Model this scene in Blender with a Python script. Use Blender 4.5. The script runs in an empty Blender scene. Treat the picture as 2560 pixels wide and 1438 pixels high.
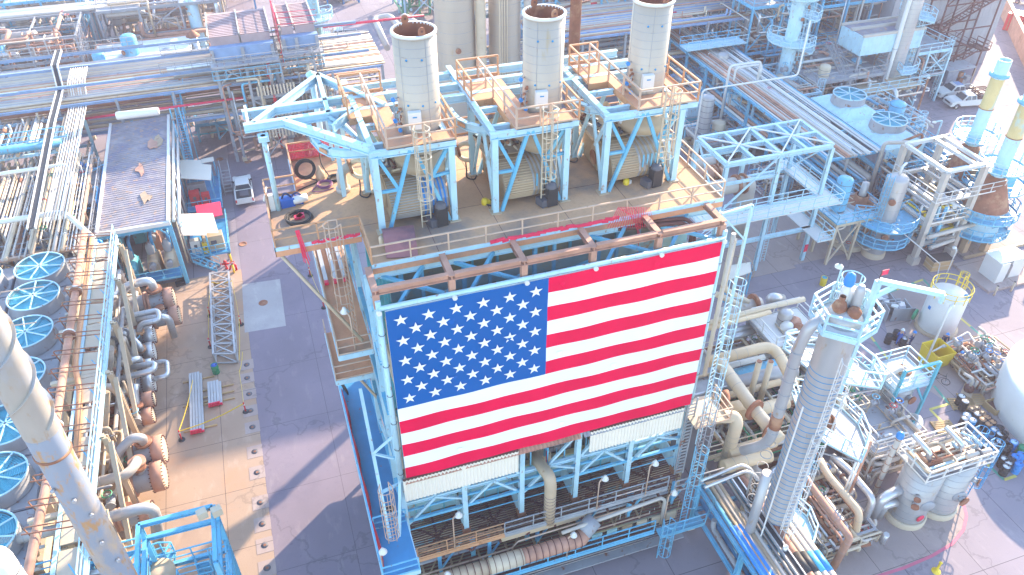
import bpy, bmesh, math, random
from mathutils import Vector, Matrix, noise
R=math.radians; PI=math.pi
S=bpy.context.scene; COL=S.collection
# ---------------------------------------------------------------- camera, sky, sun
CH=46.5; FP=1991.0; TH=R(38.24); YW=R(18.6)
cd=bpy.data.cameras.new('camera'); cam=bpy.data.objects.new('camera',cd); COL.objects.link(cam)
cd.sensor_width=36; cd.lens=28.0; cd.clip_end=2000; cd.clip_start=.5
cam.location=(0,0,CH); cam.rotation_euler=(PI/2-TH,0,-YW); S.camera=cam
SUN_EL,SUN_AZ=R(20),R(52)          # azimuth clockwise from +Y
W=bpy.data.worlds.new('World'); S.world=W; W.use_nodes=True
nt=W.node_tree; bg=nt.nodes['Background']; sky=nt.nodes.new('ShaderNodeTexSky'); sky.sky_type='NISHITA'
sky.sun_disc=False; sky.sun_elevation=SUN_EL; sky.sun_rotation=SUN_AZ; sky.air_density=1.3; sky.dust_density=.6; sky.ozone_density=2.5
nt.links.new(sky.outputs[0],bg.inputs[0]); bg.inputs[1].default_value=.15
sl=bpy.data.lights.new('sun','SUN'); sl.energy=3.1; sl.angle=R(.55); sl.color=(1,.80,.56)
so=bpy.data.objects.new('sun',sl); COL.objects.link(so)
so.rotation_euler=Vector((math.sin(SUN_AZ)*math.cos(SUN_EL),math.cos(SUN_AZ)*math.cos(SUN_EL),math.sin(SUN_EL))).to_track_quat('Z','Y').to_euler()
S.view_settings.view_transform='Standard'; S.view_settings.look='None'; S.view_settings.gamma=1
S.view_settings.exposure=2.42
S.cycles.max_bounces=6; S.cycles.diffuse_bounces=3; S.cycles.glossy_bounces=2
# ---------------------------------------------------------------- photo survey: pixel (2560 px wide) -> place
FW=Vector((math.sin(YW)*math.cos(TH),math.cos(YW)*math.cos(TH),-math.sin(TH))); RT=Vector((math.cos(YW),-math.sin(YW),0)); UP=RT.cross(FW)
CC=Vector((0,0,CH))
def ray(x,y): return FW+RT*((x-1280)/FP)-UP*((y-719)/FP)
def at(x,y,z=0.): d=ray(x,y); return CC+d*((z-CH)/d.z)
def atY(x,y,Y): d=ray(x,y); return CC+d*(Y/d.y)
def atX(x,y,X): d=ray(x,y); return CC+d*(X/d.x)
def zat(x,y,b): d=ray(x,y); return CH+(b[0]*d.x+b[1]*d.y)/(d.x**2+d.y**2)*d.z
# ---------------------------------------------------------------- materials
MATS={}
def mat(name,col,rough=.6,metal=0.,var=.12,rust=0.,rcol=(.22,.075,.03),scale=.8,streak=1.,bump=0.,fine=0.,spec=.4,col2=None,c2=0.):
    m=bpy.data.materials.new(name); m.use_nodes=True; n=m.node_tree.nodes; l=m.node_tree.links; b=n['Principled BSDF']
    b.inputs['Roughness'].default_value=rough; b.inputs['Metallic'].default_value=metal
    b.inputs['Specular IOR Level'].default_value=spec
    g=n.new('ShaderNodeNewGeometry'); mp=n.new('ShaderNodeMapping'); l.new(g.outputs['Position'],mp.inputs[0])
    mp.inputs['Scale'].default_value=(1,1,1/streak)
    t=n.new('ShaderNodeTexNoise'); t.inputs['Scale'].default_value=scale; t.inputs['Detail'].default_value=5; l.new(mp.outputs[0],t.inputs[0])
    mx=n.new('ShaderNodeMix'); mx.data_type='RGBA'
    c=Vector(col); lo=[max(0,v*(1-var*1.6)) for v in c]; hi=[min(1,v*(1+var*1.2)) for v in c]
    mx.inputs[6].default_value=(*lo,1); mx.inputs[7].default_value=(*hi,1); l.new(t.outputs[0],mx.inputs[0]); out=mx.outputs[2]
    def layer(col,thr,width,sc,out,det=6):
        t2=n.new('ShaderNodeTexNoise'); t2.inputs['Scale'].default_value=sc; t2.inputs['Detail'].default_value=det; t2.inputs['Roughness'].default_value=.62; l.new(mp.outputs[0],t2.inputs[0])
        r=n.new('ShaderNodeMapRange'); r.inputs[1].default_value=thr; r.inputs[2].default_value=thr+width; l.new(t2.outputs[0],r.inputs[0])
        m2=n.new('ShaderNodeMix'); m2.data_type='RGBA'; l.new(out,m2.inputs[6]); m2.inputs[7].default_value=(*col,1); l.new(r.outputs[0],m2.inputs[0]); return m2.outputs[2]
    if c2: out=layer(col2,.66-.3*c2,.12,scale*.55,out)
    if rust: out=layer(rcol,.70-.28*rust,.10,scale*2.1,out)
    if fine:
        out=layer([v*.72 for v in col],.5,.3*(1/fine),scale*14,out,3)
    l.new(out,b.inputs['Base Color'])
    if bump:
        bm=n.new('ShaderNodeBump'); bm.inputs['Strength'].default_value=bump; bm.inputs['Distance'].default_value=.05; l.new(t.outputs[0],bm.inputs['Height']); l.new(bm.outputs[0],b.inputs['Normal'])
    MATS[name]=m; return m
mat('pale_blue',(.40,.60,.71),.5,rust=.34,rcol=(.34,.2,.13),var=.16,scale=1.9,streak=2,col2=(.42,.6,.66),c2=.4)
mat('blue',(.12,.41,.62),.5,rust=.34,rcol=(.25,.15,.11),var=.2,scale=1.8,streak=2,col2=(.2,.45,.56),c2=.4)
mat('deep_blue',(.04,.25,.50),.55,rust=.2,var=.2)
mat('teal',(.08,.40,.52),.55,rust=.3,var=.2)
mat('vivid_blue',(.01,.10,.42),.6,var=.2)
mat('grey_steel',(.30,.31,.34),.55,rust=.35,var=.2,scale=1,streak=2)
mat('dark_steel',(.09,.09,.11),.6,rust=.3,var=.25)
mat('cladding',(.40,.39,.40),.42,.35,var=.16,rust=.26,rcol=(.38,.27,.16),scale=.7,streak=3)
mat('stack_skin',(.42,.355,.30),.45,.2,var=.13,rust=.22,rcol=(.42,.30,.17),scale=.5,streak=4)
mat('alu',(.55,.55,.57),.33,.6,var=.1)
mat('white_paint',(.62,.61,.60),.5,var=.06,rust=.06,rcol=(.55,.45,.35))
mat('offwhite_pipe',(.47,.42,.38),.5,var=.14,rust=.2,rcol=(.36,.22,.14))
mat('tan_pipe',(.48,.36,.25),.55,var=.15,rust=.25,rcol=(.33,.19,.10))
mat('cream',(.53,.43,.32),.55,var=.12,rust=.1,rcol=(.45,.3,.18))
mat('rust',(.27,.11,.065),.8,var=.35,scale=1.6,col2=(.36,.19,.11),c2=.5)
mat('rust_pink',(.47,.25,.18),.75,var=.25,scale=1.2,col2=(.33,.17,.12),c2=.4)
mat('rust_dark',(.13,.055,.05),.8,var=.3)
mat('orange_deck',(.62,.29,.16),.75,var=.2,scale=.6,fine=.5,col2=(.36,.22,.15),c2=.45)
mat('orange_rail',(.50,.26,.14),.6,var=.2,scale=1.2,rust=.3)
mat('pink_rail',(.52,.36,.27),.6,var=.2,scale=1.2,rust=.3)
mat('deck_concrete',(.53,.31,.18),.85,var=.2,scale=.35,fine=.6,col2=(.25,.19,.16),c2=.5,bump=.1)
mat('red',(.55,.02,.03),.5,var=.1); mat('pink_red',(.72,.03,.09),.55,var=.12)
mat('green',(.02,.24,.12),.5); mat('yellow',(.75,.52,.03),.5,var=.1)
mat('black',(.03,.03,.035),.6); mat('rubber',(.045,.045,.05),.8); mat('purple_hose',(.22,.08,.17),.6)
mat('corr_cream',(.78,.70,.60),.5,var=.06,scale=.5,streak=4)
mat('purple_sheet',(.28,.12,.13),.75,var=.2,scale=.9,col2=(.16,.08,.10),c2=.3)
mat('wood',(.46,.30,.15),.8,var=.2,streak=.3); mat('brick_grey',(.24,.26,.32),.85,var=.2)
mat('plank_roof',(.29,.26,.28),.8,var=.35,scale=.9,rust=.5,rcol=(.40,.26,.19),streak=1,col2=(.20,.19,.25),c2=.6)
mat('white_roof',(.72,.72,.72),.7,var=.15,scale=.5,col2=(.05,.06,.08),c2=.22)
mat('blower_tan',(.36,.26,.17),.6,var=.25,rust=.3,scale=.9)
mat('steel_blue',(.20,.31,.50),.55,rust=.25,var=.2)
mat('dusty_pink',(.36,.27,.28),.8,var=.25,scale=.6,col2=(.28,.2,.22),c2=.4)
mat('paint_ochre',(.58,.46,.22),.55,rust=.2,var=.2,col2=(.35,.52,.55),c2=.5,streak=2)
mat('glass',(.03,.05,.07),.12,spec=.7); mat('chrome',(.6,.6,.62),.25,.9)
mat('louver',(.23,.25,.31),.6,var=.25,scale=2.5,rust=.2)
mat('skin',(.45,.27,.19),.6); mat('navy_cloth',(.03,.05,.13),.85); mat('bright_blue',(.02,.22,.60),.45)
mat('canton',(.0,.095,.34),.9,spec=.05,var=.04,scale=.3); mat('stripe_red',(.77,.002,.062),.9,spec=.05,var=.14,scale=.5,bump=.5); mat('stripe_white',(.80,.80,.80),.62,var=.05,scale=.5,bump=.5)
M=MATS
# ---------------------------------------------------------------- mesh builder (world coordinates)
class MB:
    def __init__(s): s.v=[]; s.f=[]; s.mi=[]; s.ms=[]; s.cur=0; s.sm=[]
    def m(s,name):
        if name not in s.ms: s.ms.append(name)
        s.cur=s.ms.index(name); return s
    def face(s,idx,smooth=False): s.f.append(idx); s.mi.append(s.cur); s.sm.append(smooth)
    def add(s,vs,fs,smooth=False):
        if not s.ms: s.m('grey_steel')
        o=len(s.v); s.v+= [tuple(v) for v in vs]
        for f in fs: s.face([o+i for i in f],smooth)
        return s
    def hexa(s,p):  # p: 8 corners bottom ccw then top ccw
        return s.add(p,[(3,2,1,0),(4,5,6,7),(0,1,5,4),(1,2,6,5),(2,3,7,6),(3,0,4,7)])
    def box(s,x0,y0,z0,x1,y1,z1):
        return s.hexa([(x0,y0,z0),(x1,y0,z0),(x1,y1,z0),(x0,y1,z0),(x0,y0,z1),(x1,y0,z1),(x1,y1,z1),(x0,y1,z1)])
    def obox(s,c,hx,hy,hz,rz=0.):
        ca,sa=math.cos(rz),math.sin(rz)
        q=[(-hx,-hy),(hx,-hy),(hx,hy),(-hx,hy)]
        P=[(c[0]+a*ca-b*sa,c[1]+a*sa+b*ca) for a,b in q]
        return s.hexa([(x,y,c[2]-hz) for x,y in P]+[(x,y,c[2]+hz) for x,y in P])
    def prism(s,poly,z0,z1):
        n=len(poly); a=sum(poly[i][0]*poly[(i+1)%n][1]-poly[(i+1)%n][0]*poly[i][1] for i in range(n))
        if a<0: poly=poly[::-1]
        return s.add([(p[0],p[1],z0) for p in poly]+[(p[0],p[1],z1) for p in poly],[tuple(range(n))[::-1],tuple(range(n,2*n))]+[(i,(i+1)%n,n+(i+1)%n,n+i) for i in range(n)])
    def beam(s,a,b,w=.2,h=None,up=(0,0,1)):
        a=Vector(a); b=Vector(b); h=w if h is None else h; d=b-a
        if d.length<1e-4: return s
        d.normalize(); u=Vector(up)
        if abs(d.dot(u))>.98: u=Vector((0,1,0))
        sx=d.cross(u).normalized(); u=sx.cross(d)
        sx=sx*(w/2); u=u*(h/2)
        return s.hexa([a-sx-u,a+sx-u,b+sx-u,b-sx-u,a-sx+u,a+sx+u,b+sx+u,b-sx+u])
    def ibeam(s,a,b,w=.25,h=.35,t=.04,up=(0,0,1)):
        a=Vector(a); b=Vector(b); d=(b-a).normalized(); u=Vector(up)
        if abs(d.dot(u))>.98: u=Vector((0,1,0))
        u=d.cross(u).normalized().cross(d)
        s.beam(a+u*(h/2-t/2),b+u*(h/2-t/2),w,t,u); s.beam(a-u*(h/2-t/2),b-u*(h/2-t/2),w,t,u); return s.beam(a,b,t*1.2,h-2*t,u)
    def tube(s,pts,r,n=8,caps=True,bend=0.):
        P=[Vector(p) for p in pts]
        if bend:
            Q=[P[0]]
            for i in range(1,len(P)-1):
                a,b,c=P[i-1],P[i],P[i+1]; k=min(bend,(a-b).length*.45,(c-b).length*.45)
                p0=b+(a-b).normalized()*k; p2=b+(c-b).normalized()*k
                for t in (0,.25,.5,.75,1): Q.append(p0*(1-t)**2+b*2*t*(1-t)+p2*t*t)
            Q.append(P[-1]); P=Q
        P=[p for i,p in enumerate(P) if i==0 or (p-P[i-1]).length>1e-5]
        if len(P)<2: return s
        d=(P[1]-P[0]).normalized(); u=Vector((0,0,1)) if abs(d.z)<.9 else Vector((0,1,0)); x=d.cross(u).normalized()
        vs=[]; fs=[]
        for i,p in enumerate(P):
            t=((P[min(i+1,len(P)-1)]-P[max(i-1,0)])).normalized()
            x=(x-t*x.dot(t)).normalized(); y=t.cross(x)
            rr=r[i] if isinstance(r,(list,tuple)) and not bend else (r if not isinstance(r,(list,tuple)) else r[0])
            for k in range(n): an=2*PI*k/n; vs.append(p+x*(rr*math.cos(an))+y*(rr*math.sin(an)))
        for i in range(len(P)-1):
            for k in range(n): fs.append((i*n+k,i*n+(k+1)%n,(i+1)*n+(k+1)%n,(i+1)*n+k))
        s.add(vs,fs,n>5); o=len(s.v)-len(vs)
        if caps: s.face([o+k for k in range(n)][::-1]); s.face([o+len(vs)-n+k for k in range(n)])
        return s
    def cyl(s,a,b,r,n=12,r2=None): return s.tube([a,b],[r,r if r2 is None else r2],n)
    def lathe(s,c,prof,n=24,axis=None,close=False):
        # prof: (radius, height) along +Z or axis
        A=Vector(axis).normalized() if axis is not None else Vector((0,0,1)); c=Vector(c)
        u=Vector((0,0,1)) if abs(A.z)<.9 else Vector((1,0,0)); x=u.cross(A).normalized(); y=A.cross(x)
        vs=[]; fs=[]
        for r,h in prof:
            for k in range(n): an=2*PI*k/n; vs.append(c+A*h+x*(r*math.cos(an))+y*(r*math.sin(an)))
        for i in range(len(prof)-1):
            for k in range(n): fs.append((i*n+k,i*n+(k+1)%n,(i+1)*n+(k+1)%n,(i+1)*n+k))
        s.add(vs,fs,True); o=len(s.v)-len(vs)
        if close: s.face([o+k for k in range(n)][::-1]); s.face([o+len(vs)-n+k for k in range(n)])
        return s
    def ring(s,c,R0,r,n=24,m=6,axis=None,a0=0.,a1=2*PI):
        A=Vector(axis).normalized() if axis is not None else Vector((0,0,1)); c=Vector(c)
        u=Vector((0,0,1)) if abs(A.z)<.9 else Vector((1,0,0)); x=u.cross(A).normalized(); y=A.cross(x)
        full=abs(a1-a0-2*PI)<1e-6; k=n if full else n+1
        return s.tube([c+x*(R0*math.cos(a0+(a1-a0)*i/n))+y*(R0*math.sin(a0+(a1-a0)*i/n)) for i in range(n+1)],r,m,caps=not full)
    def build(s,name,parent=None,flat=False):
        me=bpy.data.meshes.new(name); off=Vector((0,0,0)); p=parent
        while p is not None: off+=p.location; p=p.parent
        if parent is None and s.v:
            n=len(s.v); bx=[min(v[i] for v in s.v) for i in range(3)]; tx=[max(v[i] for v in s.v) for i in range(3)]
            off=Vector(((bx[0]+tx[0])/2,(bx[1]+tx[1])/2,bx[2]))
        me.from_pydata([(v[0]-off[0],v[1]-off[1],v[2]-off[2]) for v in s.v],[],s.f)
        for k in s.ms: me.materials.append(MATS[k])
        me.polygons.foreach_set('material_index',s.mi)
        me.polygons.foreach_set('use_smooth',[(x and not flat) for x in s.sm]); me.update()
        o=bpy.data.objects.new(name,me); COL.objects.link(o)
        if parent is not None: o.parent=parent
        else: o.location=off
        return o
def tag(o,label=None,cat=None,group=None,kind=None):
    if label: o['label']=label
    if cat: o['category']=cat
    if group: o['group']=group
    if kind: o['kind']=kind
    return o
def T(name,label,cat,loc,group=None):
    o=bpy.data.objects.new(name,None); COL.objects.link(o); o.location=loc; o.empty_display_size=.3
    return tag(o,label,cat,group)
def dup(r,dx,dy=0,dz=0,label=None,group=None,rz=0.):
    c=r.copy(); COL.objects.link(c); c.location=r.location+Vector((dx,dy,dz)); c.rotation_euler[2]+=rz
    if label: c['label']=label
    if group: c['group']=group
    for ch in r.children:
        k=ch.copy(); COL.objects.link(k); k.parent=c
        for g in ch.children: q=g.copy(); COL.objects.link(q); q.parent=k
    return c
def St(mb,name): return tag(mb.build(name),kind='structure')
# ---------------------------------------------------------------- small builders (they add to an MB)
RC=[0]
def rail(mb,pts,mt='pale_blue',h=1.07,sp=1.6,r=.028,mid=True,kick=True,closed=False,bar=None):
    RC[0]+=1; r*=1+.05*(RC[0]%5); h+=.004*(RC[0]%3); mb.m(mt); si=0; P=[Vector(p) for p in pts]; P=P+[P[0]] if closed else P
    for a,b in zip(P[:-1],P[1:]):
        L=(b-a).length; n=max(1,round(L/sp)); up=Vector((0,0,h)); si+=1; j=Vector((0,0,.003*(si%2))); rr=r*(1+.03*(si%2))
        mb.beam(a+up+j,b+up+j,rr*2,rr*2)
        if mid: mb.beam(a+up*.52+j,b+up*.52+j,rr*1.7,rr*1.7)
        if kick: mb.beam(a+Vector((0,0,.06))+j,b+Vector((0,0,.06))+j,.02,.12)
        for i in range(n+(1 if si==len(P)-1 and not closed else 0)): q=a+(b-a)*(i/n); mb.beam(q,q+up,r*2,r*2)
    return mb
def ladder(mb,b,top,facing=(0,-1),mt='pale_blue',cage=True,w=.45,r=.025,c0=2.2,ct=1.1):
    """vertical ladder at b (x,y,z) up to z=top; cage bulges toward facing"""
    mb.m(mt); f=Vector((facing[0],facing[1],0)).normalized(); sx=Vector((-f.y,f.x,0)); b=Vector(b); H=top+ct-b.z
    for sgn in (-1,1): p=b+sx*(sgn*w/2); mb.beam(p,p+Vector((0,0,H)),r*2,r*2)
    k=int((top-b.z)/.32)
    for i in range(1,k): p=b+Vector((0,0,i*.32)); mb.beam(p-sx*w/2,p+sx*w/2,r*1.2,r*1.2)
    if cage and H>c0+1:
        z=c0; hoops=[]
        while z<H: hoops.append(z); z+=1.1
        hoops.append(H)
        for z in hoops:
            c=b+Vector((0,0,z)); mb.tube([c+f*(.38+.38*math.sin(t))*1. - sx*(.38*math.cos(t)) if 0<=t<=PI else c for t in [PI*i/8 for i in range(9)]],r,4,False)
            mb.beam(c-sx*w/2,c-sx*.38+f*.38,r*1.6,r*1.6); mb.beam(c+sx*w/2,c+sx*.38+f*.38,r*1.6,r*1.6)
        for i in (0,2,4,6,8):
            t=PI*i/8; o=f*(.38+.38*math.sin(t))-sx*(.38*math.cos(t)); mb.beam(b+o+Vector((0,0,c0)),b+o+Vector((0,0,H)),r*1.2,r*1.2)
    return mb
def stair(mb,a,b,w=.9,mt='blue',rl=True):
    mb.m(mt); a=Vector(a); b=Vector(b); d=b-a; hd=Vector((d.x,d.y,0)).normalized(); sx=Vector((-hd.y,hd.x,0))*(w/2)
    for s_ in (-1,1): mb.beam(a+sx*s_,b+sx*s_,.05,.25)
    n=max(2,int(abs(d.z)/.22))
    for i in range(1,n): p=a+d*(i/n); mb.beam(p-sx,p+sx,.24,.03)
    if rl:
        for s_ in (-1,1):
            for hh in (.5,1.): mb.beam(a+sx*s_+Vector((0,0,hh)),b+sx*s_+Vector((0,0,hh)),.045,.045)
            for i in range(4): p=a+sx*s_+d*(i/3); mb.beam(p,p+Vector((0,0,1.)),.045,.045)
    return mb
def rings(mb,c,r,z0,z1,sp,mt='dark_steel',t=.012):
    mb.m(mt); z=z0+sp
    while z<z1-.05: mb.lathe((c[0],c[1],z),[(r-.01,-.02),(r+t,-.02),(r+t,.02),(r-.01,.02)],24); z+=sp
def arcdeck(mb,c,r0,r1,a0,a1,z,mt='pale_blue',rmt=None,n=10,h=1.07):
    """ring-sector platform with a railing on its outer edge; angles in degrees"""
    mb.m(mt); A=[R(a0+(a1-a0)*i/n) for i in range(n+1)]
    for p,q in zip(A[:-1],A[1:]):
        ci=[(c[0]+rr*math.cos(t),c[1]+rr*math.sin(t)) for rr,t in ((r0,p),(r1,p),(r1,q),(r0,q))]
        mb.prism(ci,z-.06,z)
    pts=[(c[0]+r1*math.cos(t),c[1]+r1*math.sin(t),z) for t in A]
    rail(mb,([(c[0]+r0*math.cos(A[0]),c[1]+r0*math.sin(A[0]),z)] if a1-a0<359 else [])+pts+([(c[0]+r0*math.cos(A[-1]),c[1]+r0*math.sin(A[-1]),z)] if a1-a0<359 else []),rmt or mt,h=h,sp=1.2,r=.035)
    for t in A[::3]: mb.m(mt).beam((c[0]+r0*math.cos(t),c[1]+r0*math.sin(t),z-.9),(c[0]+r1*.95*math.cos(t),c[1]+r1*.95*math.sin(t),z-.05),.08)
def corr(mb,p0,ux,uz,w,h,pitch=.22,amp=.035,nrm=(0,-1,0)):
    """corrugated sheet: p0 corner, ux across, uz down/up"""
    p0=Vector(p0); ux=Vector(ux).normalized(); uz=Vector(uz).normalized(); N=Vector(nrm); n=int(w/pitch*2); vs=[]; fs=[]
    for i in range(n+1):
        o=N*(amp if i%2 else -amp)+ux*(w*i/n); vs+=[p0+o,p0+o+uz*h,p0+o-N*.012,p0+o+uz*h-N*.012]
    for i in range(n): a=4*i; fs+= [(a,a+4,a+5,a+1),(a+3,a+7,a+6,a+2)]
    return mb.add(vs,fs)
def valve(mb,p,r=.15,ax=(1,0,0),wheel='blue'):
    p=Vector(p); A=Vector(ax).normalized()
    mb.m('grey_steel').cyl(p-A*r*2,p-A*r*1.6,r*1.7,10).cyl(p+A*r*1.6,p+A*r*2,r*1.7,10)
    mb.tube([p-A*r*1.7,p,p+A*r*1.7],[r*1.1,r*1.5,r*1.1],10)
    mb.cyl(p,p+Vector((0,0,r*4)),r*.35,6); mb.m(wheel).ring(p+Vector((0,0,r*4)),r*1.5,r*.22,12,4)
def floodlight(label,p,h,group='floodlights on catwalk posts',mt='white_paint',arm=(0.35,0)):
    t=T('floodlight',label,'floodlight',p,group); p=Vector(p)
    MB().m(mt if mt!='white_paint' else 'pink_rail').tube([p,p+Vector((0,0,h)),p+Vector((arm[0],arm[1],h+.25))],.045,6,bend=.2).build('pole',t)
    c=p+Vector((arm[0],arm[1],h+.2)); MB().m('white_paint').lathe(c,[(.02,.18),(.08,.16),(.1,.06),(.21,-.08),(.23,-.14),(.2,-.14),(.02,-.06)],16).build('lamp_shade',t)
    MB().m('alu').lathe(c,[(.02,-.18),(.1,-.15),(.11,-.1),(.07,0)],12).build('lens',t); return t
# ================================================================ ground and roads
DZ=24.5
def sheet(name,x0,y0,x1,y1,z,m): return St(MB().m(m).box(x0,y0,z-.3 if z==0 else z-.003,x1,y1,z),name)
def ground_mat(name,base,dark,light,joint=4.0,jw=.02,rot=0.,warm=None):
    m=mat(name,base,.85,var=.16,scale=.16,bump=.05); n=m.node_tree.nodes; l=m.node_tree.links; b=n['Principled BSDF']; src=b.inputs['Base Color'].links[0].from_socket
    g=n.new('ShaderNodeNewGeometry')
    def lay(col,sc,thr,w,src,st=(1,1,1),det=7,amt=1.):
        mp=n.new('ShaderNodeMapping'); l.new(g.outputs['Position'],mp.inputs[0]); mp.inputs['Scale'].default_value=st
        t=n.new('ShaderNodeTexNoise'); t.inputs['Scale'].default_value=sc; t.inputs['Detail'].default_value=det; t.inputs['Roughness'].default_value=.65; l.new(mp.outputs[0],t.inputs[0])
        r=n.new('ShaderNodeMapRange'); r.inputs[1].default_value=thr; r.inputs[2].default_value=thr+w; r.inputs[4].default_value=amt; l.new(t.outputs[0],r.inputs[0])
        x=n.new('ShaderNodeMix'); x.data_type='RGBA'; x.inputs[7].default_value=(*col,1); l.new(src,x.inputs[6]); l.new(r.outputs[0],x.inputs[0]); return x.outputs[2]
    src=lay(dark,.35,.52,.2,src,amt=.7); src=lay(light,1.1,.56,.15,src,(1,.35,1),amt=.6); src=lay(dark,3.,.6,.08,src,amt=.55); src=lay([v*.55 for v in dark],9,.68,.05,src,amt=.6)
    if warm: src=lay(warm,.2,.55,.1,src,amt=.7)
    # slab joints
    for ax in (0,1):
        sp=n.new('ShaderNodeSeparateXYZ'); l.new(g.outputs['Position'],sp.inputs[0])
        a=n.new('ShaderNodeMath'); a.operation='PINGPONG'; a.inputs[1].default_value=joint*(1. if ax else .8)/2; l.new(sp.outputs[ax],a.inputs[0])
        c=n.new('ShaderNodeMath'); c.operation='LESS_THAN'; c.inputs[1].default_value=jw; l.new(a.outputs[0],c.inputs[0])
        x=n.new('ShaderNodeMix'); x.data_type='RGBA'; x.inputs[7].default_value=(*[v*.45 for v in dark],1); l.new(src,x.inputs[6]); l.new(c.outputs[0],x.inputs[0]); src=x.outputs[2]
    # cracks
    v=n.new('ShaderNodeTexVoronoi'); v.feature='DISTANCE_TO_EDGE'; v.inputs['Scale'].default_value=.09; 
    nz=n.new('ShaderNodeTexNoise'); nz.inputs['Scale'].default_value=.9; nz.inputs['Detail'].default_value=4; l.new(g.outputs['Position'],nz.inputs[0])
    ad=n.new('ShaderNodeVectorMath'); ad.operation='MULTIPLY_ADD'; ad.inputs[1].default_value=(3,3,3); l.new(nz.outputs['Color'],ad.inputs[0]); l.new(g.outputs['Position'],ad.inputs[2]); l.new(ad.outputs[0],v.inputs[0])
    c=n.new('ShaderNodeMapRange'); c.inputs[1].default_value=.004; c.inputs[2].default_value=.012; c.inputs[3].default_value=.28; c.inputs[4].default_value=0; l.new(v.outputs['Distance'],c.inputs[0])
    x=n.new('ShaderNodeMix'); x.data_type='RGBA'; x.inputs[7].default_value=(*[v_*.4 for v_ in dark],1); l.new(src,x.inputs[6]); l.new(c.outputs[0],x.inputs[0]); src=x.outputs[2]
    l.new(src,b.inputs['Base Color']); return m
ground_mat('pad_tan',(.38,.265,.195),(.29,.20,.16),(.46,.34,.27),5.,warm=(.42,.24,.15))
ground_mat('asphalt_mauve',(.215,.175,.215),(.17,.14,.18),(.27,.225,.245),6.5,.012)
ground_mat('ground_grey',(.26,.22,.25),(.20,.17,.21),(.34,.29,.31),6.)
ground_mat('slab_pale',(.37,.34,.34),(.29,.26,.27),(.45,.42,.41),40.)
ground_mat('slab_warm',(.36,.28,.26),(.27,.21,.21),(.44,.36,.33),5.)
sheet('ground',-260,-80,420,420,0,'ground_grey')
sheet('left_concrete_pad',-30,18,-5.2,67,.008,'pad_tan')
sheet('middle_road',-5.2,14,1.6,150,.008,'asphalt_mauve')
sheet('left_cross_road',-90,101,-3.5,112,.008,'asphalt_mauve')
p=[at(*q) for q in ((605,712),(700,698),(715,815),(612,832))]; St(MB().m('slab_pale').prism([(v.x,v.y) for v in p],.008,.016),'pale_road_slab')
sheet('right_road_slab',30.5,50,46,57.5,.008,'slab_warm')
# ================================================================ furnace structure
F=T('furnace_building','huge pale blue steel furnace structure behind the banner, roof deck carrying three stacks','furnace',(12,34,0))
XC=[3.07,6.58,10.09,13.61,17.12,20.64]
mat('casing',(.20,.23,.22),.7,var=.3,scale=.6,rust=.4,rcol=(.24,.12,.07),col2=(.33,.29,.16),c2=.7)
mat('casing_cyan',(.26,.45,.50),.6,var=.2,scale=.7,rust=.35,rcol=(.34,.22,.14),col2=(.40,.38,.24),c2=.35)
b=MB().m('casing').box(4.4,31.2,2.5,20.2,41,24.1)
for z in (9.2,12.,15.,18.2,21.4): b.m('casing_cyan').box(4.1,30.95,z,20.5,31.2,z+.9); b.m('rust_dark').box(4.1,30.8,z+.9,20.5,31.2,z+1.0)
for x in [4.4+i*1.32 for i in range(13)]: b.m('teal').box(x-.06,31.02,2.5,x+.06,31.2,24)
for y in [31.3+i*1.6 for i in range(7)]: b.m('teal').box(4.2,y-.06,2.5,4.4,y+.06,24)
for y0,y1,z in ((31.5,34,10),(34.5,37.5,12),(31.5,35,15)): b.m('cream').box(4.15,y0,z,4.4,y1,z+2.2)
b.build('casing',F)
b=MB().m('casing_cyan')
for i in range(5):
    x0,x1=XC[i],XC[i+1]
    b.m('casing_cyan').box(x0+.12,30.2,5.1,x1-.12,30.32,7.1); b.m('teal')
    for k in range(1,4): x=x0+(x1-x0)*k/4; b.box(x-.03,30.1,5.1,x+.03,30.2,7.1)
    b.m('teal').box(x0+.12,30.0,7.1,x1-.12,30.4,7.25)
    b.m('pale_blue').prism([(x1-.1,28.3),(x1-.1,30.2),(x1-.14,30.2),(x1-.14,28.3)],5.1,6.6)
b.build('lower_panel',F)
# grating floor z 5.1 and lower floors
def grating(mb,x0,y0,x1,y1,z,mt='rust_dark',along='x',sp=.16,w=.07):
    mb.m(mt); n=int(((y1-y0) if along=='x' else (x1-x0))/sp)
    for i in range(n):
        if along=='x': mb.box(x0,y0+i*sp,z-.05,x1,y0+i*sp+w,z)
        else: mb.box(x0+i*sp,y0,z-.05,x0+i*sp+w,y1,z)
    return mb
b=MB(); grating(b,3.2,27.7,20.8,30.1,5.05)
for i in range(5):
    b.m('rust_dark').beam((XC[i],26.9,4.85),(XC[i+1],30,4.85),.12).beam((XC[i+1],26.9,4.8),(XC[i],30,4.8),.12).beam(((XC[i]+XC[i+1])/2,26.9,4.83),((XC[i]+XC[i+1])/2,30,4.83),.14)
b.m('casing').box(3.2,26.7,3.0,20.8,31,3.1); grating(b,3.2,26.7,20.8,28.9,3.3,'rust_dark',sp=.22,w=.09)
for i in range(10): x=3.6+i*1.75; b.m('blower_tan').beam((x,26.7,3.36),(x,28.9,3.36),.12).beam((x,26.7,3.4),(x+1.7,28.9,3.4),.08)
grating(b,3.2,25.8,20.8,28.4,2.2,'dark_steel'); b.m('grey_steel').box(3.2,26,.7,20.8,31,.8); b.build('grating_floor',F)
b=MB().m('casing_cyan')
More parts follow.
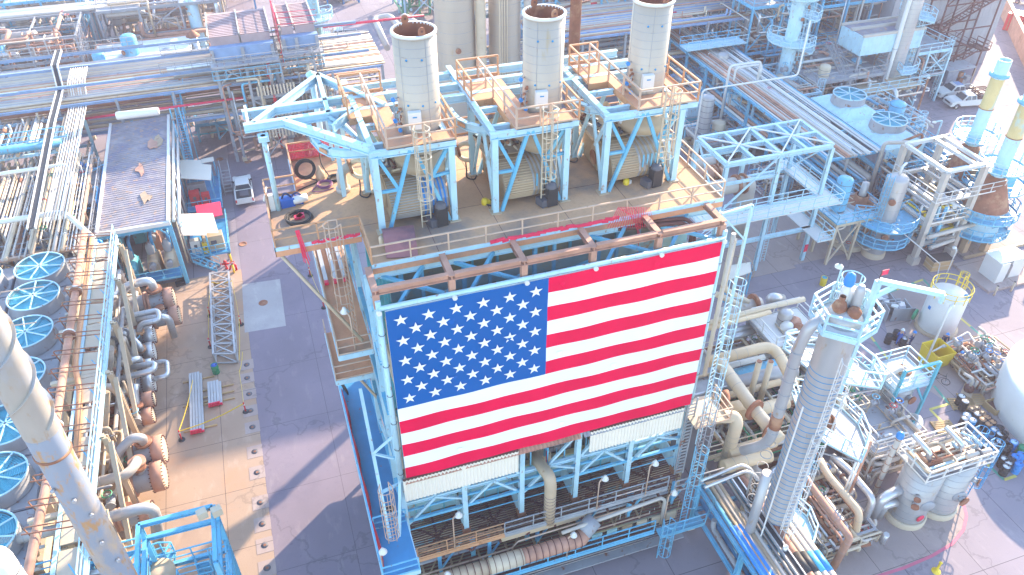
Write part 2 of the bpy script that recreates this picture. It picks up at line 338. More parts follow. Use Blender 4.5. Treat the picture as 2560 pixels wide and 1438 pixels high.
for z0,z1,y in ((3.3,4.8,28.9),(.8,2.1,28.2)):
    b.m('cream').box(3.3,y,z0,20.7,y+.1,z1)
    rnd=random.Random(3)
    for k in range(22):
        x=3.5+k*.8; b.m('casing_cyan' if rnd.random()<.5 else 'rust').box(x,y-.06,z0+.3,x+.55,y,z0+rnd.uniform(.6,1.1)); b.m('rust_dark').cyl((x+.3,y-.3,z0-1.),(x+.3,y-.3,z0+.4),.03,5)
b.build('burner_panel',F)
rnd=random.Random(99); b=MB()
for k in range(44):
    x=3.6+k*.4; y=rnd.uniform(26.75,27.1); b.m(rnd.choice(['white_paint','pink_rail','rust'])).cyl((x,y,rnd.uniform(1.,1.6)),(x,y,rnd.uniform(2.6,3.9)),.022,5)
for k in range(16): x=3.8+k*1.05; b.m(rnd.choice(['casing_cyan','rust','cream','blower_tan'])).box(x,26.62,2.3,x+.7,26.7,3.05)
b.build('hanger_rod',F)
b=MB().m('blue'); 
for i in range(6): x=4.6+i*3.1; b.ibeam((x,27.2,3.1),(x,27.2,5.3),.2,.22,up=(0,1,0)).beam((x,27.2,3.3),(x+1.5,27.5,5.2),.1)
b.m('pink_rail').tube([(3.4,26.75,4.0),(9,26.75,4.1),(9.4,26.75,4.6),(18.8,26.75,4.8)],.06,6).tube([(8,26.6,3.6),(18.2,26.6,3.7)],.05,6); b.m('grey_steel').tube([(3.4,27.6,3.9),(20,27.6,3.9)],.1,6); b.build('lower_bracing',F)
# roof deck
b=MB().m('deck_concrete').box(3.3,30,DZ-.18,21.6,41.3,DZ); b.box(-.8,32.8,DZ-.18,3.3,37.7,DZ); b.box(.75,37.7,DZ-.18,3.3,41.3,DZ)
b.m('rust').box(20.2,30,DZ-.02,20.25,41.3,DZ+.012)
b.build('roof_deck',F)
b=MB()
for a,c in (((3.27,29.93),(21.65,29.99)),((-.86,32.74),(3.28,32.8)),((-.87,32.74),(-.81,37.7)),((.68,37.7),(.74,41.3)),((21.61,29.94),(21.67,41.3))):
    b.m('pale_blue').box(a[0],a[1],DZ-.1,c[0],c[1],DZ+.1); b.m('orange_deck').box(a[0]+.01,a[1]+.01,DZ-.42,c[0]-.01,c[1]-.01,DZ-.1)
b.build('deck_edge',F)
b=MB().m('rust_dark')
for x in (6.5,9.9,13.4,16.9,20.2): b.box(x-.012,30,DZ,x+.012,41.3,DZ+.004)
for y in (33.5,37.3): b.box(3.3,y-.012,DZ,21.6,y+.012,DZ+.0045)
b.build('deck_joint',F)
for sgn,pp in ((0,[(3.3,30,DZ),(21.6,30,DZ),(21.6,41.2,DZ)]),(1,[(-.8,36.2,DZ),(-.8,32.8,DZ),(3.3,32.8,DZ),(3.3,30,DZ)]),(1,[(-.8,36.4,DZ),(-.8,37.7,DZ),(.75,37.7,DZ),(.75,41.2,DZ),(6,41.2,DZ)]),(0,[(6,41.2,DZ),(21.6,41.2,DZ)])):
    rail(MB(),pp,'pink_rail' if pp[0][1]<33 else 'orange_rail',sp=1.9,r=.032).build('railing',F)
# outrigger frame
for x in XC:
    MB().m('rust_pink').ibeam((x,28.1,DZ-.12),(x,30.,DZ-.12),.3,.3).build('outrigger_beam',F)
    b=MB().m('rust_pink').beam((x,28.24,DZ-.2),(x,28.24,DZ-1.0),.3); b.m('pale_blue').ibeam((x,28.24,DZ-1.0),(x,28.24,5.4),.3,.32,up=(0,1,0)); b.m('rust').box(x-.25,28.0,5.05,x+.25,28.5,5.4)
    b.m('blue').beam((x,28.35,DZ-1.0),(x,30.8,DZ-3.2),.22,.26); b.build('column',F)
for i in range(5): MB().m('rust_pink').ibeam((XC[i]+.15,28.24,DZ-.08),(XC[i+1]-.15,28.24,DZ-.08),.26,.34).build('top_beam',F)
b=MB().m('pale_blue').ibeam((3.2,30.1,DZ-.6),(21.4,30.1,DZ-.6),.2,.35)
for x in (4.6,7.7,11.4,14.9,18.5): b.m('blue').ibeam((x,30.3,DZ-.5),(x,30.3,14),.2,.2,up=(0,1,0))
for x in (5.6,9.0,12.4,15.9,19.2): b.m('blue').ibeam((x,30.2,DZ-.5),(x,30.2,16),.16,.16,up=(0,1,0))
for i in range(5):
    if i in (2,): continue
    b.m('blue').beam((XC[i]+.5,28.3,DZ-1.9),(XC[i]+2.6,30.1,DZ-.6),.16); b.beam((XC[i]+.6,30.1,DZ-.75),(XC[i+1]-.2,28.4,DZ-1.2),.16)
b.build('brace',F)
b=MB(); grating(b,3.6,28.6,20.4,29.8,20.4,'rust_dark'); rail(b,[(3.6,28.7,20.4),(20.4,28.7,20.4)],'grey_steel'); b.m('grey_steel').tube([(4,29.9,21.6),(20,29.9,21.6)],.09,6).tube([(4,29.9,21.9),(20,29.9,21.9)],.06,6)
b.m('rust_dark').tube([(15.8,30.1,23.8),(19.3,29.6,23.8),(19.6,29.2,23.4),(19.6,29.2,18)],.11,8,bend=.4).tube([(15.8,30.3,23.9),(19.5,29.8,23.9),(19.85,29.3,23.5),(19.85,29.3,18)],.11,8,bend=.4)
b.build('upper_walkway',F)
# flag supports
b=MB().m('pale_blue').tube([(3.1,27.95,23.62),(20.75,27.95,23.62)],.12,10); b.tube([(3.1,28.05,11.6),(3.1,28.05,24)],.13,10); b.tube([(20.75,28.05,11.6),(20.75,28.05,24)],.12,10)
b.ibeam((3.07,28.1,11.55),(20.64,28.1,11.55),.2,.25)
for x in XC: b.m('white_paint').cyl((x,27.9,23.5),(x,27.7,23.5),.12,10)
for z in range(12,24,2): b.m('dark_steel').ring((3.1,28.05,z),.15,.02,10,4); b.ring((20.75,28.05,z),.15,.02,10,4)
b.build('banner_pole',F)
# lower front trusses
b=MB()
for z in (9.0,11.2): b.m('pale_blue').ibeam((3.07,28.3,z),(20.64,28.3,z),.2,.26)
b.m('blue').beam((3.07,28.3,8.3),(20.64,28.3,8.3),.12)
for i in range(5):
    x0,x1=XC[i]+.15,XC[i+1]-.15; xm=(x0+x1)/2
    for k in range(3): x=x0+(x1-x0)*(k+.5)/3; b.m('blue').beam((x,28.6,8.3),(x,28.6,10.2),.07)
    if i%2: b.m('pale_blue').beam((x0,28.25,9.1),(xm,28.25,11.1),.16).beam((x1,28.25,9.1),(xm,28.25,11.1),.16).beam((x0,28.25,7.4),(xm,28.25,9.),.15).beam((x1,28.25,7.4),(xm,28.25,9.),.15)
    else: b.m('pale_blue').beam((x0,28.25,7.2),(xm,28.25,8.9),.16).beam((x1,28.25,8.2),(xm,28.25,9.),.14).beam((xm,28.25,9.2),(x1,28.25,11.1),.14)
b.m('blue').beam((3.07,28.2,7.5),(20.64,28.2,7.5),.16,.2).beam((3.07,28.4,6.3),(20.64,28.4,6.3),.05)
b.build('front_truss',F)
b=MB().m('brick_grey').box(9.9,30.4,7.3,14.2,30.9,11.2); b.m('dark_steel')
for z in range(8): b.box(9.9,30.38,7.3+z*.5,14.2,30.4,7.34+z*.5)
for i in range(12): b.box(9.9+i*.38+.1*(i%2),30.375,7.3,9.93+i*.38+.1*(i%2),30.4,11.2)
b.build('block_wall',F)
b=MB(); rnd=random.Random(8)
for x in (5.1,8.2,11.8,15.2,18.6):
    b.m('cream').box(x,29.6,7.6,x+.7,30.1,8.3); b.m('blue').beam((x-.3,29.5,7.4),(x-.3,29.5,8.8),.06).beam((x+1,29.5,7.4),(x+1,29.5,8.8),.06); b.cyl((x+.3,29.6,8.3),(x+.3,29.6,9.2),.12,8)
    b.m('pink_red' if rnd.random()<.4 else 'offwhite_pipe').tube([(x-.8,29.3,7.7),(x+.3,29.3,7.7),(x+.3,29.3,9)],.06,6,bend=.2)
b.m('casing').box(4,29.9,7.3,20.4,30.2,7.5)
b.build('burner_gear',F)
# corrugated awning + cream corrugated panels
for x0,x1 in ((3.25,6.4),(6.6,13.5),(13.7,20.2)):
    corr(MB().m('rust_pink' if x0<12 else 'grey_steel'),(x0,28.35,11.9),(1,0,0),(0,-.75,-.42),x1-x0,.85,.24,.05,(0,-.42,.75)).build('corrugated_awning',F)
for x0,x1 in ((3.12,9.72),(14.1,20.15)):
    b=corr(MB().m('corr_cream'),(x0,27.68,11.7),(1,0,0),(0,0,-1),x1-x0,1.75,.2,.035); b.m('rust_dark').box(x0,27.75,11.6,x1,27.82,11.75); b.build('corrugated_panel',F)
# side bracing on the left face
b=MB(); X=2.95
for y in (29.9,34.5,39.,):
    b.m('pale_blue').ibeam((X,y,0),(X,y,DZ-.4),.24,.26)
for z in (6.,9.5,13,16.5,20): b.m('blue').ibeam((X,28.3,z),(X,40.5,z),.2,.24)
b.m('pale_blue').beam((X,28.3,20),(X,34.4,24),.16).beam((X,28.3,13.2),(X,34.4,16.4),.16).beam((X,34.4,9.6),(X,28.3,13),.16).beam((X,28.3,9.5),(X,34.4,6.1),.16)
b.m('pale_blue').ibeam((1.9,25.4,6),(1.9,31,16),.18,.18); b.ibeam((1.9,25.4,6),(3.07,28.3,11.5),.16,.16); b.ibeam((1.9,28.,10.9),(3.07,28.3,10.9),.14,.14); b.beam((1.9,29,13),(3.05,28.3,14.8),.12).beam((1.9,29,13),(3.05,28.3,12.9),.12)
b.build('side_frame',F)
b=MB().m('teal').box(3.15,28.45,16,3.2,30.9,DZ-1.2); b.m('dark_steel')
for k in range(14): b.box(3.13,28.45,16.2+k*.5,3.16,30.9,16.24+k*.5)
b.m('corr_cream'); corr(b,(3.3,28.4,16),(0,1,0),(0,0,-1),2.6,9,.22,.04,(-1,0,0)); b.build('side_cladding',F)
b=MB().m('tan_pipe').tube([(-.7,32.9,DZ-.3),(2.4,31,DZ-5.2)],.09,6); b.tube([(.95,35.8,15),(2.9,33,13.)],.09,6); b.build('stay_tube',F)
# side walkways
def walkway(x0,y0,x1,y1,z,deck,rm,sides,name='side_walkway'):
    b=MB().m(deck).box(x0,y0,z-.06,x1,y1,z); b.m('pale_blue').box(x0-.03,y0-.06,z-.3,x1+.03,y0,z+.03).box(x0-.06,y0,z-.3,x0,y1,z+.03).box(x1,y0,z-.3,x1+.06,y1,z)
    for s_ in sides: rail(b,s_,rm,sp=1.6)
    return b.build(name,F)
walkway(1.12,31.1,2.85,42.2,18.5,'orange_deck','pink_rail',[[(1.12,42.2,18.5),(1.12,31.1,18.5),(2.85,31.1,18.5)]])
walkway(.8,32.7,2.9,36.9,15.3,'orange_deck','pink_rail',[[(.8,36.9,15.3),(.8,32.7,15.3),(2.9,32.7,15.3)]])
walkway(1.08,24.3,3.0,40.5,8.5,'deep_blue','blue',[[(1.08,40.5,8.5),(1.08,24.3,8.5),(3.,24.3,8.5)],[(1.2,27.5,8.5),(3.,27.5,8.5)]])
b=MB(); ladder(b,(2.25,32.2,18.5),DZ+.2,(-1,-.3),'pink_rail'); b.build('caged_ladder',F)
b=MB(); ladder(b,(2.0,26.4,8.5),12.5,(0,-1),'pink_rail',c0=1.2); b.build('caged_ladder',F)
# front catwalks
def catwalk(x0,x1,y0,y1,z,deck,rm,name='front_catwalk'):
    b=MB(); grating(b,x0,y0,x1,y1,z,deck); b.m(rm).box(x0,y0-.05,z-.28,x1,y0,z); rail(b,[(x0,y0,z),(x1,y0,z)],rm,sp=1.9)
    n=int((x1-x0)/3.5)
    for i in range(n+1): x=x0+(x1-x0)*i/n; b.m(rm).beam((x,y0,z-.2),(x,28.2,z-1.4),.1)
    return b.build(name,F)
catwalk(3.3,8.6,26.9,27.6,5.5,'orange_deck','orange_rail'); catwalk(8.6,19.4,26.9,27.6,5.5,'rust_dark','grey_steel')
catwalk(3.8,18.3,25.9,26.6,2.75,'rust_dark','blue')
b=MB().m('tan_pipe').box(8.4,26.95,4.7,14.2,27.5,5.35); b.build('duct_box',F)
b=MB(); ladder(b,(18.9,25.6,0),3.1,(0,-1),'blue',c0=1.); b.build('caged_ladder',F)
b=MB()
for i,x in enumerate(XC[:-1]): x2=x+.2; b.m('blue').ibeam((x2+.0,27.7,0),(x2,27.7,4.9),.28,.3,up=(0,1,0)); b.box(x2-.25,27.5,.0,x2+.25,27.95,.12)
b.build('lower_column',F)
for a in ((3.4,'orange'),):
    b=MB().m('tan_pipe').tube([(3.2,25.9,4.25),(7.3,25.9,4.25)],.46,16); b.m('cream').tube([(7.3,25.9,4.25),(9.4,25.9,4.25)],.5,16); b.m('rust_pink').tube([(9.4,25.9,4.25),(13.2,25.9,4.25),(13.6,26.3,4.4)],.46,16,bend=.3); b.m('grey_steel').tube([(13.4,26.2,4.4),(14.3,26.6,4.8)],.55,14)
    for k in range(24): x=3.4+k*.42; b.m('rust_dark').lathe((x,25.9,4.25),[(.46,-.015),(.515,-.015),(.515,.015),(.46,.015)],16,axis=(1,0,0))
    b.build('main_duct',F)
b=MB().m('offwhite_pipe').tube([(12,26.2,5.),(18.9,26.6,5.),(19.2,26.6,4.6),(19.2,26.6,2)],.12,8,bend=.3).tube([(4,26,2.1),(18,26,2.1)],.08,6).tube([(4,26.2,1.6),(18,26.2,1.6)],.1,6); b.build('steam_line',F)
b=MB().m('tan_pipe').tube([(11.1,29.4,9.2),(11.5,27.3,9.2),(11.5,27.1,8.6),(11.5,27.1,5.2)],.36,14,bend=.8)
for k in range(9): b.m('dark_steel').ring((11.5,27.1,5.4+k*.3),.365,.015,14,4)
b.build('elbow_duct',F)
# floodlights on the front catwalks
for x,y,z,h,l in ((5.5,26.8,5.6,3.,'lowest white dome floodlight at the left end of the brown catwalk'),(14.5,26.8,5.5,2.7,'floodlight on the catwalk just right of the elbow duct'),(17.8,26.8,5.5,2.8,'floodlight below the right cream corrugated panel'),(18.9,25.9,2.8,3.3,'blue-posted floodlight beside the blue caged ladder'),(12.3,25.9,2.8,2.,'small floodlight at the middle of the blue catwalk'),(4.4,25.9,3,1.6,'small floodlight at the left end of the blue catwalk')):
    floodlight(l,(x,y,z),h)
floodlight('large white floodlight dome over the brown side walkway left of the banner',(2.0,31.2,18.5),2.4,arm=(-.2,.3)); floodlight('white floodlight dome at the lower corner of the blue side walkway',(1.15,24.9,8.5),1.5,arm=(.15,0))
# ================================================================ banner
def star(mb,cx,cz,r,y,th=.02):
    P=[]
    for k in range(10): a=PI/2+k*PI/5; q=r if k%2==0 else r*.382; P.append((cx-q*math.cos(a),cz+q*math.sin(a)))
    vs=[(x,y-th,z) for x,z in P]+[(x,y,z) for x,z in P]
    mb.add(vs,[tuple(range(10))]+[(i,i+10,(i+1)%10+10,(i+1)%10) for i in range(10)])
FX0,FX1,FZ0,FZ1=3.34,20.55,11.72,23.5; fy=27.8; sh=(FZ1-FZ0)/13; cxr=11.2
b=MB()
def fy_(x,z): return fy-.02*math.sin(x*1.9+z*.4)-.02*math.sin(z*2.3+x)
def cloth(x0,x1,z0,z1,mt):
    nx=max(2,int((x1-x0)/.35)); nz=3; vs=[]; fs=[]
    for j in range(nz+1):
        for i in range(nx+1): x=x0+(x1-x0)*i/nx; z=z0+(z1-z0)*j/nz; vs.append((x,fy_(x,z),z))
    for j in range(nz):
        for i in range(nx): a=j*(nx+1)+i; fs.append((a,a+1,a+nx+2,a+nx+1))
    b.m(mt).add(vs,fs,True)
for k in range(13):
    z1=FZ1-k*sh; z0=z1-sh; cloth(cxr if k<7 else FX0,FX1,z0,z1,'stripe_red' if k%2==0 else 'stripe_white')
ch=7*sh
for k in range(7): cloth(FX0,cxr,FZ1-(k+1)*sh,FZ1-k*sh,'canton')
b.m('stripe_white')
for r_ in range(9):
    n=6 if r_%2==0 else 5
    for c_ in range(n):
        x=FX0+(cxr-FX0)*((c_*2+1 if n==6 else c_*2+2)/12); z=FZ1-ch*(r_+1)/10; star(b,x,z,.34,fy-.045)
b.m('stripe_white').box(FX0,fy+.05,FZ0,FX1,fy+.09,FZ1)
for (px,py) in ((1405,718),(1642,664),(1400,868),(1620,817),(1150,1112),(1405,1047),(1610,990),(1275,990),(1532,921),(1128,790),(1272,848),(1135,935)):
    q=atY(px,py,fy-.03); k=int((FZ1-q.z)/sh); z=FZ1-(k+.5)*sh; mt='canton' if (q.x<cxr and k<7) else ('stripe_red' if k%2==0 else 'stripe_white')
    b.m(mt).add([(q.x-.15,q.y,z+.06),(q.x+.15,q.y,z+.06),(q.x+.11,q.y-.06,z-.06),(q.x,q.y-.09,z-.12),(q.x-.12,q.y-.06,z-.06)],[(0,4,3,2,1)],True)
tag(b.build('banner'),'giant red white and blue banner with fifty white stars across the steel front','flag')
# ================================================================ stacks, their frames, platforms, blowers
PZ=28.9
def heater_unit(i,x0,x1,pl,pr,sx,sy,word):
    g='exhaust stacks on the roof deck'
    t=T('exhaust_stack','%s of the three weathered exhaust stacks with open rusty mouths'%word,'stack',(sx,sy,24.5),g)
    r=1.0; zt=33.45
    b=MB().m('stack_skin').lathe((sx,sy,0),[(r,27.9),(r,zt-.02),(r-.05,zt-.02)],32)
    b.build('shell',t)
    b=MB().m('grey_steel')
    for z in [28.3+k*.42 for k in range(12)]: b.lathe((sx,sy,z),[(r-.01,-.008),(r+.004,-.008),(r+.004,.008),(r-.01,.008)],32)
    for k in range(5): a=k*1.25+.3*i; b.beam((sx+(r+.004)*math.cos(a),sy+(r+.004)*math.sin(a),28),(sx+(r+.004)*math.cos(a),sy+(r+.004)*math.sin(a),zt-.1),.015)
    b.build('cladding_seam',t)
    MB().m('white_paint').lathe((sx,sy,zt),[(r-.03,-.1),(r+.055,-.1),(r+.055,.03),(r-.07,.03),(r-.07,-.05)],36).build('rim',t)
    MB().m('rust').lathe((sx,sy,zt),[(r-.07,.02),(r-.09,-2.2),(r-.1,-4.5)],32).build('liner',t)
    for a,rr in ((1.75,r-.04),(-1.35,r-.13)):
        c=Vector((sx+rr*math.cos(a),sy+rr*math.sin(a),zt)); tx=Vector((-math.sin(a),math.cos(a),0)); n=Vector((math.cos(a),math.sin(a),0))
        P=[c+tx*.16-Vector((0,0,.25)),c-tx*.16-Vector((0,0,.25))]+[c+tx*(-.16*math.cos(q))+Vector((0,0,.22+.16*math.sin(q))) for q in [PI*k/8 for k in range(9)]]
        vs=[p+n*.04 for p in P]+[p-n*.04 for p in P]; m_=len(P)
        b=MB().m('rust').add(vs,[tuple(range(m_)),tuple(range(m_,2*m_))[::-1]]+[(k,k+m_,(k+1)%m_+m_,(k+1)%m_) for k in range(m_)]); b.m('rust_dark').cyl(c+n*.06+Vector((0,0,.2)),c-n*.06+Vector((0,0,.2)),.055,10); b.build('lifting_lug',t)
    b=MB().m('deep_blue')
    for z,aa in ((30.2,(-2.3,-1.6,-.9)),(32.4,(-2.2,-1.5))):
        for a in aa: b.lathe((sx+r*math.cos(a),sy+r*math.sin(a),z),[(0,.03),(.055,.03),(.055,0)],8,axis=(math.cos(a),math.sin(a),0))
    b.build('port',t)
    b=MB().m('tan_pipe').lathe((sx,sy,0),[(r+.03,26.6),(r+.42,26.75),(r+.45,27.25),(r+.3,27.3),(r+.28,27.6),(r+.05,27.65)],28); b.m('stack_skin').lathe((sx,sy,0),[(r,27.6),(r,28)],28); b.m('cladding').lathe((sx,sy,0),[(r+.1,25.6),(r,26.65)],28); b.m('yellow' if i==0 else 'tan_pipe').obox((sx+.2,sy-r-.0,28.2),.35,.05,.35,0.1)
    b.build('expansion_collar',t)
    # support frame
    f=T('support_steelwork','pale blue braced steel standing on the deck under the %s exhaust stack'%word.split()[0],'steel frame',(x0,32.6,24.5),'braced frames of the stacks')
    yf,yb=32.6,36.6; top=PZ-.15; bot=24.5
    for x in (x0,x1):
        for y in (yf,yb): b=MB().m('pale_blue').ibeam((x,y,bot),(x,y,top-.1),.3,.32,.05,up=(0,1,0)); b.m('tan_pipe').box(x-.28,y-.28,bot,x+.28,y+.28,bot+.06); b.build('post',f)
    b=MB(); xc=(x0+x1)/2+.15; mz=(top+bot)/2
    for y,mt in ((yf,'blue'),(yb,'pale_blue')):
        pa,pb=Vector((xc-.3,y,top)),Vector((x0+.35,y,bot)); pc,pd=Vector((xc-.1,y,top)),Vector((x1-.2,y,bot))
        b.m(mt).beam(pa,pb,.17).beam(pc,pd,.17); m1=(pa+pb)/2+Vector((0,.05,.1)); m2=(pc+pd)/2+Vector((0,.05,.5))
        b.beam((x0+.1,y+.05,top-.1),m1,.16).beam((x1-.1,y+.05,top-.1),m2,.16).beam((x0,y+.05,m1.z),m1,.14).beam(m2,(x1,y+.05,m2.z+.1),.14)
    for x in (x0,x1):
        b.m('pale_blue').beam((x,yf+.1,bot+.2),(x,(yf+yb)/2,top-.2),.15).beam((x,yb-.1,bot+.2),(x,(yf+yb)/2+.02,top-.2),.15).beam((x,yf+.1,top-.2),(x,(yf+yb)/2-.7,mz),.13)
    b.build('brace',f)
    b=MB().m('pale_blue').ibeam((x0-.2,yf,top),(x1+.25,yf,top),.28,.34); b.ibeam((x0,yf+.15,top+.02),(x0,41,top+.02),.28,.34); b.ibeam((x1,yf+.15,top),(x1,yb,top),.24,.3); b.ibeam((x0+.14,yf+.9,top-.05),(pl+.2,yf+.9,top-.05),.2,.3); b.ibeam((x0+.14,yf+2.9,top-.05),(pl+.1,yf+2.9,top-.05),.2,.3)
    b.build('top_beam',f)
    # platform
    p=T('stack_platform','rusty orange walkway platform with handrails wrapped round the %s exhaust stack'%word.split()[0],'platform',(pl,yf,PZ),'platforms round the stacks')
    b=MB().m('orange_deck').box(pl,yf,PZ-.05,pr,sy-r-.12,PZ+.03); b.box(pl,sy-r-.12,PZ-.05,sx-r-.1,39,PZ+.029); b.box(pl-1.15,36.3,PZ-.05,pl,39,PZ+.031); b.box(sx+r+.08,sy-r-.12,PZ-.05,pr,37.6,PZ+.029)
    b.m('orange_rail').box(pl-1.15,36.2,PZ-.3,pl,36.3,PZ+.05).box(pl-.05,yf,PZ-.3,pl,36.3,PZ+.06).box(pl-1.15,39,PZ-.2,sx-r,39.08,PZ+.15); b.m('pale_blue').box(pl,yf-.08,PZ-.25,pr,yf,PZ+.02)
    b.build('walkway',p)
    b=MB(); rail(b,[(pl-1.15,36.3,PZ),(pl-1.15,39,PZ),(sx-r-.1,39,PZ)],'orange_rail',sp=1.5,r=.038,h=1.1); rail(b,[(pl,38.9,PZ),(pl,36.3,PZ),(pl,yf,PZ)],'pink_rail',sp=1.5,r=.036,kick=False,h=1.1)
    rail(b,[(pl,yf,PZ),((pl+pr)/2-.4,yf,PZ)],'pink_rail',sp=1.3,r=.036); rail(b,[((pl+pr)/2+.1,yf,PZ),(pr,yf,PZ)],'pink_rail',sp=1.6,r=.036); rail(b,[(pr,yf,PZ),(pr,37.6,PZ)],'orange_rail',sp=1.6,r=.038); b.m('pink_rail').beam((pl,yf,PZ+1.07),(pr,yf,PZ+1.07),.06)
    b.build('railing',p)
    b=MB(); ladder(b,((pl+pr)/2-.1,yf-.18,24.5),PZ,(0,-1),'cream',r=.028,c0=1.9); b.build('caged_ladder',p)
    # cabinet
    c=T('instrument_cabinet','white instrument cabinet strapped to the lower side of the %s exhaust stack'%word.split()[0],'cabinet',(sx-.55,sy-r-.1,PZ+.5),'cabinets on the stacks')
    MB().m('white_paint').obox((sx-.5,sy-r-.2,PZ+.75),.3,.14,.42,-.12).build('box',c); MB().m('deep_blue').obox((sx-.52,sy-r-.345,PZ+.95),.1,.01,.03,-.12).build('nameplate',c)
    c=T('sampling_valves','upright cluster of blue knobbed sampling valves left of the %s exhaust stack'%word.split()[0],'valves',(sx-1.2,sy-.4,PZ),'sampling valves on the platforms')
    b=MB().m('grey_steel').tube([(sx-1.25,sy-.3,PZ),(sx-1.25,sy-.3,PZ+1.5),(sx-.95,sy-.1,PZ+1.5)],.035,6); b.tube([(sx-1.1,sy-.55,PZ),(sx-1.1,sy-.55,PZ+.9),(sx-.9,sy-.4,PZ+.9)],.04,6); b.build('pipe',c)
    for p0,p1 in (((sx-1.3,sy-.4,PZ+.5),(sx-1.3,sy-.55,PZ+.5)),((sx-1.3,sy-.35,PZ+1.55),(sx-1.3,sy-.5,PZ+1.55)),((sx-1.15,sy-.7,PZ+.12),(sx-1.15,sy-.8,PZ+.12))): MB().m('bright_blue').cyl(p0,p1,.1,8).build('knob',c)
    rnd=random.Random(i)
    for k in range(7): MB().m('rust').obox((sx-1.1+rnd.uniform(-.1,.1),sy-.45+rnd.uniform(-.2,.2),PZ+.2+k*.17),.06,.06,.05,k).build('fitting',c)
    # blower
    h=T('blower_housing','ribbed drum-shaped blower casing on the deck under the %s exhaust stack'%word.split()[0],'blower',((x0+x1)/2,34,24.5),'blower casings under the stacks')
    prof=[(33.4,24.65),(32.95,24.9),(32.75,25.3),(32.8,25.75),(33.05,26.1),(33.5,26.35),(34.1,26.45),(36.6,26.5),(36.9,24.65)]
    def ext(mb,xa,xb,sc=1.):
        cy,cz=34.6,25.5; P=[(cy+(y-cy)*sc,cz+(z-cz)*sc) for y,z in prof]; n=len(P)
        return mb.add([(xa,y,z) for y,z in P]+[(xb,y,z) for y,z in P],[tuple(range(n))[::-1],tuple(range(n,2*n))]+[(k,(k+1)%n,(k+1)%n+n,k+n) for k in range(n)])
    xa,xm,xb=x0+.55,x0+1.9,x1-.2
    b=MB().m('blower_tan'); ext(b,xa,xb,1.); b.build('casing',h)
    b=MB().m('tan_pipe' if i else 'cladding')
    for k in range(24):  # ribs following the profile
        s_=k/23*(len(prof)-2.01); j=int(s_); fr=s_-j; y=prof[j][0]*(1-fr)+prof[j+1][0]*fr; z=prof[j][1]*(1-fr)+prof[j+1][1]*fr
        b.beam((xa+.05,y,z),(xm+.2,y,z),.05)
    b.build('rib',h)
    b=MB(); nn=13 
    for k in range(nn):
        xx=xm+.2+(xb-xm-.2)*k/nn; b.m('cladding' if k%2==0 else ('blower_tan' if i else 'bright_blue')); ext(b,xx,xx+(xb-xm-.2)/nn*.9,1.012+(.008 if k%2 else 0))
        if i: 
            b.m('blue'); 
    if i:
        for k in range(5): xx=xm+.3+k*.24; b.m('blue').box(xx,32.6,25.6+.1*(k%2),xx+.06,32.68,26.3)
    b.build('insulation_wrap',h)
    b=MB().m('blower_tan').lathe((xa-.02,34.6,25.5),[(0,-.2),(.45,-.2),(.75,-.1),(.8,0)],20,axis=(1,0,0)); b.m('rust').lathe((xa-.26,34.6,25.5),[(0,0),(.4,0),(.42,.05)],16,axis=(-1,0,0)); b.build('inlet_cone',h)
    b=MB().m('cream').add([(xa-.4,34.6,26.5),(xm+.1,34.6,26.5),(xm+.3,37.4,26.7),(xa-.5,37.4,26.7),(xa-.5,34.2,26.8),(xm+.2,34.2,26.8),(xm+.4,37.6,27.1),(xa-.6,37.6,27.1)],[(0,1,5,4),(1,2,6,5),(2,3,7,6),(3,0,4,7),(0,3,2,1)])
    b.m('cream').lathe((xm-.2,36.2,26.3),[(.0,1.0),(.55,.95),(.8,.7),(.85,0)],16,axis=(0,.1,1)); b.build('hopper',h)
    b=MB(); rnd=random.Random(20+i)
    for k in range(46):
        q=Vector((rnd.uniform(xa-.4,xm+.2),rnd.uniform(34.3,36.6),rnd.uniform(26.7,27.2))); b.m(rnd.choice(['rust_dark','rust','white_paint','dark_steel','dark_steel','cream','black']))
        if rnd.random()<.5: b.tube([q,q+Vector((rnd.uniform(-.4,.4),rnd.uniform(-.4,.4),rnd.uniform(0,.3)))],.06,6)
        else: b.lathe(q,[(.0,.12),(.09,.1),(.11,0),(.05,-.1)],8,axis=(rnd.uniform(-1,1),rnd.uniform(-1,1),1))
    b.build('burner_fitting',h)
    b=MB().m('black').obox((xm+1.0,32.35,25.05),.28,.25,.5,.1); b.m('dark_steel').lathe((xm+1.0,32.35,25.55),[(.3,0),(.28,.15),(.15,.25),(0,.26)],12); b.obox((xm+.55,32.4,24.75),.2,.3,.2,.3); b.build('motor',h)
    # valve elbow to the left with flange ring and hose
    v=T('elbow_valve','squat pale elbow pipe with a flanged ring left of the %s blower casing'%word.split()[0],'pipe fitting',(x0-1.,37,24.5),'elbow pipes beside the blowers')
    b=MB().m('offwhite_pipe').tube([(x0-1.2,37.1,24.5),(x0-1.2,37.1,25.7),(x0-.6,37.1,25.9)],.26,12,bend=.5); b.cyl((x0-1.2,37.1,24.5),(x0-1.2,37.1,24.75),.38,12); b.build('elbow',v)
    MB().m('rust').cyl((x0-.75,37.1,25.85),(x0-.62,37.1,25.88),.4,14).build('flange',v)
    MB().m('cream').ring((x0-.25,36.9,25.75),.5,.13,20,8,axis=(.5,1,0)).build('hose_ring',v)
    b=MB().m('black').tube([(x0-.3,37,25.3),(x0-.35,36.6,24.8),(x0-.5,36.2,24.55),(x0-.1,35.9,24.55),(x0+.1,36.3,24.56)],.04,5,bend=.3); b.build('hose',v)
U=[(4.31,7.94,4.96,8.2,7.05,34.85),(10.08,13.8,11.2,14.4,13.42,35.1),(15.98,20.06,17.6,20.9,19.2,35.2)]
for i,(u,wd) in enumerate(zip(U,('leftmost tall','middle','right-hand'))): heater_unit(i,*u,wd)
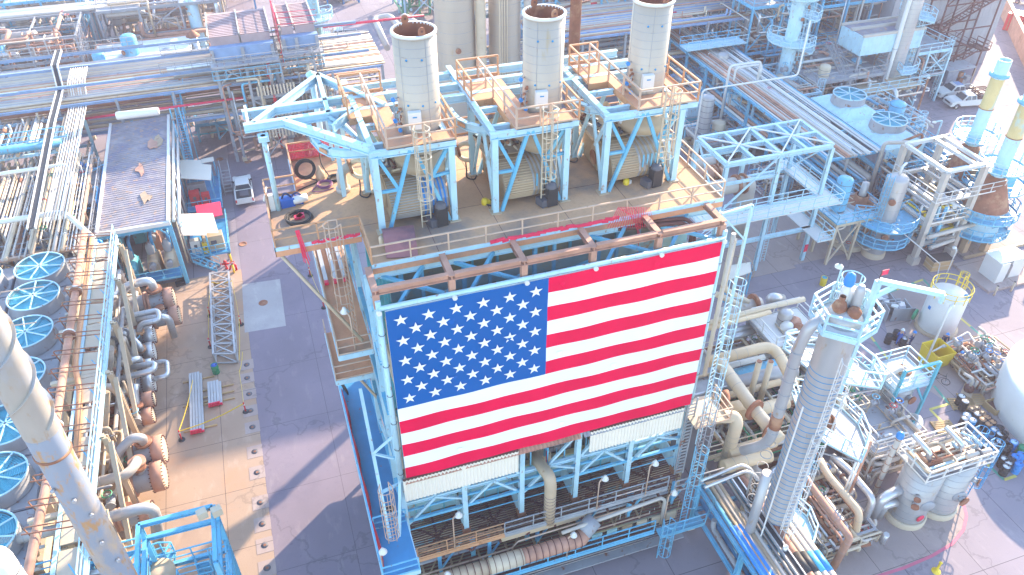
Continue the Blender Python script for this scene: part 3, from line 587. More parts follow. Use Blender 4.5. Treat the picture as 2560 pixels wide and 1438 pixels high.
# long beams tying the frames
t=T('tie_beams','pale blue steel beams running behind the three stacks and linking their frames','beams',(5,38,PZ))
for y,z in ((37.2,28.75),(38.6,28.75),(40.4,28.6)): MB().m('pale_blue').ibeam((4.4,y,z),(20,y,z),.3,.4,.05).build('beam',t)
# gantry at the left
g=T('monorail_gantry','pale blue hoist gantry of triangular beams above the left end of the roof deck','gantry',(0,36.5,24.5))
a_=at(610,321,28.9); b_=at(884,279,28.9); c_=at(606,287,28.9); d_=at(872,248,28.9); ap=at(795,192,28.9); e_=at(632,316,28.9); f_=at(962,268,28.9); k_=at(713,308,28.9); l_=at(926,376,28.9); m_=at(822,290,28.9)
for p,q,w in ((a_,b_,.3),(c_,d_,.3),(e_,ap,.26),(ap,f_,.26),(ap,m_,.22),(k_,l_,.3),(b_,m_-Vector((0,1.4,0)),.14)):
    MB().m('pale_blue').ibeam(p,q,w,.42,.06).build('beam',g)
MB().m('white_paint').beam(at(613,270,28.95),at(622,316,28.95),.12,.3).build('end_stop',g)
for (x,y,z0) in ((-.31,36.3,24.5),(3.07,36.6,24.5)): b=MB().m('pale_blue').tube([(x,y,z0),(x,y,28.7)],.13,8) if x<0 else MB().m('pale_blue').ibeam((x,y,z0),(x,y,28.7),.22,.22,up=(0,1,0)); b.box(x-.25,y-.25,28.45,x+.25,y+.25,28.7); b.build('post',g)
for x,y in ((3.1,40.6),(3.7,39.2)): MB().m('pale_blue').ibeam((x,y,24.5),(x,y,28.7),.2,.22,up=(0,1,0)).build('post',g)
MB().m('pale_blue').beam(m_,(5,34.2,27.5),.12).beam((3.1,40.5,28),(5.5,38.5,25),.12).build('brace',g)
MB().m('pale_blue').tube([(2.75,41.9,24),(2.75,41.9,28.9)],.16,8).lathe((2.75,41.9,28.9),[(.16,0),(.3,.05),(.3,.2),(.05,.35),(0,.36)],8).build('capped_post',g)
for nm,pts in (('left of the leftmost stack frame',((772,312),(780,345),(801,369),(825,381),(864,385),(914,382))),('between the left and middle stack frames',((1126,280),(1131,288),(1146,304),(1170,316),(1201,324),(1231,324))),('between the middle and right stack frames',((1432,252),(1440,261),(1470,273),(1520,279)))):
    P=[at(x,y,28.45) for x,y in pts]; c=T('curved_monorail','pale blue curved hoist rail with an orange sign '+nm,'hoist rail',P[-1],'curved hoist rails between the frames')
    b=MB().m('pale_blue')
    for p,q in zip(P[:-1],P[1:]): d=(q-p).normalized()*.04; b.ibeam(p-d,q+d,.22,.42,.05)
    b.build('rail_beam',c); k=len(P)//2; q=(P[k]+P[k-1])/2; d=(P[k]-P[k-1]).normalized(); n=Vector((d.y,-d.x,0)); MB().m('orange_rail').beam(q+n*.125-d*.28,q+n*.125+d*.28,.02,.2).build('sign_plate',c)
# ================================================================ things on the roof deck
def coil(name,label,c,R0,r,n,mt,tail=None,tilt=None):
    b=MB().m(mt); rnd=random.Random(int(R0*100)); ax=tilt or (0,0,1)
    for k in range(n): b.ring(Vector(c)+Vector((rnd.uniform(-.04,.04),rnd.uniform(-.04,.04),r+.5*r*k)),R0*rnd.uniform(.8,1.05),r,24,5,axis=(ax[0]+rnd.uniform(-.06,.06),ax[1]+rnd.uniform(-.06,.06),ax[2]))
    if tail: b.tube([Vector(p) for p in tail],r,5,bend=.3)
    return tag(b.build(name),label,'hose')
q=at(748,548,DZ); coil('coiled_hose','big flat coil of black hose with a red core near the lower left deck corner',q,.62,.035,9,'rubber'); b=MB().m('pink_red'); 
for k in range(3): b.obox((q.x-.05+k*.1,q.y+.05*k,DZ+.12),.17,.13,.07,k*.8)
tag(b.build('red_rags'),'crumpled red cloth inside the big black hose coil','cloth')
q=at(812,463,DZ); coil('coiled_hose','coil of purple hose on the deck between the gantry post and the red fence',q,.42,.03,5,'purple_hose',[q+Vector((-.4,0,.05)),q+Vector((-.8,-.5,.04)),q+Vector((-.3,-.7,.04)),q+Vector((.4,-.5,.04))])
q=at(835,448,DZ); coil('coiled_hose','small coil of black hose lying by the foot of the gantry post',q,.34,.03,6,'rubber',[q+Vector((-.2,.2,.1)),q+Vector((-.5,1,.5)),q+Vector((-.4,1.4,2.))])
q=at(768,450,DZ); coil('coiled_hose','large black hose coil hung upright on the red netted fence',q+Vector((0,-.1,.62)),.5,.035,8,'rubber',[q+Vector((.1,-.1,.15)),q+Vector((.6,-.4,.04)),q+Vector((-.6,-1.,.04))],(0.1,-1,.35))
q=at(802,446,DZ); b=MB().m('tan_pipe').lathe(q,[(.25,0),(.28,.3),(.1,.55),(.05,.75),(0,.76)],10); tag(b.build('canvas_sack'),'tan canvas sack slumped beside the upright black hose coil','sack')
b=MB().m('pink_red')
def net(mb,a,c,z0,z1,n=14,m=7,t=.018):
    a=Vector(a); c=Vector(c)
    for i in range(n+1): p=a+(c-a)*(i/n); mb.beam((p.x,p.y,z0),(p.x,p.y,z1),t)
    for j in range(m+1): z=z0+(z1-z0)*j/m; mb.beam((a.x,a.y,z),(c.x,c.y,z),t)
    return mb
net(b,(.75,41.2,0),(4.,41.2,0),24.55,25.55,40,12,.03); net(b,(.75,41.2,0),(.75,37.8,0),24.55,25.55,34,10,.025); tag(b.build('red_net_fence'),'red plastic mesh stretched along the railing at the far left deck corner','netting')
b=MB().m('pink_red'); rnd=random.Random(5)
x=9.2
while x<15.6:
    b.obox((x,29.96,DZ+.1+rnd.uniform(-.03,.06)),.22,.05,.06+.03*rnd.random(),rnd.uniform(-.2,.2)); x+=.3
tag(b.build('red_net_roll'),'long strip of red mesh crumpled along the front deck edge','netting')
b=MB().m('pink_red')
for k in range(20):
    x=15.6+k*.09; b.beam((x,29.85,DZ+.85-.02*k),(15.0+k*.14,29.7,DZ-.2-.5*(k/20)),.03,.012)
for k in range(8): b.beam((15.5+.2*k,29.84,DZ+.8-.06*k),(16.9,29.75,DZ-.1-.3*k),.014)
tag(b.build('red_net_drape'),'red mesh hanging over the front deck railing beside the outrigger beam','netting')
b=MB().m('pink_red'); q=Vector((.45,32.7,0))
for k in range(9): x=q.x-.1+k*.022; b.beam((x-.1,q.y-.05,DZ+.95),(x+.1*math.sin(k*2)+.05,q.y-.1-.03*(k%3),DZ-.6-.12*(k%5)),.035,.02)
tag(b.build('red_net_scarf'),'bunched red mesh dangling from the lower left deck railing','netting')
b=MB().m('pink_red')
for k in range(16): b.obox((1.0+k*.14,32.72,DZ+.06+.04*math.sin(k*1.7)),.12,.05,.05,.2*math.sin(k))
tag(b.build('red_net_strip'),'strip of red mesh along the deck edge above the caged ladder','netting')
b=MB(); pts=[at(953,571,DZ+.25),at(1032,560,DZ+.25),at(1046,640,DZ+.1),at(966,644,DZ+.1)]
b.m('purple_sheet'); A,B_,C_,D_=pts; n=8; vs=[]; fs=[]
for i in range(n+1):
    u=i/n; l=A.lerp(D_,u); r_=B_.lerp(C_,u); zz=DZ+.08+.55*math.sin(PI*min(1,u*1.1))**.6; vs+= [(l.x,l.y,zz),(r_.x,r_.y,zz),(l.x,l.y,zz-.04),(r_.x,r_.y,zz-.04)]
for i in range(n): a=4*i; fs+=[(a,a+4,a+5,a+1),(a+2,a+3,a+7,a+6),(a,a+2,a+6,a+4),(a+1,a+5,a+7,a+3)]
fs+=[(0,1,3,2),(4*n,4*n+2,4*n+3,4*n+1)]; b.add(vs,fs); tag(b.build('metal_sheet'),'large curved purple-brown metal sheet lying at the front edge of the deck','sheet')
q=at(727,512,DZ)
b=MB().m('vivid_blue').obox((q.x-.15,q.y,DZ+.22),.35,.25,.22,.1).obox((q.x+.45,q.y+.1,DZ+.18),.22,.2,.18,-.2); b.m('navy_cloth').tube([q+Vector((-.4,0,.4)),q+Vector((-.2,.1,.75)),q+Vector((.1,0,.45))],.05,6,bend=.3).tube([q+Vector((.1,.2,.35)),q+Vector((.4,.1,.65)),q+Vector((.7,0,.3))],.05,6,bend=.3); tag(b.build('tool_bag'),'bright blue tool bags with black straps inside the small corner railing','bag')
q=at(752,508,DZ); tag(MB().m('white_paint').lathe(q+Vector((0,0,.25)),[(0,-.4),(.2,-.38),(.22,0),(.2,.38),(0,.4)],12,axis=(1,.2,0)).build('white_canister'),'white canister lying beside the blue tool bags','canister')
q=at(683,525,DZ); tag(MB().m('white_paint').obox((q.x,q.y,DZ+.45),.12,.12,.45,.1).cyl(q+Vector((-.35,-.2,.7)),q+Vector((-.1,.3,1.2)),.05,8).build('white_locker'),'slim white box on the left corner of the small railing','box')
for (x,y),l in (((1212,510),'yellow'),((1565,460),'yellow')):
    q=at(x,y,DZ); b=MB().m('yellow').lathe(q,[(.17,0),(.19,.15),(.14,.3),(0,.33)],12); 
    if x>1500: b.m('white_paint').lathe(q,[(.13,-0.0),(.14,.02)],10)
    b.obox((q.x+.15,q.y,DZ+.1),.12,.1,.1,.4)
    tag(b.build('yellow_pail'),'small yellow pail on the deck left of the middle blower' if x<1300 else 'yellow topped pail in front of the right-hand blower','pail')
q=at(1225,512,DZ); coil('coiled_hose','thin black cable loops around the yellow pail by the middle frame post',q+Vector((.1,.1,0)),.3,.02,4,'black')
q=at(955,612,DZ); tag(MB().m('cream').lathe(q,[(.12,0),(.14,.4),(.05,.5),(0,.5)],10).build('gas_bottle'),'small cream bottle at the foot of the left frame post','bottle')
b=MB().m('rubber'); 
for k in range(6): b.ring((2.05+.02*k,28.4,8.6+.06*k),.33,.05,18,6,axis=(.3,1,.4))
tag(b.build('coiled_hose'),'thick coil of black hose on the blue side walkway beside the red mesh','hose')
b=MB().m('rubber')
for k in range(5): b.ring((1.35,38.6,8.9+.05*k),.5,.04,18,5,axis=(1,.3,.2))
tag(b.build('coiled_hose'),'black hose coil hung at the top end of the blue side walkway','hose')
b=MB().m('red')
for k in range(44):
    y=38.2-k*.3; w=.1+.1*math.sin(k*.28)**2; b.hexa([(1.12,y,8.6),(1.12+w,y,8.6),(1.12+w,y-.31,8.6),(1.12,y-.31,8.6),(1.1,y,9.35),(1.1+w*.7,y,9.35),(1.1+w*.7,y-.31,9.35),(1.1,y-.31,9.35)])
tag(b.build('red_banner_cloth'),'long strip of bright red cloth tied along the blue side walkway rail','cloth')
# ================================================================ generators for racks, modules, vessels, vehicles
PALE=['offwhite_pipe','cream','tan_pipe','offwhite_pipe','alu','grey_steel','rust_pink']
def pipe_rack(label,ax,a0,a1,c0,c1,levels,sp=6.,bm='grey_steel',name='pipe_rack',edge=None,group='pipe racks'):
    """levels: (z, count, palette, seed, rmin, rmax)"""
    V=(lambda a,c,z:Vector((a,c,z))) if ax=='x' else (lambda a,c,z:Vector((c,a,z)))
    t=T(name,label,'pipe rack',V((a0+a1)/2,(c0+c1)/2,0),group); n=max(1,round((a1-a0)/sp)); zs=[l[0] for l in levels]; zt=max(zs)
    for i in range(n+1):
        a=a0+(a1-a0)*i/n; b=MB().m(bm)
        for c in (c0,c1): b.ibeam(V(a,c,0),V(a,c,zt),.28,.28,.05,up=(0,1,0)); b.m('cream').beam(V(a,c,0),V(a,c,.5),.5); b.m(bm)
        for z in zs: b.ibeam(V(a,c0,z-.15),V(a,c1,z-.15),.22,.28,.04)
        b.build('rack_bent',t)
    b=MB().m(edge or bm)
    for z in zs: b.ibeam(V(a0,c0,z-.1),V(a1,c0,z-.1),.2,.28,.04); b.ibeam(V(a0,c1,z-.1),V(a1,c1,z-.1),.2,.28,.04); b.ibeam(V(a0,(c0+c1)/2,z-.1),V(a1,(c0+c1)/2,z-.1),.14,.2,.03)
    b.build('rack_beam',t)
    for z,cnt,pal,seed,r0,r1 in levels:
        rnd=random.Random(seed); cs=sorted(rnd.uniform(c0+.2,c1-.2) for _ in range(cnt)) if cnt<6 else [c0+.25+(c1-c0-.5)*(k+rnd.uniform(-.25,.25))/(cnt-1) for k in range(cnt)]
        w=(c1-c0)/max(cnt,1)
        for c in cs:
            r=min(rnd.uniform(r0,r1)*(1 if rnd.random()<.75 else .5),w*.49); b=MB().m(rnd.choice(pal)); s0=a0-.4 if rnd.random()<.6 else rnd.uniform(a0,a0+(a1-a0)*.3); s1=a1+.4 if rnd.random()<.6 else rnd.uniform(a1-(a1-a0)*.3,a1)
            pts=[V(s0,c,z+r),V(s1,c,z+r)]
            if s0>a0: pts=[V(s0,c,z-rnd.uniform(1,2.5))]+pts
            if s1<a1: pts+= [V(s1,c,z+r+rnd.choice((-2.,.8)))]
            b.tube(pts,r,8,bend=r*2.2)
            if rnd.random()<.4:
                m_=b.m(rnd.choice(['rust','white_paint','grey_steel','red' if rnd.random()<.3 else 'cream'])); u=rnd.uniform(max(s0,a0)+1,min(s1,a1)-1)
                b.cyl(V(u,c,z+r),V(u+rnd.choice((.12,.12,.9)),c,z+r),r*1.3,8)
            b.build('pipe',t)
    return t
def rpipes(t,rnd,x0,y0,x1,y1,z0,z1,n,pal,r=(.05,.14),name='pipe',vert=.5):
    for _ in range(n):
        p=Vector((rnd.uniform(x0,x1),rnd.uniform(y0,y1),rnd.uniform(z0,z1))); P=[p.copy()]; q=p.copy(); last=-1
        for k in range(rnd.randint(2,5)):
            ax=rnd.choice([2,2,0,1] if rnd.random()<vert else [0,1]); 
            if ax==last: ax=(ax+1)%3
            last=ax; lo=(x0,y0,z0)[ax]; hi=(x1,y1,z1)[ax]; q=q.copy(); q[ax]=rnd.uniform(lo,hi)
            if abs(q[ax]-P[-1][ax])<.5: continue
            P.append(q)
        if len(P)<2: continue
        rr=rnd.uniform(*r)*(1 if rnd.random()<.75 else 1.7); b=MB().m(rnd.choice(pal)).tube(P,rr,6,bend=rr*3)
        if rnd.random()<.35 and len(P)>2: m_=(P[0]+P[1])/2; d=(P[1]-P[0]).normalized(); b.m(rnd.choice(['rust','grey_steel','dark_steel'])).cyl(m_-d*.06,m_+d*.06,rr*1.8,8)
        b.build(name,t)
def module(name,label,cat,x0,y0,x1,y1,levels,mt='blue',seed=1,npipe=16,nves=2,nval=5,pal=None,bay=4.,floor='grey_steel',rm=None,ftop=True,brace=True,cover=.6,group=None,base=0.,ladd=True,pr=(.05,.13),pz=None):
    t=T(name,label,cat,((x0+x1)/2,(y0+y1)/2,base),group); rnd=random.Random(seed); pal=pal or PALE; rm=rm or mt
    nx=max(1,round((x1-x0)/bay)); ny=max(1,round((y1-y0)/bay)); zt=levels[-1]
    for i in range(nx+1):
        for j in range(ny+1):
            if 0<i<nx and 0<j<ny: continue
            x=x0+(x1-x0)*i/nx; y=y0+(y1-y0)*j/ny; MB().m(mt).ibeam((x,y,base),(x,y,zt),.24,.24,.05,up=(0,1,0)).build('column',t)
    for li,z in enumerate(levels):
        b=MB().m(mt)
        for j in range(ny+1): y=y0+(y1-y0)*j/ny; b.ibeam((x0,y,z-.12),(x1,y,z-.12),.18,.26,.04)
        for i in range(nx+1): x=x0+(x1-x0)*i/nx; b.ibeam((x,y0,z-.125),(x,y1,z-.125),.18,.26,.04)
        b.build('floor_beam',t)
        b=MB().m(floor); done=0
        for i in range(nx):
            for j in range(ny):
                if rnd.random()<(cover if (li<len(levels)-1 or ftop) else 0): b.box(x0+(x1-x0)*i/nx+.05,y0+(y1-y0)*j/ny+.05,z,x0+(x1-x0)*(i+1)/nx-.05,y0+(y1-y0)*(j+1)/ny-.05,z+.04); done+=1
        if done: b.build('floor_plate',t); b=MB(); rail(b,[(x0,y0,z),(x1,y0,z),(x1,y1,z),(x0,y1,z)],rm,closed=True,sp=2,r=.032); b.build('railing',t)
    if brace:
        b=MB().m(mt); zz=[base]+list(levels)
        for li in range(len(levels)):
            a,c=zz[li],zz[li+1]
            if rnd.random()<.8: i=rnd.randrange(nx); xa=x0+(x1-x0)*i/nx; xb=x0+(x1-x0)*(i+1)/nx; b.beam((xa,y0,a+.1),(xb,y0,c-.2),.13); b.beam((xb,y0-.01,a+.1),(xa,y0-.01,c-.2),.12)
            if rnd.random()<.6: b.beam((x1,y0,a+.1),(x1,y0+(y1-y0)/ny,c-.2),.13)
        if b.v: b.build('brace',t)
    for k in range(nves):
        z=rnd.choice([base]+list(levels[:-1] if len(levels)>1 else levels)); r=rnd.uniform(.5,.95); cx,cy=rnd.uniform(x0+1,x1-1),rnd.uniform(y0+1,y1-1); m_=rnd.choice(['cladding','cream','offwhite_pipe','blue','cladding'])
        if rnd.random()<.55:
            L=rnd.uniform(1.5,3); zc=z+r+.5; b=MB().m(m_).lathe((cx-L,cy,zc),[(0,-.35*r),(r*.6,-.28*r),(r*.93,-.1*r),(r,0),(r,2*L),(r*.93,2*L+.1*r),(r*.6,2*L+.28*r),(0,2*L+.35*r)],18,axis=(1,0,0)); b.m('cream').box(cx-L*.6,cy-r*.7,z,cx-L*.6+.3,cy+r*.7,zc-r*.5).box(cx+L*.6,cy-r*.7,z,cx+L*.6+.3,cy+r*.7,zc-r*.5); b.build('drum',t)
        else:
            h=rnd.uniform(2.5,5); b=MB().m(m_).lathe((cx,cy,z),[(r,.3),(r,h),(r*.9,h+.15*r),(r*.5,h+.33*r),(0,h+.38*r)],18); rings(b,(cx,cy),r,z+.3,z+h,.7); b.build('vertical_drum',t)
    rpipes(t,rnd,x0-.6,y0-.6,x1+.6,y1+.6,base+.3,pz or zt+.5,npipe,pal,pr)
    for k in range(nval):
        b=MB(); valve(b,(rnd.uniform(x0,x1),rnd.uniform(y0,y1),rnd.choice([base]+list(levels))+.8),rnd.uniform(.12,.2),rnd.choice([(1,0,0),(0,1,0)]),rnd.choice(['blue','red','bright_blue','green'])); b.build('valve',t)
    if ladd: b=MB(); ladder(b,(x1+.15,y0+.8,base),zt,(1,0),rm); b.build('caged_ladder',t)
    return t
def vessel(name,label,cat,x,y,r,z0,z1,mt='cladding',head=True,rsp=.6,plats=(),lad=None,skirt=True,group=None,noz=3,seed=1,rmt='pale_blue',rim=None,top=None,flat=False):
    t=T(name,label,cat,(x,y,0),group); rnd=random.Random(seed); b=MB()
    if skirt and z0<3: b.m('cream').lathe((x,y,0),[(r*1.12,0),(r*1.12,.5),(r*1.0,.55),(r*.98,z0)],24,close=False)
    pr=[(r,z0),(r,z1)]+([(r*.93,z1+.16*r),(r*.75,z1+.3*r),(r*.4,z1+.42*r),(0,z1+.46*r)] if head and not flat else [(0,z1+.02)])
    if z0>3: pr=[(0,z0-.3*r),(r*.6,z0-.25*r),(r*.93,z0-.1*r)]+pr
    b.m(mt).lathe((x,y,0),pr,28); b.build('shell',t)
    if rsp: b=MB(); rings(b,(x,y),r,z0,z1,rsp,'grey_steel'); b.build('band',t)
    for (a0,a1,z,w) in plats: b=MB(); arcdeck(b,(x,y),r+.05,r+w,a0,a1,z,rmt,n=max(4,int((a1-a0)/22))); b.build('platform',t)
    if lad: 
        for (az,za,zb) in lad: a=R(az); b=MB(); ladder(b,(x+(r+.3)*math.cos(a),y+(r+.3)*math.sin(a),za),zb,(math.cos(a),math.sin(a)),rmt); b.build('caged_ladder',t)
    for k in range(noz):
        a=rnd.uniform(-2.8,-.3); z=rnd.uniform(z0+.5,z1-.5); d=Vector((math.cos(a),math.sin(a),0)); rr=rnd.uniform(.1,.25); c=Vector((x,y,z)); b=MB().m(mt).cyl(c+d*(r-.05),c+d*(r+.35),rr,10); b.m('rust').cyl(c+d*(r+.35),c+d*(r+.45),rr*1.5,12); b.build('nozzle',t)
    if top: b=MB(); top(b); b.build('top_piping',t)
    return t
def pickup(label,x,y,rz,body='white_paint',load=None,group='pickup trucks'):
    """pickup heading +X before rotation; wheels on the ground"""
    t=T('pickup_truck',label,'pickup',(0,0,0),group); W_=.96
    def ex(b,P,w0,w1=None,taper=None):
        n=len(P); w1=w1 or w0; hs=[w0]*n if not taper else taper
        vs=[(p[0],-hs[i],p[1]) for i,p in enumerate(P)]+[(p[0],hs[i],p[1]) for i,p in enumerate(P)]
        b.add(vs,[tuple(range(n)),tuple(range(n,2*n))[::-1]]+[((k+1)%n,k,k+n,(k+1)%n+n) for k in range(n)]); return b
    # body sides with wheel arches
    def arch(cx,r=.48,z=.36): return [(cx+r*math.cos(a),z+r*math.sin(a)) for a in [R(q) for q in (165,135,105,75,45,15)]]
    P=[(-2.75,.55),(-2.75,1.12),(-.75,1.12),(-.72,1.18),(1.15,1.2),(2.35,1.1),(2.7,.95),(2.78,.5),(2.75,.42)]+[(cx,z) for cx,z in arch(1.85)[::-1]]+[(1.3,.42),(-1.25,.42)]+[(cx,z) for cx,z in arch(-1.75)[::-1]]+[(-2.3,.48)]
    b=MB().m(body); ex(b,P,W_); ex(b,[(2.78,.45),(2.78,.7),(2.86,.68),(2.86,.47)],.9); b.build('body',t)
    b=MB().m(body); ex(b,[(-.75,1.12),(-.62,1.72),(-.5,1.8),(.55,1.82),(.7,1.76),(1.3,1.16)],.8,taper=[.93,.74,.7,.7,.72,.9]); b.build('cab',t)
    b=MB().m('glass'); b.add([(.75,-.71,1.73),(.75,.71,1.73),(1.3,.86,1.21),(1.3,-.86,1.21)],[(0,1,2,3)] ); b.add([(-.665,-.68,1.68),(-.665,.68,1.68),(-.765,.82,1.2),(-.765,-.82,1.2)],[(3,2,1,0)])
    o=.012
    for s_ in (-1,1):
        for xa,xb in ((-.6,.05),(.13,.95)):
            xt=min(xb,.58); y0,y1=s_*(.915+o),s_*(.735+o)
            b.add([(xa,y0,1.22),(xb,y0,1.22),(xt,y1,1.68),(xa+.04,y1,1.68)],[(0,1,2,3) if s_<0 else (3,2,1,0)])
    b.build('window',t)
    b=MB().m('black').box(-2.7,-.8,1.13,-.85,.8,1.135); b.m(body).box(-2.72,-.94,1.12,-.78,-.82,1.2).box(-2.72,.82,1.12,-.78,.94,1.2).box(-2.76,-.9,1.12,-2.68,.9,1.2); b.m('dark_steel').box(-2.3,-.5,1.13,-1.2,.4,1.28); b.build('cargo_bed',t)
    MB().m('black').box(2.8,-.55,.72,2.83,.55,.92).build('grille',t)
    for s_ in (-1,1):
        MB().m('alu').box(2.72,s_*.78-.13,.78,2.81,s_*.78+.13,.95).build('headlight',t); MB().m('red').box(-2.79,s_*.87-.07,.75,-2.74,s_*.87+.07,1.1).build('tail_light',t)
        MB().m('black').box(.85,s_*1.0-.1,1.25,.95,s_*1.0+.1,1.42).build('mirror',t)
        for cx in (1.85,-1.75):
            w=MB().m('rubber').lathe((cx,s_*.72-.0,.37),[(.22,-.12),(.35,-.12),(.37,-.06),(.37,.08),(.35,.13),(.22,.13)],18,axis=(0,1,0)).build('wheel',t); MB().m('chrome').lathe((cx,s_*.72,.37),[(0,.1),(.2,.12),(.23,.13)],12,axis=(0,s_,0)).build('rim',w)
    if load=='stake':
        b=MB().m('rust_dark')
        for z in (1.3,1.55,1.8,2.0): b.box(-2.75,-1.,z,-.9,-.95,z+.14).box(-2.75,.95,z,-.9,1.,z+.14).box(-2.75,-.95,z,-2.7,.95,z+.14).box(-.95,-.95,z,-.9,.95,z+.14)
        b.build('stake_sides',t); rnd=random.Random(2); b=MB()
        for k in range(12): b.m(rnd.choice(['rust','black','grey_steel','blue'])).obox((rnd.uniform(-2.4,-1.2),rnd.uniform(-.6,.6),1.4+rnd.random()*.4),.2,.15,.2,rnd.random()*3)
        b.build('tool_load',t)
    if load=='rack': b=MB().m('bright_blue'); [b.box(-.45+k*.25,-.55,1.83,-.38+k*.25,.55,1.87) for k in range(4)]; b.build('roof_bar',t)
    t.location=(x,y,0.012); t.rotation_euler[2]=rz; return t
def person(label,x,y,rz,z=0.,shirt='navy_cloth',hat='bright_blue',pose='stand',vest=None):
    t=T('person',label,'person',(x,y,z))
    def skin(verts,edges,rad,name,mt,par,root=0):
        me=bpy.data.meshes.new(name); me.from_pydata([Vector(v) for v in verts],edges,[]); me.materials.append(M[mt]); o=bpy.data.objects.new(name,me); COL.objects.link(o); o.parent=par
        md=o.modifiers.new('skin','SKIN'); md.use_smooth_shade=True
        if not me.skin_vertices: me.attributes.new  # layer is created by the modifier below
        bm=bmesh.new(); bm.from_mesh(me); l=bm.verts.layers.skin.verify(); bm.verts.ensure_lookup_table()
        for i,v in enumerate(bm.verts): v[l].radius=(rad[i],rad[i]); v[l].use_root=(i==root)
        bm.to_mesh(me); bm.free(); s_=o.modifiers.new('sub','SUBSURF'); s_.levels=1; s_.render_levels=1; return o
    lean=.18 if pose=='bend' else 0
    V=[(0,0,.95),(lean*.5,0,1.15),(lean,0,1.38),(lean*1.2,0,1.5),(lean*1.5,0,1.62),(lean*1.5,0,1.72),
       (0,.1,.9),(.04,.12,.5),(0,.12,.08),(.14,.13,.03),(0,-.1,.9),(.1,-.12,.5),(.08 if pose!='stand' else 0,-.13,.08),(.22 if pose!='stand' else .14,-.14,.03),
       (lean,.19,1.4),(lean+.04,.25,1.12),(lean+.22,.2,.95 if pose=='stand' else 1.05),(lean+.3,.19,.93 if pose=='stand' else 1.05),(lean,-.19,1.4),(lean+.04,-.25,1.12),(lean+.22,-.2,.95 if pose=='stand' else 1.1),(lean+.3,-.19,.93 if pose=='stand' else 1.1)]
    E_=[(0,1),(1,2),(2,3),(3,4),(4,5),(0,6),(6,7),(7,8),(8,9),(0,10),(10,11),(11,12),(12,13),(2,14),(14,15),(15,16),(16,17),(2,18),(18,19),(19,20),(20,21)]
    rad=[.13,.13,.14,.06,.1,.08,.09,.065,.045,.04,.09,.065,.045,.04,.065,.05,.035,.03,.065,.05,.035,.03]
    skin(V,E_,rad,'body','skin',t)
    idx=[0,1,2,6,7,8,10,11,12,14,15,16,18,19,20]; mp={k:i for i,k in enumerate(idx)}; e2=[(mp[a],mp[c]) for a,c in E_ if a in mp and c in mp]
    skin([V[k] for k in idx],e2,[rad[k]+.018 for k in idx],'coverall',shirt,t)
    MB().m('black').obox((.1,.12,.05),.14,.055,.05).build('boot',t); MB().m('black').obox((.14,-.13,.05),.14,.055,.05).build('boot',t)
    MB().m(hat).lathe((lean*1.5,0,1.72),[(.16,-.02),(.13,0),(.12,.07),(.07,.12),(0,.135)],14).build('hard_hat',t)
    for o in t.children:
        if o.type=='MESH' and o.name.startswith(('boot','hard_hat')): o.location=o.location+Vector((x,y,z))
    if vest: skin([V[0],V[1],V[2]],[(0,1),(1,2)],[.155,.16,.17],'vest',vest,t)
    t.rotation_euler[2]=rz; return t
def barrel(label,x,y,mt='black',lid=None,z=0.,group='chemical drums'):
    t=T('drum',label,'drum',(x,y,z),group); b=MB().m(mt).lathe((x,y,z),[(0,.0),(.29,.0),(.3,.02),(.29,.06),(.29,.29),(.31,.31),(.29,.33),(.29,.58),(.31,.6),(.29,.62),(.29,.86),(.3,.9),(.27,.9),(.27,.86),(0,.86)],16); b.build('body',t)
    b=MB().m(lid or mt).lathe((x,y,z),[(.26,.865),(.26,.88),(0,.88)],16); b.m('black').cyl((x+.15,y,z+.88),(x+.15,y,z+.92),.04,8); b.build('lid',t); return t
# ================================================================ left: air coolers
def fan(x,y,z,r,label,n=8,mt='pale_blue',group='fans on the left cooler deck'):
    t=T('cooling_fan',label,'fan',(x,y,z),group)
    MB().m('grey_steel').lathe((x,y,z-1.0),[(r+.1,0),(r,.6),(r,1.)],36).build('shroud',t)
    b=MB().m(mt).ring((x,y,z),r,.06,36,6); b.build('rim',t)
    b=MB().m('teal')
    for k in range(14):  # fine guard mesh rings over the blades
        b.ring((x,y,z-.06),r*(k+.5)/14,.018,28,3)
    b.m('teal').lathe((x,y,z-.35),[(0,0),(r*.98,0)],32)
    for k in range(6): a=k*PI/3+x; b.m('teal').beam((x,y,z-.3),(x+r*.93*math.cos(a),y+r*.93*math.sin(a),z-.26),.42,.03)
    b.build('guard_mesh',t)
    b=MB().m('white_paint' if mt!='pale_blue' else mt)
    for k in range(n): a=k*2*PI/n+.15+y*1.7; b.beam((x,y,z+.02),(x+r*math.cos(a),y+r*math.sin(a),z+.02),.09,.07)
    b.build('guard_bar',t); return t
fy_l=[61.2,57.2,52.7,47.9,43.3,38.9,34.4,29.9]
cn=['first fan from the rear','second fan from the rear','third fan from the rear','fourth fan from the rear','fifth fan from the rear','sixth fan from the rear','seventh fan from the rear','nearest fan']
for y,l in zip(fy_l,cn): fan(-19.75,y,8.,1.85,'big guarded fan on the left cooler deck, '+l)
for y,l in zip((60.9,56.4),('behind','before')): fan(-24.3,y,8,1.85,'fan cut off by the left picture edge, the one '+l+' the second row gap')
t=T('cooler_deck','long grey box of the air coolers carrying the round fans at the left edge','air cooler',(-21,45,0))
b=MB().m('louver')
yy=[63.4]+[(a_+c_)/2 for a_,c_ in zip(fy_l[:-1],fy_l[1:])]+[27.6]
for a_,c_ in zip(yy[:-1],yy[1:]): b.m('louver').box(-27,c_+.05,5.2,-22.1,a_-.05,6.9).box(-21.9,c_+.05,5.2,-17.55,a_-.05,6.9); b.m('grey_steel').box(-21.85,c_+.1,6.9,-17.6,a_-.1,6.95).box(-26.9,c_+.1,6.9,-22.15,a_-.1,6.95)
b.build('plenum',t)
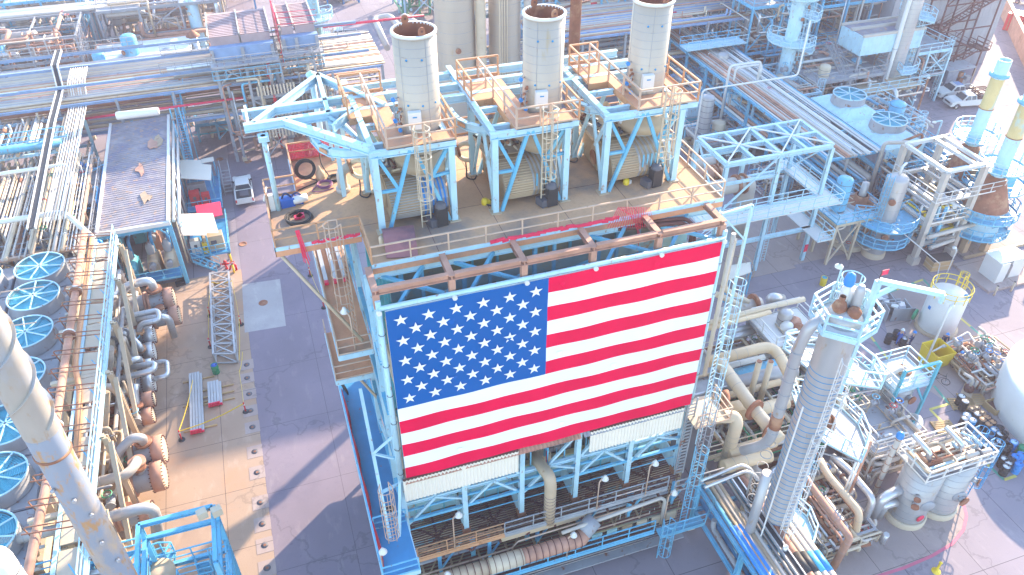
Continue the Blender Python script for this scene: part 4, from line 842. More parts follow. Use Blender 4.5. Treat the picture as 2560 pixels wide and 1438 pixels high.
for y in fy_l:
    b=MB().m('cream').box(-17.5,y-1.9,5.6,-16.9,y+1.9,6.5)
    for k in range(6): b.m('cream').cyl((-17.2,y-1.6+k*.62,6.5),(-17.2,y-1.6+k*.62,7.3),.12,8)
    b.m('offwhite_pipe').tube([(-17.2,y-1.5,7.2),(-16.9,y-1.5,7.7),(-16.4,y-1.5,7.7)],.1,6,bend=.2).tube([(-17.2,y+1.4,7.2),(-17.2,y+1.4,7.9),(-16.4,y+1.4,7.9)],.1,6,bend=.2); b.build('header_box',t)
b=MB().m('grey_steel')
for y in range(28,65,6):
    for x in (-26.5,-17.6): b.ibeam((x,y,0),(x,y,5.2),.3,.3,up=(0,1,0))
    b.m('cream').beam((-17.4,y,5.),(-14.2,y-4,0),.3); b.m('grey_steel')
b.build('leg',t)
b=MB().m('pink_rail'); 
for x,y in ((-22,57.4),(-22,52.9),(-17.9,60)): b.tube([(x+3,y+.4,8.2),(x,y+.6,8.25),(x-.8,y-.3,7.4)],.05,5)
b.build('guard_pole',t)
# rusty header pipes with U hangers along the walkway
t=T('header_pipes','rusty brown header pipes with U-shaped hangers running beside the round fans','pipes',(-16.4,47,8.5))
b=MB().m('rust_pink').tube([(-16.2,63.5,9.1),(-16.2,36,9.1),(-16.6,27,9.1)],.26,12); 
for y in (55.2,50,41): b.m('white_paint').cyl((-16.2,y,9.1),(-16.2,y-.14,9.1),.45,14).m('rust').cyl((-16.2,y-.14,9.1),(-16.2,y-.35,9.1),.43,14)
b.build('header',t)
MB().m('orange_rail').tube([(-15.75,63,8.6),(-15.75,47,8.6),(-15.3,44.5,8.4),(-15.0,38.5,8.4)],.2,10,bend=.8).build('header',t)
b=MB().m('rust')
for k in range(17):
    y=62.5-k*1.85; b.tube([(-16.6,y,8.),(-16.9,y,9.6),(-14.1,y,9.2),(-13.9,y-.25,9.2),(-14.1,y-.45,9.2),(-16.9,y-.45,9.6)],.045,5,bend=.25)
b.build('hanger',t)
t=T('cooler_walkway','pale blue girder walkway between the rusty header pipes and the heat exchangers','walkway',(-15,46,8))
b=MB().m('pale_blue').ibeam((-13.9,63,8.3),(-13.9,29,8.3),.22,.4,.06).ibeam((-15.5,63,8.3),(-15.5,29,8.3),.22,.4,.06)
for k in range(12): b.m('cream').box(-15.4,60.2-k*2.8,8.2,-14.,62.6-k*2.8,8.26); b.m('blue').beam((-15.4,62.7-k*2.8,8.2),(-14,60-k*2.8,8.25),.08)
b.build('girder',t); b=MB(); rail(b,[(-13.9,63,8.5),(-13.9,29,8.5)],'pale_blue',r=.03); b.build('railing',t)
b=MB().m('cream')
for y in (62,57,51.5,46,40,34.5): b.ibeam((-13.6,y,0),(-13.6,y,8.1),.35,.35,.07,up=(0,1,0)); b.ibeam((-13.6,y,8.1),(-17.3,y,8.1),.3,.35,.06); b.beam((-13.4,y,7.6),(-13.4,y-4.6,2.8),.28)
b.build('cream_frame',t)
# heat exchangers
def exch(x1,x0,y,z,r,shell,head,label,flr=1.28,face='white_paint'):
    t=T('heat_exchanger',label,'heat exchanger',(x1,y,0),'heat exchangers on the left pad'); A=(1,0,0)
    b=MB().m(shell).lathe((x0,y,z),[(0,-.25*r),(r*.7,-.18*r),(r,.1),(r,x1-x0-2.3)],20,axis=A); b.build('shell',t)
    b=MB().m('rust_pink' if head!='alu' else 'alu').lathe((x1-2.35,y,z),[(r,0),(r*flr,.02),(r*flr,.2),(r*1.05,.22),(r*1.05,.3),(r*flr,.31),(r*flr,.48),(r*1.03,.5)],24,axis=A); b.m('grey_steel').lathe((x1-1.85,y,z),[(r*1.02,0),(r*1.02,1.15)],24,axis=A); b.build('channel',t)
    b=MB().m('rust_pink' if head=='rust' else ('rust_pink' if head=='pink' else 'alu')).lathe((x1-.75,y,z),[(r,0),(r*flr,.01),(r*flr,.72),(r*flr*.93,.74)],28,axis=A); b.m('cream' if head!='alu' else face).lathe((x1-.02,y,z),[(r*flr*.93,0),(r*flr*.8,.05),(0,.07)],28,axis=A); b.build('cover',t)
    b=MB().m('rust_dark'); n=24
    for k in range(n): a=2*PI*k/n; c=Vector((x1-.05,y+r*flr*.9*math.cos(a),z+r*flr*.9*math.sin(a))); b.cyl(c,c+Vector((.14,0,0)),.045,5)
    for k in range(n): a=2*PI*k/n; c=Vector((x1-.82,y+r*flr*1.0*math.cos(a),z+r*flr*1.0*math.sin(a))); b.cyl(c,c+Vector((.1,0,0)),.04,5)
    b.build('bolt',t)
    b=MB().m('grey_steel').cyl((x1-1.3,y,z+r*.9),(x1-1.3,y,z+r+.35),r*.38,12); b.m('rust').cyl((x1-1.3,y,z+r+.35),(x1-1.3,y,z+r+.55),r*.55,14); b.build('nozzle',t)
    MB().m('cream').box(x1-3.2,y-r*.8,0,x1-2.8,y+r*.8,z-r*.6).build('saddle',t); MB().m('cream').box(x0+.8,y-r*.8,0,x0+1.2,y+r*.8,z-r*.6).build('saddle',t); return t
H_=[(435,745,3.1,.78,'cladding','pink','uppermost grey shell with a bolted pinkish cover beside the shelter'),(448,787,2.2,.68,'cladding','pink','second from the top, its bolted cover sticking out farthest'),(386,836,2.3,.62,'cream','alu','pale blue-grey cover just below the silver pipe loop'),(386,878,1.8,.66,'cream','alu','pale cover under the first orange-flanged elbow'),(383,912,2.6,.45,'cream','alu','small one inside the long silver pipe loop'),(385,957,1.8,.62,'cream','alu','white domed cover at the middle of the row'),(384,997,2.4,.5,'rust','rust','small rusty cover above its rusty twin'),(383,1037,1.8,.52,'rust','rust','small rusty cover below its rusty twin'),(411,1122,2.7,.82,'tan_pipe','pink','largest one with a bright grey bolted face'),(411,1186,2.0,.84,'tan_pipe','pink','largest one with a dark rusty bolt ring'),(382,1278,2.2,.6,'rust','rust','dark rusty one behind the bent silver pipe')]
HX=[]
for px,py,z,r,sh,hd,l in H_:
    q=at(px,py,z); HX.append((q.x,q.y,z,r)); exch(q.x,q.x-6.2,q.y,z,r,sh,hd,'heat exchanger, '+l)
def lagged(label,pts,r,mt='offwhite_pipe',bend=.6,fl=(),sp=.5,name='lagged_pipe',fm='orange_rail',cat='pipe'):
    t=T(name,label,cat,Vector(pts[0])); b=MB().m(mt).tube(pts,r,14,bend=bend); b.build('pipe_run',t)
    P=[Vector(p) for p in pts]; b=MB().m('grey_steel')
    for a,c in zip(P[:-1],P[1:]):
        L=(c-a).length; d=(c-a).normalized() if L else Vector((1,0,0)); n=int((L-2*bend)/sp)
        for k in range(n): b.lathe(a+d*(bend+k*sp+.1),[(r,-.012),(r+.012,0),(r,.012)],14,axis=d)
    if b.v: b.build('band',t)
    for k,(p,ax) in enumerate(fl): p=Vector(p); A=Vector(ax).normalized(); MB().m(fm).cyl(p-A*.12,p+A*.12,r*1.75,14).build('flange',t)
    return t
g=lambda k,dx=-1.3,dz=.6:(HX[k][0]+dx,HX[k][1],HX[k][2]+HX[k][3]+dz)
lagged('silver bent pipe on top of the uppermost heat exchanger',[g(0,-1.3,.3),g(0,-1.3,1.5),(HX[0][0]-3.6,HX[0][1]+.4,HX[0][2]+1.9),(HX[0][0]-4.2,HX[0][1]-.3,HX[0][2]+.4)],.36,'alu',.8,[(g(0,-1.3,.5),(0,0,1))],fm='rust')
a=at(285,800,4); c=at(380,775,4.5); d=at(345,835,3.5)
lagged('long silver pipe loop over the second heat exchanger',[at(275,880,3),(at(280,800,4.2)),at(395,775,4.2),at(400,800,4.0),at(350,810,4.0),at(348,835,3)],.22,'alu',.45,[(at(277,850,3.6),(0,0,1)),(at(349,830,3.2),(0,0,1))])
lagged('fat silver elbow curving down in front of the second heat exchanger cover',[at(340,800,3.8),at(420,790,3.8),at(435,840,1.2)],.3,'alu',.8)
lagged('cream pipe bending down at the left of the first orange flanges',[at(215,835,5),at(262,835,5),at(290,895,3)],.22,'cream',.5,fl=[])
lagged('short silver elbow between two orange flanges over the fourth heat exchanger',[at(322,850,2.6),at(322,836,3.9),at(352,868,3.4),at(352,880,2.6)],.24,'alu',.4,[(at(322,848,2.8),(0,0,1)),(at(352,872,2.9),(0,0,1))])
lagged('silver elbow with two orange flanges above the fifth heat exchanger',[at(315,930,2.6),at(318,905,4.2),at(350,895,4),at(348,915,2.8)],.25,'alu',.5,[(at(315,928,2.9),(0,0,1)),(at(349,908,3.2),(0,0,1))])
lagged('long silver hairpin pipe reaching over the middle heat exchangers',[at(262,958,3.8),at(385,925,3.8),at(388,908,3.8),at(330,918,3.8)],.23,'alu',.5)
lagged('silver loop of pipe standing out over the concrete beside the white domed cover',[at(385,908,2.2),at(418,902,2.2),at(420,940,2.2),at(385,948,2.2)],.2,'alu',.6)
lagged('tall cream pipe dropping past the exchangers behind the cream frame',[at(200,905,6),at(260,890,6),at(258,930,4.5),at(230,960,3)],.3,'cream',.6)
lagged('cream upright pipe hung from the frame left of the white domed cover',[at(276,870,6.5),at(268,980,1.0)],.26,'offwhite_pipe',.0,[(at(274,880,5.6),(0,0,1)),(at(270,935,3.2),(0,0,1))])
lagged('big tan pipe curving down beside the two small rusty covers',[at(225,975,5),at(290,965,5),at(318,1030,2.5)],.32,'offwhite_pipe',.8)
lagged('silver elbow between the small rusty heat exchangers',[at(338,960,4),at(335,990,3.4),at(342,1025,2.6)],.3,'alu',.5,[(at(340,1015,2.9),(0,.3,1))],fm='rust')
lagged('tall tan pipe standing left of the small rusty covers',[at(262,980,6.5),at(256,1120,2.5),at(225,1170,2.2)],.32,'tan_pipe',.9)
lagged('grey and blue banded pipe curving over the largest heat exchanger',[at(283,1180,3),at(290,1135,4.2),at(330,1095,4.8),at(356,1095,4.6),at(358,1110,3.6)],.33,'cladding',.7,[(at(358,1105,3.8),(0,0,1))],fm='rust')
lagged('pale pipe elbow with a pink flange beside the dark-rimmed largest cover',[at(210,1215,4.6),at(320,1185,4.6),at(340,1160,4.6),at(342,1150,3.4)],.33,'offwhite_pipe',.9,[(at(342,1155,3.8),(0,0,1))],fm='rust_pink')
lagged('long banded silver pipe bending down to the ground near the bottom left corner',[at(235,1305,6),at(385,1262,6),at(402,1400,1.)],.36,'cladding',1.)
lagged('long banded cream pipe with a blue-grey end crossing the bottom left corner',[at(-40,1365,7.5),at(195,1312,7.5)],.32,'offwhite_pipe',0)
rnd=random.Random(77); t=T('exchanger_piping','dense small bore pipes and valves packed behind the heat exchangers','piping',(-17,50,0))
rpipes(t,rnd,-19,36,-13.5,64,.5,5.5,80,['cream','tan_pipe','offwhite_pipe','alu','rust_pink','grey_steel','cream'],(.08,.2))
for k in range(14): b=MB(); valve(b,(rnd.uniform(-17,-13.4),rnd.uniform(38,63),rnd.uniform(1,4)),rnd.uniform(.15,.25),(0,1,0),rnd.choice(['red','blue','green'])); b.build('valve',t)
# yellow-headed valves
# ================================================================ near stack at the lower left
P=CC+ray(108,1084)*25.5; sx,sy=P.x,P.y
t=T('near_stack','tall near stack in the lower left corner with peeling white and rusty paint','stack',(sx,sy,0))
mat('peeling',(.44,.33,.24),.55,var=.15,scale=1.1,rust=.62,rcol=(.40,.23,.11),col2=(.24,.27,.34),c2=.95,streak=2.2)
mat('peeling_pale',(.37,.33,.30),.5,var=.15,scale=1,rust=.45,rcol=(.36,.24,.15),col2=(.3,.33,.4),c2=.7,streak=2.)
MB().m('peeling').lathe((sx,sy,0),[(.54,2),(.54,26.2),(.55,26.25),(.55,27.2)],32).build('lower_shell',t)
MB().m('peeling_pale').lathe((sx,sy,0),[(.55,27.2),(.56,27.22),(.56,38)],32).build('upper_shell',t)
b=MB().m('peeling_pale'); vs=[];fs=[]
for s_ in range(2):
    for k in range(100):
        a=k*.12+s_*PI+2.2; a2=a+.12; z=27.6+k*.06; 
        p=[(sx+.55*math.cos(q),sy+.55*math.sin(q),zz) for q,zz in ((a,z),(a2,z+.06))]; o=[(sx+.66*math.cos(q),sy+.66*math.sin(q),zz) for q,zz in ((a,z),(a2,z+.06))]
        b.add([p[0],p[1],o[1],o[0],(p[0][0],p[0][1],p[0][2]-.03),(p[1][0],p[1][1],p[1][2]-.03),(o[1][0],o[1][1],o[1][2]-.03),(o[0][0],o[0][1],o[0][2]-.03)],[(0,1,2,3),(7,6,5,4),(3,2,6,7)])
b.build('helical_strake',t)
MB().m('rust').lathe((sx,sy,26.2),[(.54,-.05),(.59,-.04),(.59,.04),(.54,.05)],28).build('weld_flange',t)
b=MB().m('cladding')
for z,a in ((24.3,-1.4),(23.3,-1.0),(21.8,-1.2),(20.5,-.9),(24.9,-2.2)): c=Vector((sx+.58*math.cos(a),sy+.58*math.sin(a),z)); d=Vector((math.cos(a),math.sin(a),0)); b.cyl(c,c+d*.12,.07,8)
b.build('port',t)
P=CC+ray(2,1420)*24; t=T('second_near_stack','white stack top just poking into the bottom left corner','stack',(P.x,P.y,0)); MB().m('white_paint').lathe((P.x,P.y,0),[(.45,2),(.45,P.z+.3),(.4,P.z+.55),(.2,P.z+.7),(0,P.z+.72)],24).build('shell',t); b=MB(); rings(b,(P.x,P.y),.45,4,P.z,1.6); b.build('band',t)
# bottom-left blue platform block
t=T('blue_platform','bright blue railed stair and platform block at the bottom edge left of the road','platform',(-9,30,0))
zb=9.
x0,y0=at(360,1438,zb).x,27; x1=at(545,1300,zb).x; y1=at(545,1300,zb).y
b=MB().m('blue')
for x in (x0,x1): 
    for y in (y0,y1): b.ibeam((x,y,0),(x,y,zb+1.2),.26,.26,.05,up=(0,1,0))
for z in (zb-2.8,zb,zb+1.2): b.ibeam((x0,y1,z),(x1,y1,z),.22,.28); b.ibeam((x1,y0,z),(x1,y1,z),.22,.28); b.ibeam((x0,y0,z),(x0,y1,z),.22,.28)
b.beam((x1,y1,1),(x1,y0,6),.14).beam((x1,y1,6),(x1,y0,1),.14); b.build('frame',t)
b=MB(); grating(b,x0+1.2,y0,x1,y1-1.2,zb-2.8,'grey_steel','y',.2,.1); b.build('grating',t)
b=MB(); rail(b,[(x0,y1,zb-2.8),(x1,y1,zb-2.8),(x1,y0,zb-2.8)],'blue'); rail(b,[(x0+1.2,y0,zb-2.8),(x0+1.2,y1-1.2,zb-2.8),(x1-.9,y1-1.2,zb-2.8)],'blue'); b.build('railing',t)
b=MB(); stair(b,(x1-.45,y1-.3,zb-2.8),(x1-.45,y0+.5,2),.8,'blue'); stair(b,(x1-1.4,y0+1.8,2),(x1-1.4,y1-.3,zb-2.8),.8,'blue'); b.build('stair',t)
MB().m('pink_rail').tube([(x0,y1+.2,zb+.9),(x1,y1+.2,zb+.9)],.14,8).build('pipe',t)
for px,py,l in ((505,1285,'left'),(542,1278,'right')):
    q=at(px,py,zb+1.6); f=T('lamp_box','square floodlight box on the blue platform corner, the %s of the pair'%l,'floodlight',q,'floodlight boxes'); MB().m('cream').obox(q,.26,.2,.24,.3).build('housing',f); MB().m('pink_rail').tube([q-Vector((0,0,.2)),(x1-.2,y1,zb+1.1)],.04,5).build('arm',f)
q=at(393,1425,7.0); vessel('round_tank','rust-stained round tank top inside a blue hoop rail at the bottom edge','tank',q.x,q.y-.2,.95,.5,7.0,'tan_pipe',rsp=1.2,plats=((60,200,6.4,.7),),rmt='blue',noz=0,flat=True)
module('valve_platform','blue railed valve platform with pipes at the bottom left below the long banded pipe','platform',-17.5,26.5,-11,31.5,[4.,7.],'blue',seed=31,npipe=26,nves=2,nval=6,floor='tan_pipe',pal=['offwhite_pipe','rust_pink','alu','cream'],bay=3.,cover=.75,pr=(.08,.2))
# ================================================================ left racks
CR=['cream','offwhite_pipe','cream','tan_pipe','alu','offwhite_pipe','white_paint']
pipe_rack('wide rack of cream and tan pipes running away behind the round fans','y',63.8,80.5,-34,-17.2,[(4.5,26,CR,11,.1,.25),(7.6,52,CR,12,.05,.2)],bm='pink_rail')
pipe_rack('rack of white insulated pipes between the long blue girder and the cross rack','y',81.,88.6,-36,-18.5,[(5.,18,CR,13,.1,.25),(8.4,50,CR+['white_paint'],14,.05,.2)],bm='pale_blue')
b=MB(); t=T('blue_girder','thick teal-blue girder with a handrail crossing over the left pipe rack','girder',(-26,81,8.8)); b=MB().m('blue').tube([(-40,80.9,9.2),(-19.5,80.9,9.2)],.42,12); b.build('girder',t); b=MB(); rail(b,[(-40,81.2,9.6),(-19.,81.2,9.6)],'blue'); b.build('railing',t)
t=T('cable_tray','dark cable tray bending down the left rack beside the white pipes','cable tray',(-19,80,9)); b=MB()
for mt,o in (('black',0),('white_paint',.3),('white_paint',-.3)): b.m(mt); pts=[(-20.5+o,98,12.2),(-20.5+o,93.5,12.2),(-20.3+o,91.5,10.4),(-20.3+o,83,10.4),(-20.2+o,64.5,9.6)]; [b.beam(p,q,.34 if mt=='black' else .1,.06 if mt=='black' else .22) for p,q in zip(pts[:-1],pts[1:])]
b.build('tray',t)
t=T('parallel_pipes','bank of thin white parallel pipes beside the dark cable tray','pipes',(-18,80,9))
for k in range(8): MB().m('white_paint' if k%3 else 'offwhite_pipe').tube([(-19.6+k*.24,97,10.6),(-19.6+k*.24,92,10.6),(-19.6+k*.24,90.5,9.2),(-19.6+k*.24,66,9.2)],.08,6,bend=.6).build('pipe',t)
TL=['offwhite_pipe','rust_pink','tan_pipe','grey_steel','cream','cladding']
pipe_rack('long elevated rack of pinkish pipes and blue beams crossing the upper left of the picture','x',-38,14,89,100.5,[(6.,16,TL,21,.1,.25),(9.5,50,TL,22,.05,.2)],bm='grey_steel',edge='steel_blue')
pipe_rack('continuation of the long rack behind the middle and right stacks','x',33,62,88,101,[(6.,14,TL,23,.1,.25),(10,44,TL+['steel_blue'],24,.05,.22)],bm='grey_steel',edge='steel_blue')
t=T('red_fire_main','thin bright red pipe running along the front of the long rack','pipe',(-5,81.5,7)); MB().m('pink_red').tube([(-19.5,88.7,7.9),(-2,88.7,7.9)],.13,8).build('pipe',t)
MB().m('pink_red').tube([(9,101.2,10.3),(22,101.2,10.3)],.16,8).build('pipe',t)
lagged('silver hairpin pipe loop lying on the long rack above the compressor shelter',[(-9.5,93.5,10.2),(-1.5,93.5,10.2),(-1.5,91.9,10.2),(-8.8,91.9,10.2)],.33,'alu',.7,sp=1.)
# walkways on top of the rack
t=T('rack_walkway','blue-grey catwalk girders on top of the long upper left rack','walkway',(-10,92,10.6)); 
for y,z in ((100.,10.9),(96.6,10.6),(91.2,10.6)): b=MB(); b.m('steel_blue').ibeam((-38,y,z),(13,y,z),.25,.3,.06); rail(b,[(-38,y,z+.15),(-12,y,z+.15)] if y>99 else [(-10,y,z+.15),(0,y,z+.15)],'grey_steel'); b.build('girder',t)
# area between rack and shelter
module('valve_manifold','tangle of upright pipes, blue braces and valves left of the compressor shelter','manifold',-24.5,66,-16.6,80.,[3.2,6.4],'grey_steel',seed=41,npipe=70,nves=1,nval=14,cover=.2,pal=['tan_pipe','offwhite_pipe','cream','deep_blue','rust_pink'],pr=(.07,.18))
for k,(px,py,l) in enumerate(((200,408,'upper left'),(217,412,'upper right'),(188,458,'lower left'),(210,460,'lower right'),(248,603,'nearest'))):
    q=at(px,py,7.5); t=T('capped_vent','white upright pipe with a bright blue cap left of the shelter, the %s one'%l,'vent pipe',(q.x,q.y,2),'blue-capped vent pipes'); MB().m('white_paint').cyl((q.x,q.y,2),(q.x,q.y,7.2),.2,10).build('pipe',t); MB().m('bright_blue').lathe((q.x,q.y,7.15),[(.24,0),(.26,.25),(.15,.45),(0,.48)],12).build('cap',t)
t=T('blue_truss','bright blue diagonal braces reaching to the left wall of the shelter','brace',(-18,77,5)); MB().m('blue').beam((-20.5,76,6.8),(-15.9,79.5,7),.14).beam((-20.5,76.5,6.8),(-16,74.5,6.6),.14).beam((-20.5,76,6.8),(-20.5,72,3),.14).build('brace',t)
t=T('crossing_pipes','bent white pipes crossing the top of the left rack','pipes',(-25,72,9))
for pts,r in (([(-34,67.5,9),(-24,67.5,9),(-18.2,67.5,9),(-16.2,65.5,7)],.24),([(-32,76,9.2),(-18.5,76,9.2),(-18.5,74,7)],.18),([(-30,66,8.9),(-30,81,8.9)],.2),([(-27,79.5,9.3),(-27,70,9.3),(-28.5,70,9.3),(-28.5,66,9)],.2),([(-18,81.3,6),(-10.5,81.8,6)],.3)): MB().m('white_paint' if r<.3 else 'offwhite_pipe').tube(pts,r,10,bend=.7).build('pipe',t)
# ================================================================ compressor shelter
t=T('compressor_shelter','open-fronted compressor shelter with a mottled brown corrugated roof and blue frame','shelter',(-13,78,0))
b=MB().m('plank_roof').hexa([(-16,66.4,6.9),(-10.2,66.4,7.1),(-10.2,88.3,7.1),(-16,88.3,6.9),(-16,66.4,6.98),(-10.2,66.4,7.18),(-10.2,88.3,7.18),(-16,88.3,6.98)])
for k in range(54): y=66.6+k*.4; b.beam((-15.95,y,7.0),(-10.25,y,7.2),.05,.03)
b.build('roof',t)
b=MB().m('white_paint').box(-16.2,66.2,6.7,-15.95,88.4,7.15).box(-10.25,66.2,6.9,-10.0,88.4,7.25).box(-16.2,66.1,6.75,-10,66.4,7.1); b.build('roof_trim',t)
rnd=random.Random(9)
for k in range(4):
    y=69+rnd.uniform(0,17); x=rnd.uniform(-13.8,-10.9); P=[(x+rnd.uniform(.15,.5)*math.cos(q)*1.3,y+rnd.uniform(.5,1.9)*math.sin(q)) for q in [w*PI/5 for w in range(10)]]
    MB().m(rnd.choice(['blower_tan','rust_pink','blower_tan'])).prism(P,7.19,7.22+.01*k).build('roof_patch',t)
for x in (-16,-10.15):
    for y in (66.5,74.,81.,88.): MB().m('blue').ibeam((x,y,0),(x,y,6.9),.34,.34,.06,up=(0,1,0)).build('post',t)
b=MB().m('blue').ibeam((-16,66.4,6.5),(-10.1,66.4,6.6),.25,.4).beam((-16,66.4,5.2),(-15,66.4,6.4),.12).beam((-10.1,66.4,5.2),(-11.1,66.4,6.4),.12).ibeam((-14.2,66.6,6.2),(-14.2,90,6.2),.3,.4).ibeam((-11.6,66.6,6.2),(-11.6,90,6.2),.3,.4); b.m('pink_red').box(-14.8,70,4.6,-10.8,70.3,5.2); b.build('crane_beam',t)
b=MB(); rnd=random.Random(4)
for k in range(26):
    x=-15.8 if rnd.random()<.3 else -9.95; y=rnd.uniform(67,90); b.m(rnd.choice(['offwhite_pipe','alu','blue','cream'])).tube([(x+rnd.uniform(0,.4),y,rnd.uniform(0,2)),(x+.2,y,6.7)],.07,6)
b.m('white_paint').tube([(-9.8,67,6.6),(-9.8,90,6.6)],.16,8).tube([(-9.45,67,6.2),(-9.45,90,6.2)],.12,8); b.m('alu').tube([(-9.6,68,5.2),(-9.6,88,5.2)],.14,8); b.build('side_piping',t)
for k,(x,y,m_,l) in enumerate(((-14.7,68.6,'teal','pale green'),(-12.8,69.,'tan_pipe','tan'),(-11.3,69,'cream','cream'),(-12.9,74,'rust_pink','rusty'),(-14.5,76,'teal','teal'),(-11.6,78,'tan_pipe','rear tan'))):
    c=T('compressor','%s compressor with ribbed cylinders inside the open shelter'%l,'compressor',(x,y,0),'compressors under the shelter'); b=MB().m(m_).lathe((x,y-1.2,1.9),[(0,-.1),(.45,-.05),(.5,.1),(.5,2.0),(.35,2.2),(0,2.25)],16,axis=(0,1,0)); b.obox((x,y,.9),.55,1.2,.9); b.build('casing',c); b=MB().m('grey_steel').cyl((x,y-1.3,1.9),(x,y-1.9,1.9),.3,12).lathe((x,y,2.4),[(.4,0),(.42,.8),(.2,1.2),(0,1.25)],14); b.build('cylinder',c); MB().m('deep_blue').tube([(x+.3,y,2.5),(x+.3,y,4.2),(x+.3,y+2,4.2)],.16,8,bend=.4).build('pipe',c)
b=MB(); rail(b,[(-14.9,66.2,1.0),(-10.4,66.2,1.0)],'blue'); b.m('deep_blue').box(-14.9,66.2,.9,-10.4,68,1.0); tag(b.build('railed_step'),'low blue railed walkway across the front of the shelter','walkway')
# awnings and switch platforms to the right of the shelter
def awn(label,px,z,legs):
    t=T('awning',label,'awning',at(*px[0],0)); P=[at(x,y,z) for x,y in px]
    MB().m('corr_cream').prism([(p.x,p.y) for p in P],z-.06,z).build('roof_sheet',t)
    for p in legs: q=at(*p,z); MB().m('blue').beam((q.x,q.y,.9),(q.x,q.y,z-.06),.14).build('post',t)
awn('white corrugated awning, the upper one right of the shelter',((443,400),(503,400),(505,410),(528,412),(528,450),(450,446)),3.6,((447,403),(525,414),(525,446)))
awn('white corrugated awning, the lower one beside the pink tarpaulin',((443,535),(532,533),(546,581),(516,582),(515,588),(453,588)),3.6,((448,540),(530,538),(512,582)))
awn('small pale awning edge behind the upper white awning',((503,398),(533,392),(535,402),(505,408)),3.3,((505,400),(532,397)))
t=T('tarpaulin','bright pink-red tarpaulin spread between the two white awnings','tarpaulin',at(520,525)); P=[at(x,y,2.6) for x,y in ((488,513),(550,503),(556,536),(534,541),(528,533),(492,533))]; b=MB().m('pink_red')
b.prism([(p.x,p.y) for p in P],2.5,2.56); b.build('sheet',t)
for (x0,y0,x1,y1,l) in ((-9.7,77.5,-6.2,84.5,'upper'),(-9.6,68.8,-5.9,75.2,'lower')):
    t=T('switch_platform','blue railed platform of electrical boxes under the %s white awning'%l,'platform',((x0+x1)/2,(y0+y1)/2,0)); b=MB().m('deep_blue').box(x0,y0,.95,x1,y1,1.05); b.build('floor',t)
    b=MB(); rail(b,[(x0,y0,1.05),(x1,y0,1.05),(x1,y1,1.05)],'blue',sp=1.2); b.build('railing',t)
    b=MB(); stair(b,(x0+.4,y0-.1,1.05),(x0+2.4,y0-1.1,0.1),.9,'blue') if l=='lower' else stair(b,(x1+.7,y1,1.9),(x1+.7,y1-3,0.1),.9,'grey_steel'); b.build('stair',t)
    b=MB().m('grey_steel'); [b.beam((x,y,0),(x,y,.95),.15) for x in (x0+.3,x1-.3) for y in (y0+.3,y1-.3)]; b.build('leg',t)
    for k,(dx,dy,sx_,sy_,h,m_) in enumerate(((.7,.9,.45,.3,1.5,'white_paint'),(2.4,1.1,.9,.5,1.7,'tan_pipe'),(1.6,.6,.3,.2,1.2,'yellow'),(2.,2.6,.8,.3,1.6,'grey_steel')) if l=='lower' else ((.9,1.5,.5,.4,1.5,'red'),(2.,1.2,.4,.3,1.3,'red'),(1.2,3,.9,.3,1.6,'grey_steel'))):
        c=T('electrical_box','%s electrical box on the %s blue switch platform'%({'white_paint':'white','tan_pipe':'wide tan','yellow':'yellow','grey_steel':'grey','red':'left red' if k==0 else 'right red'}[m_],l),'electrical box',(x0+dx,y0+dy,1.05)); MB().m(m_).obox((x0+dx,y0+dy,1.05+h/2),sx_,sy_,h/2).build('box',c); MB().m('dark_steel').obox((x0+dx,y0+dy-sy_-.01,1.05+h*.6),sx_*.3,.012,h*.12).build('door_panel',c)
t=T('lattice_ladder_tower','bright blue lattice ladder tower leaning against the rear of the shelter','ladder tower',(-8.6,88,0)); b=MB()
for x in (-9.4,-8.5):
    for y in (84.5,90): b.m('blue').beam((x,y,0),(x,y,9.6),.12)
stair(b,(-8.95,90.2,8.5),(-8.95,82.5,.2),.8,'blue'); rail(b,[(-10.2,90.3,8.6),(-8.,90.3,8.6),(-8.,92,8.6)],'blue'); b.build('frame',t)
t=T('white_drum','long white horizontal drum on the rack behind the shelter roof','drum',(-13,92,9)); q0=at(293,290,10.6); q1=at(395,278,10.6); b=MB().m('white_paint').lathe(q0,[(0,-.15),(.32,-.1),(.4,0),(.4,(q1-q0).length),(.32,(q1-q0).length+.1),(0,(q1-q0).length+.15)],18,axis=(q1-q0)); b.build('shell',t)
# ================================================================ loose things on the left pad and road
def lattice(label,A,B,C_,D_,h,name='steel_truss'):
    t=T(name,label,'steel truss',at(*A)); P=[at(*p,.15) for p in (A,B,C_,D_)]  # A,B far pair; D_,C_ near pair
    for z in (0,h):
        b=MB().m('cladding'); o=Vector((0,0,z)); b.beam(P[0]+o,P[3]+o,.16).beam(P[1]+o,P[2]+o,.16); n=9
        for k in range(n+1): l=P[0].lerp(P[3],k/n); r_=P[1].lerp(P[2],k/n); b.beam(l+o,r_+o,.1); 
        for k in range(n): l=P[0].lerp(P[3],(k+(k%2))/n); r_=P[1].lerp(P[2],(k+1-(k%2))/n); b.beam(l+o,r_+o,.1)
        b.build('lattice_face',t)
    b=MB().m('cladding')
    for k in range(10):
        for a,c in ((P[0],P[3]),(P[1],P[2])): q=a.lerp(c,k/9); b.beam(q,q+Vector((0,0,h)),.09)
    b.build('web',t)
lattice('grey lattice steel truss lying on the concrete inside yellow tape',(531,704),(577,700),(594,906),(540,908),1.0)
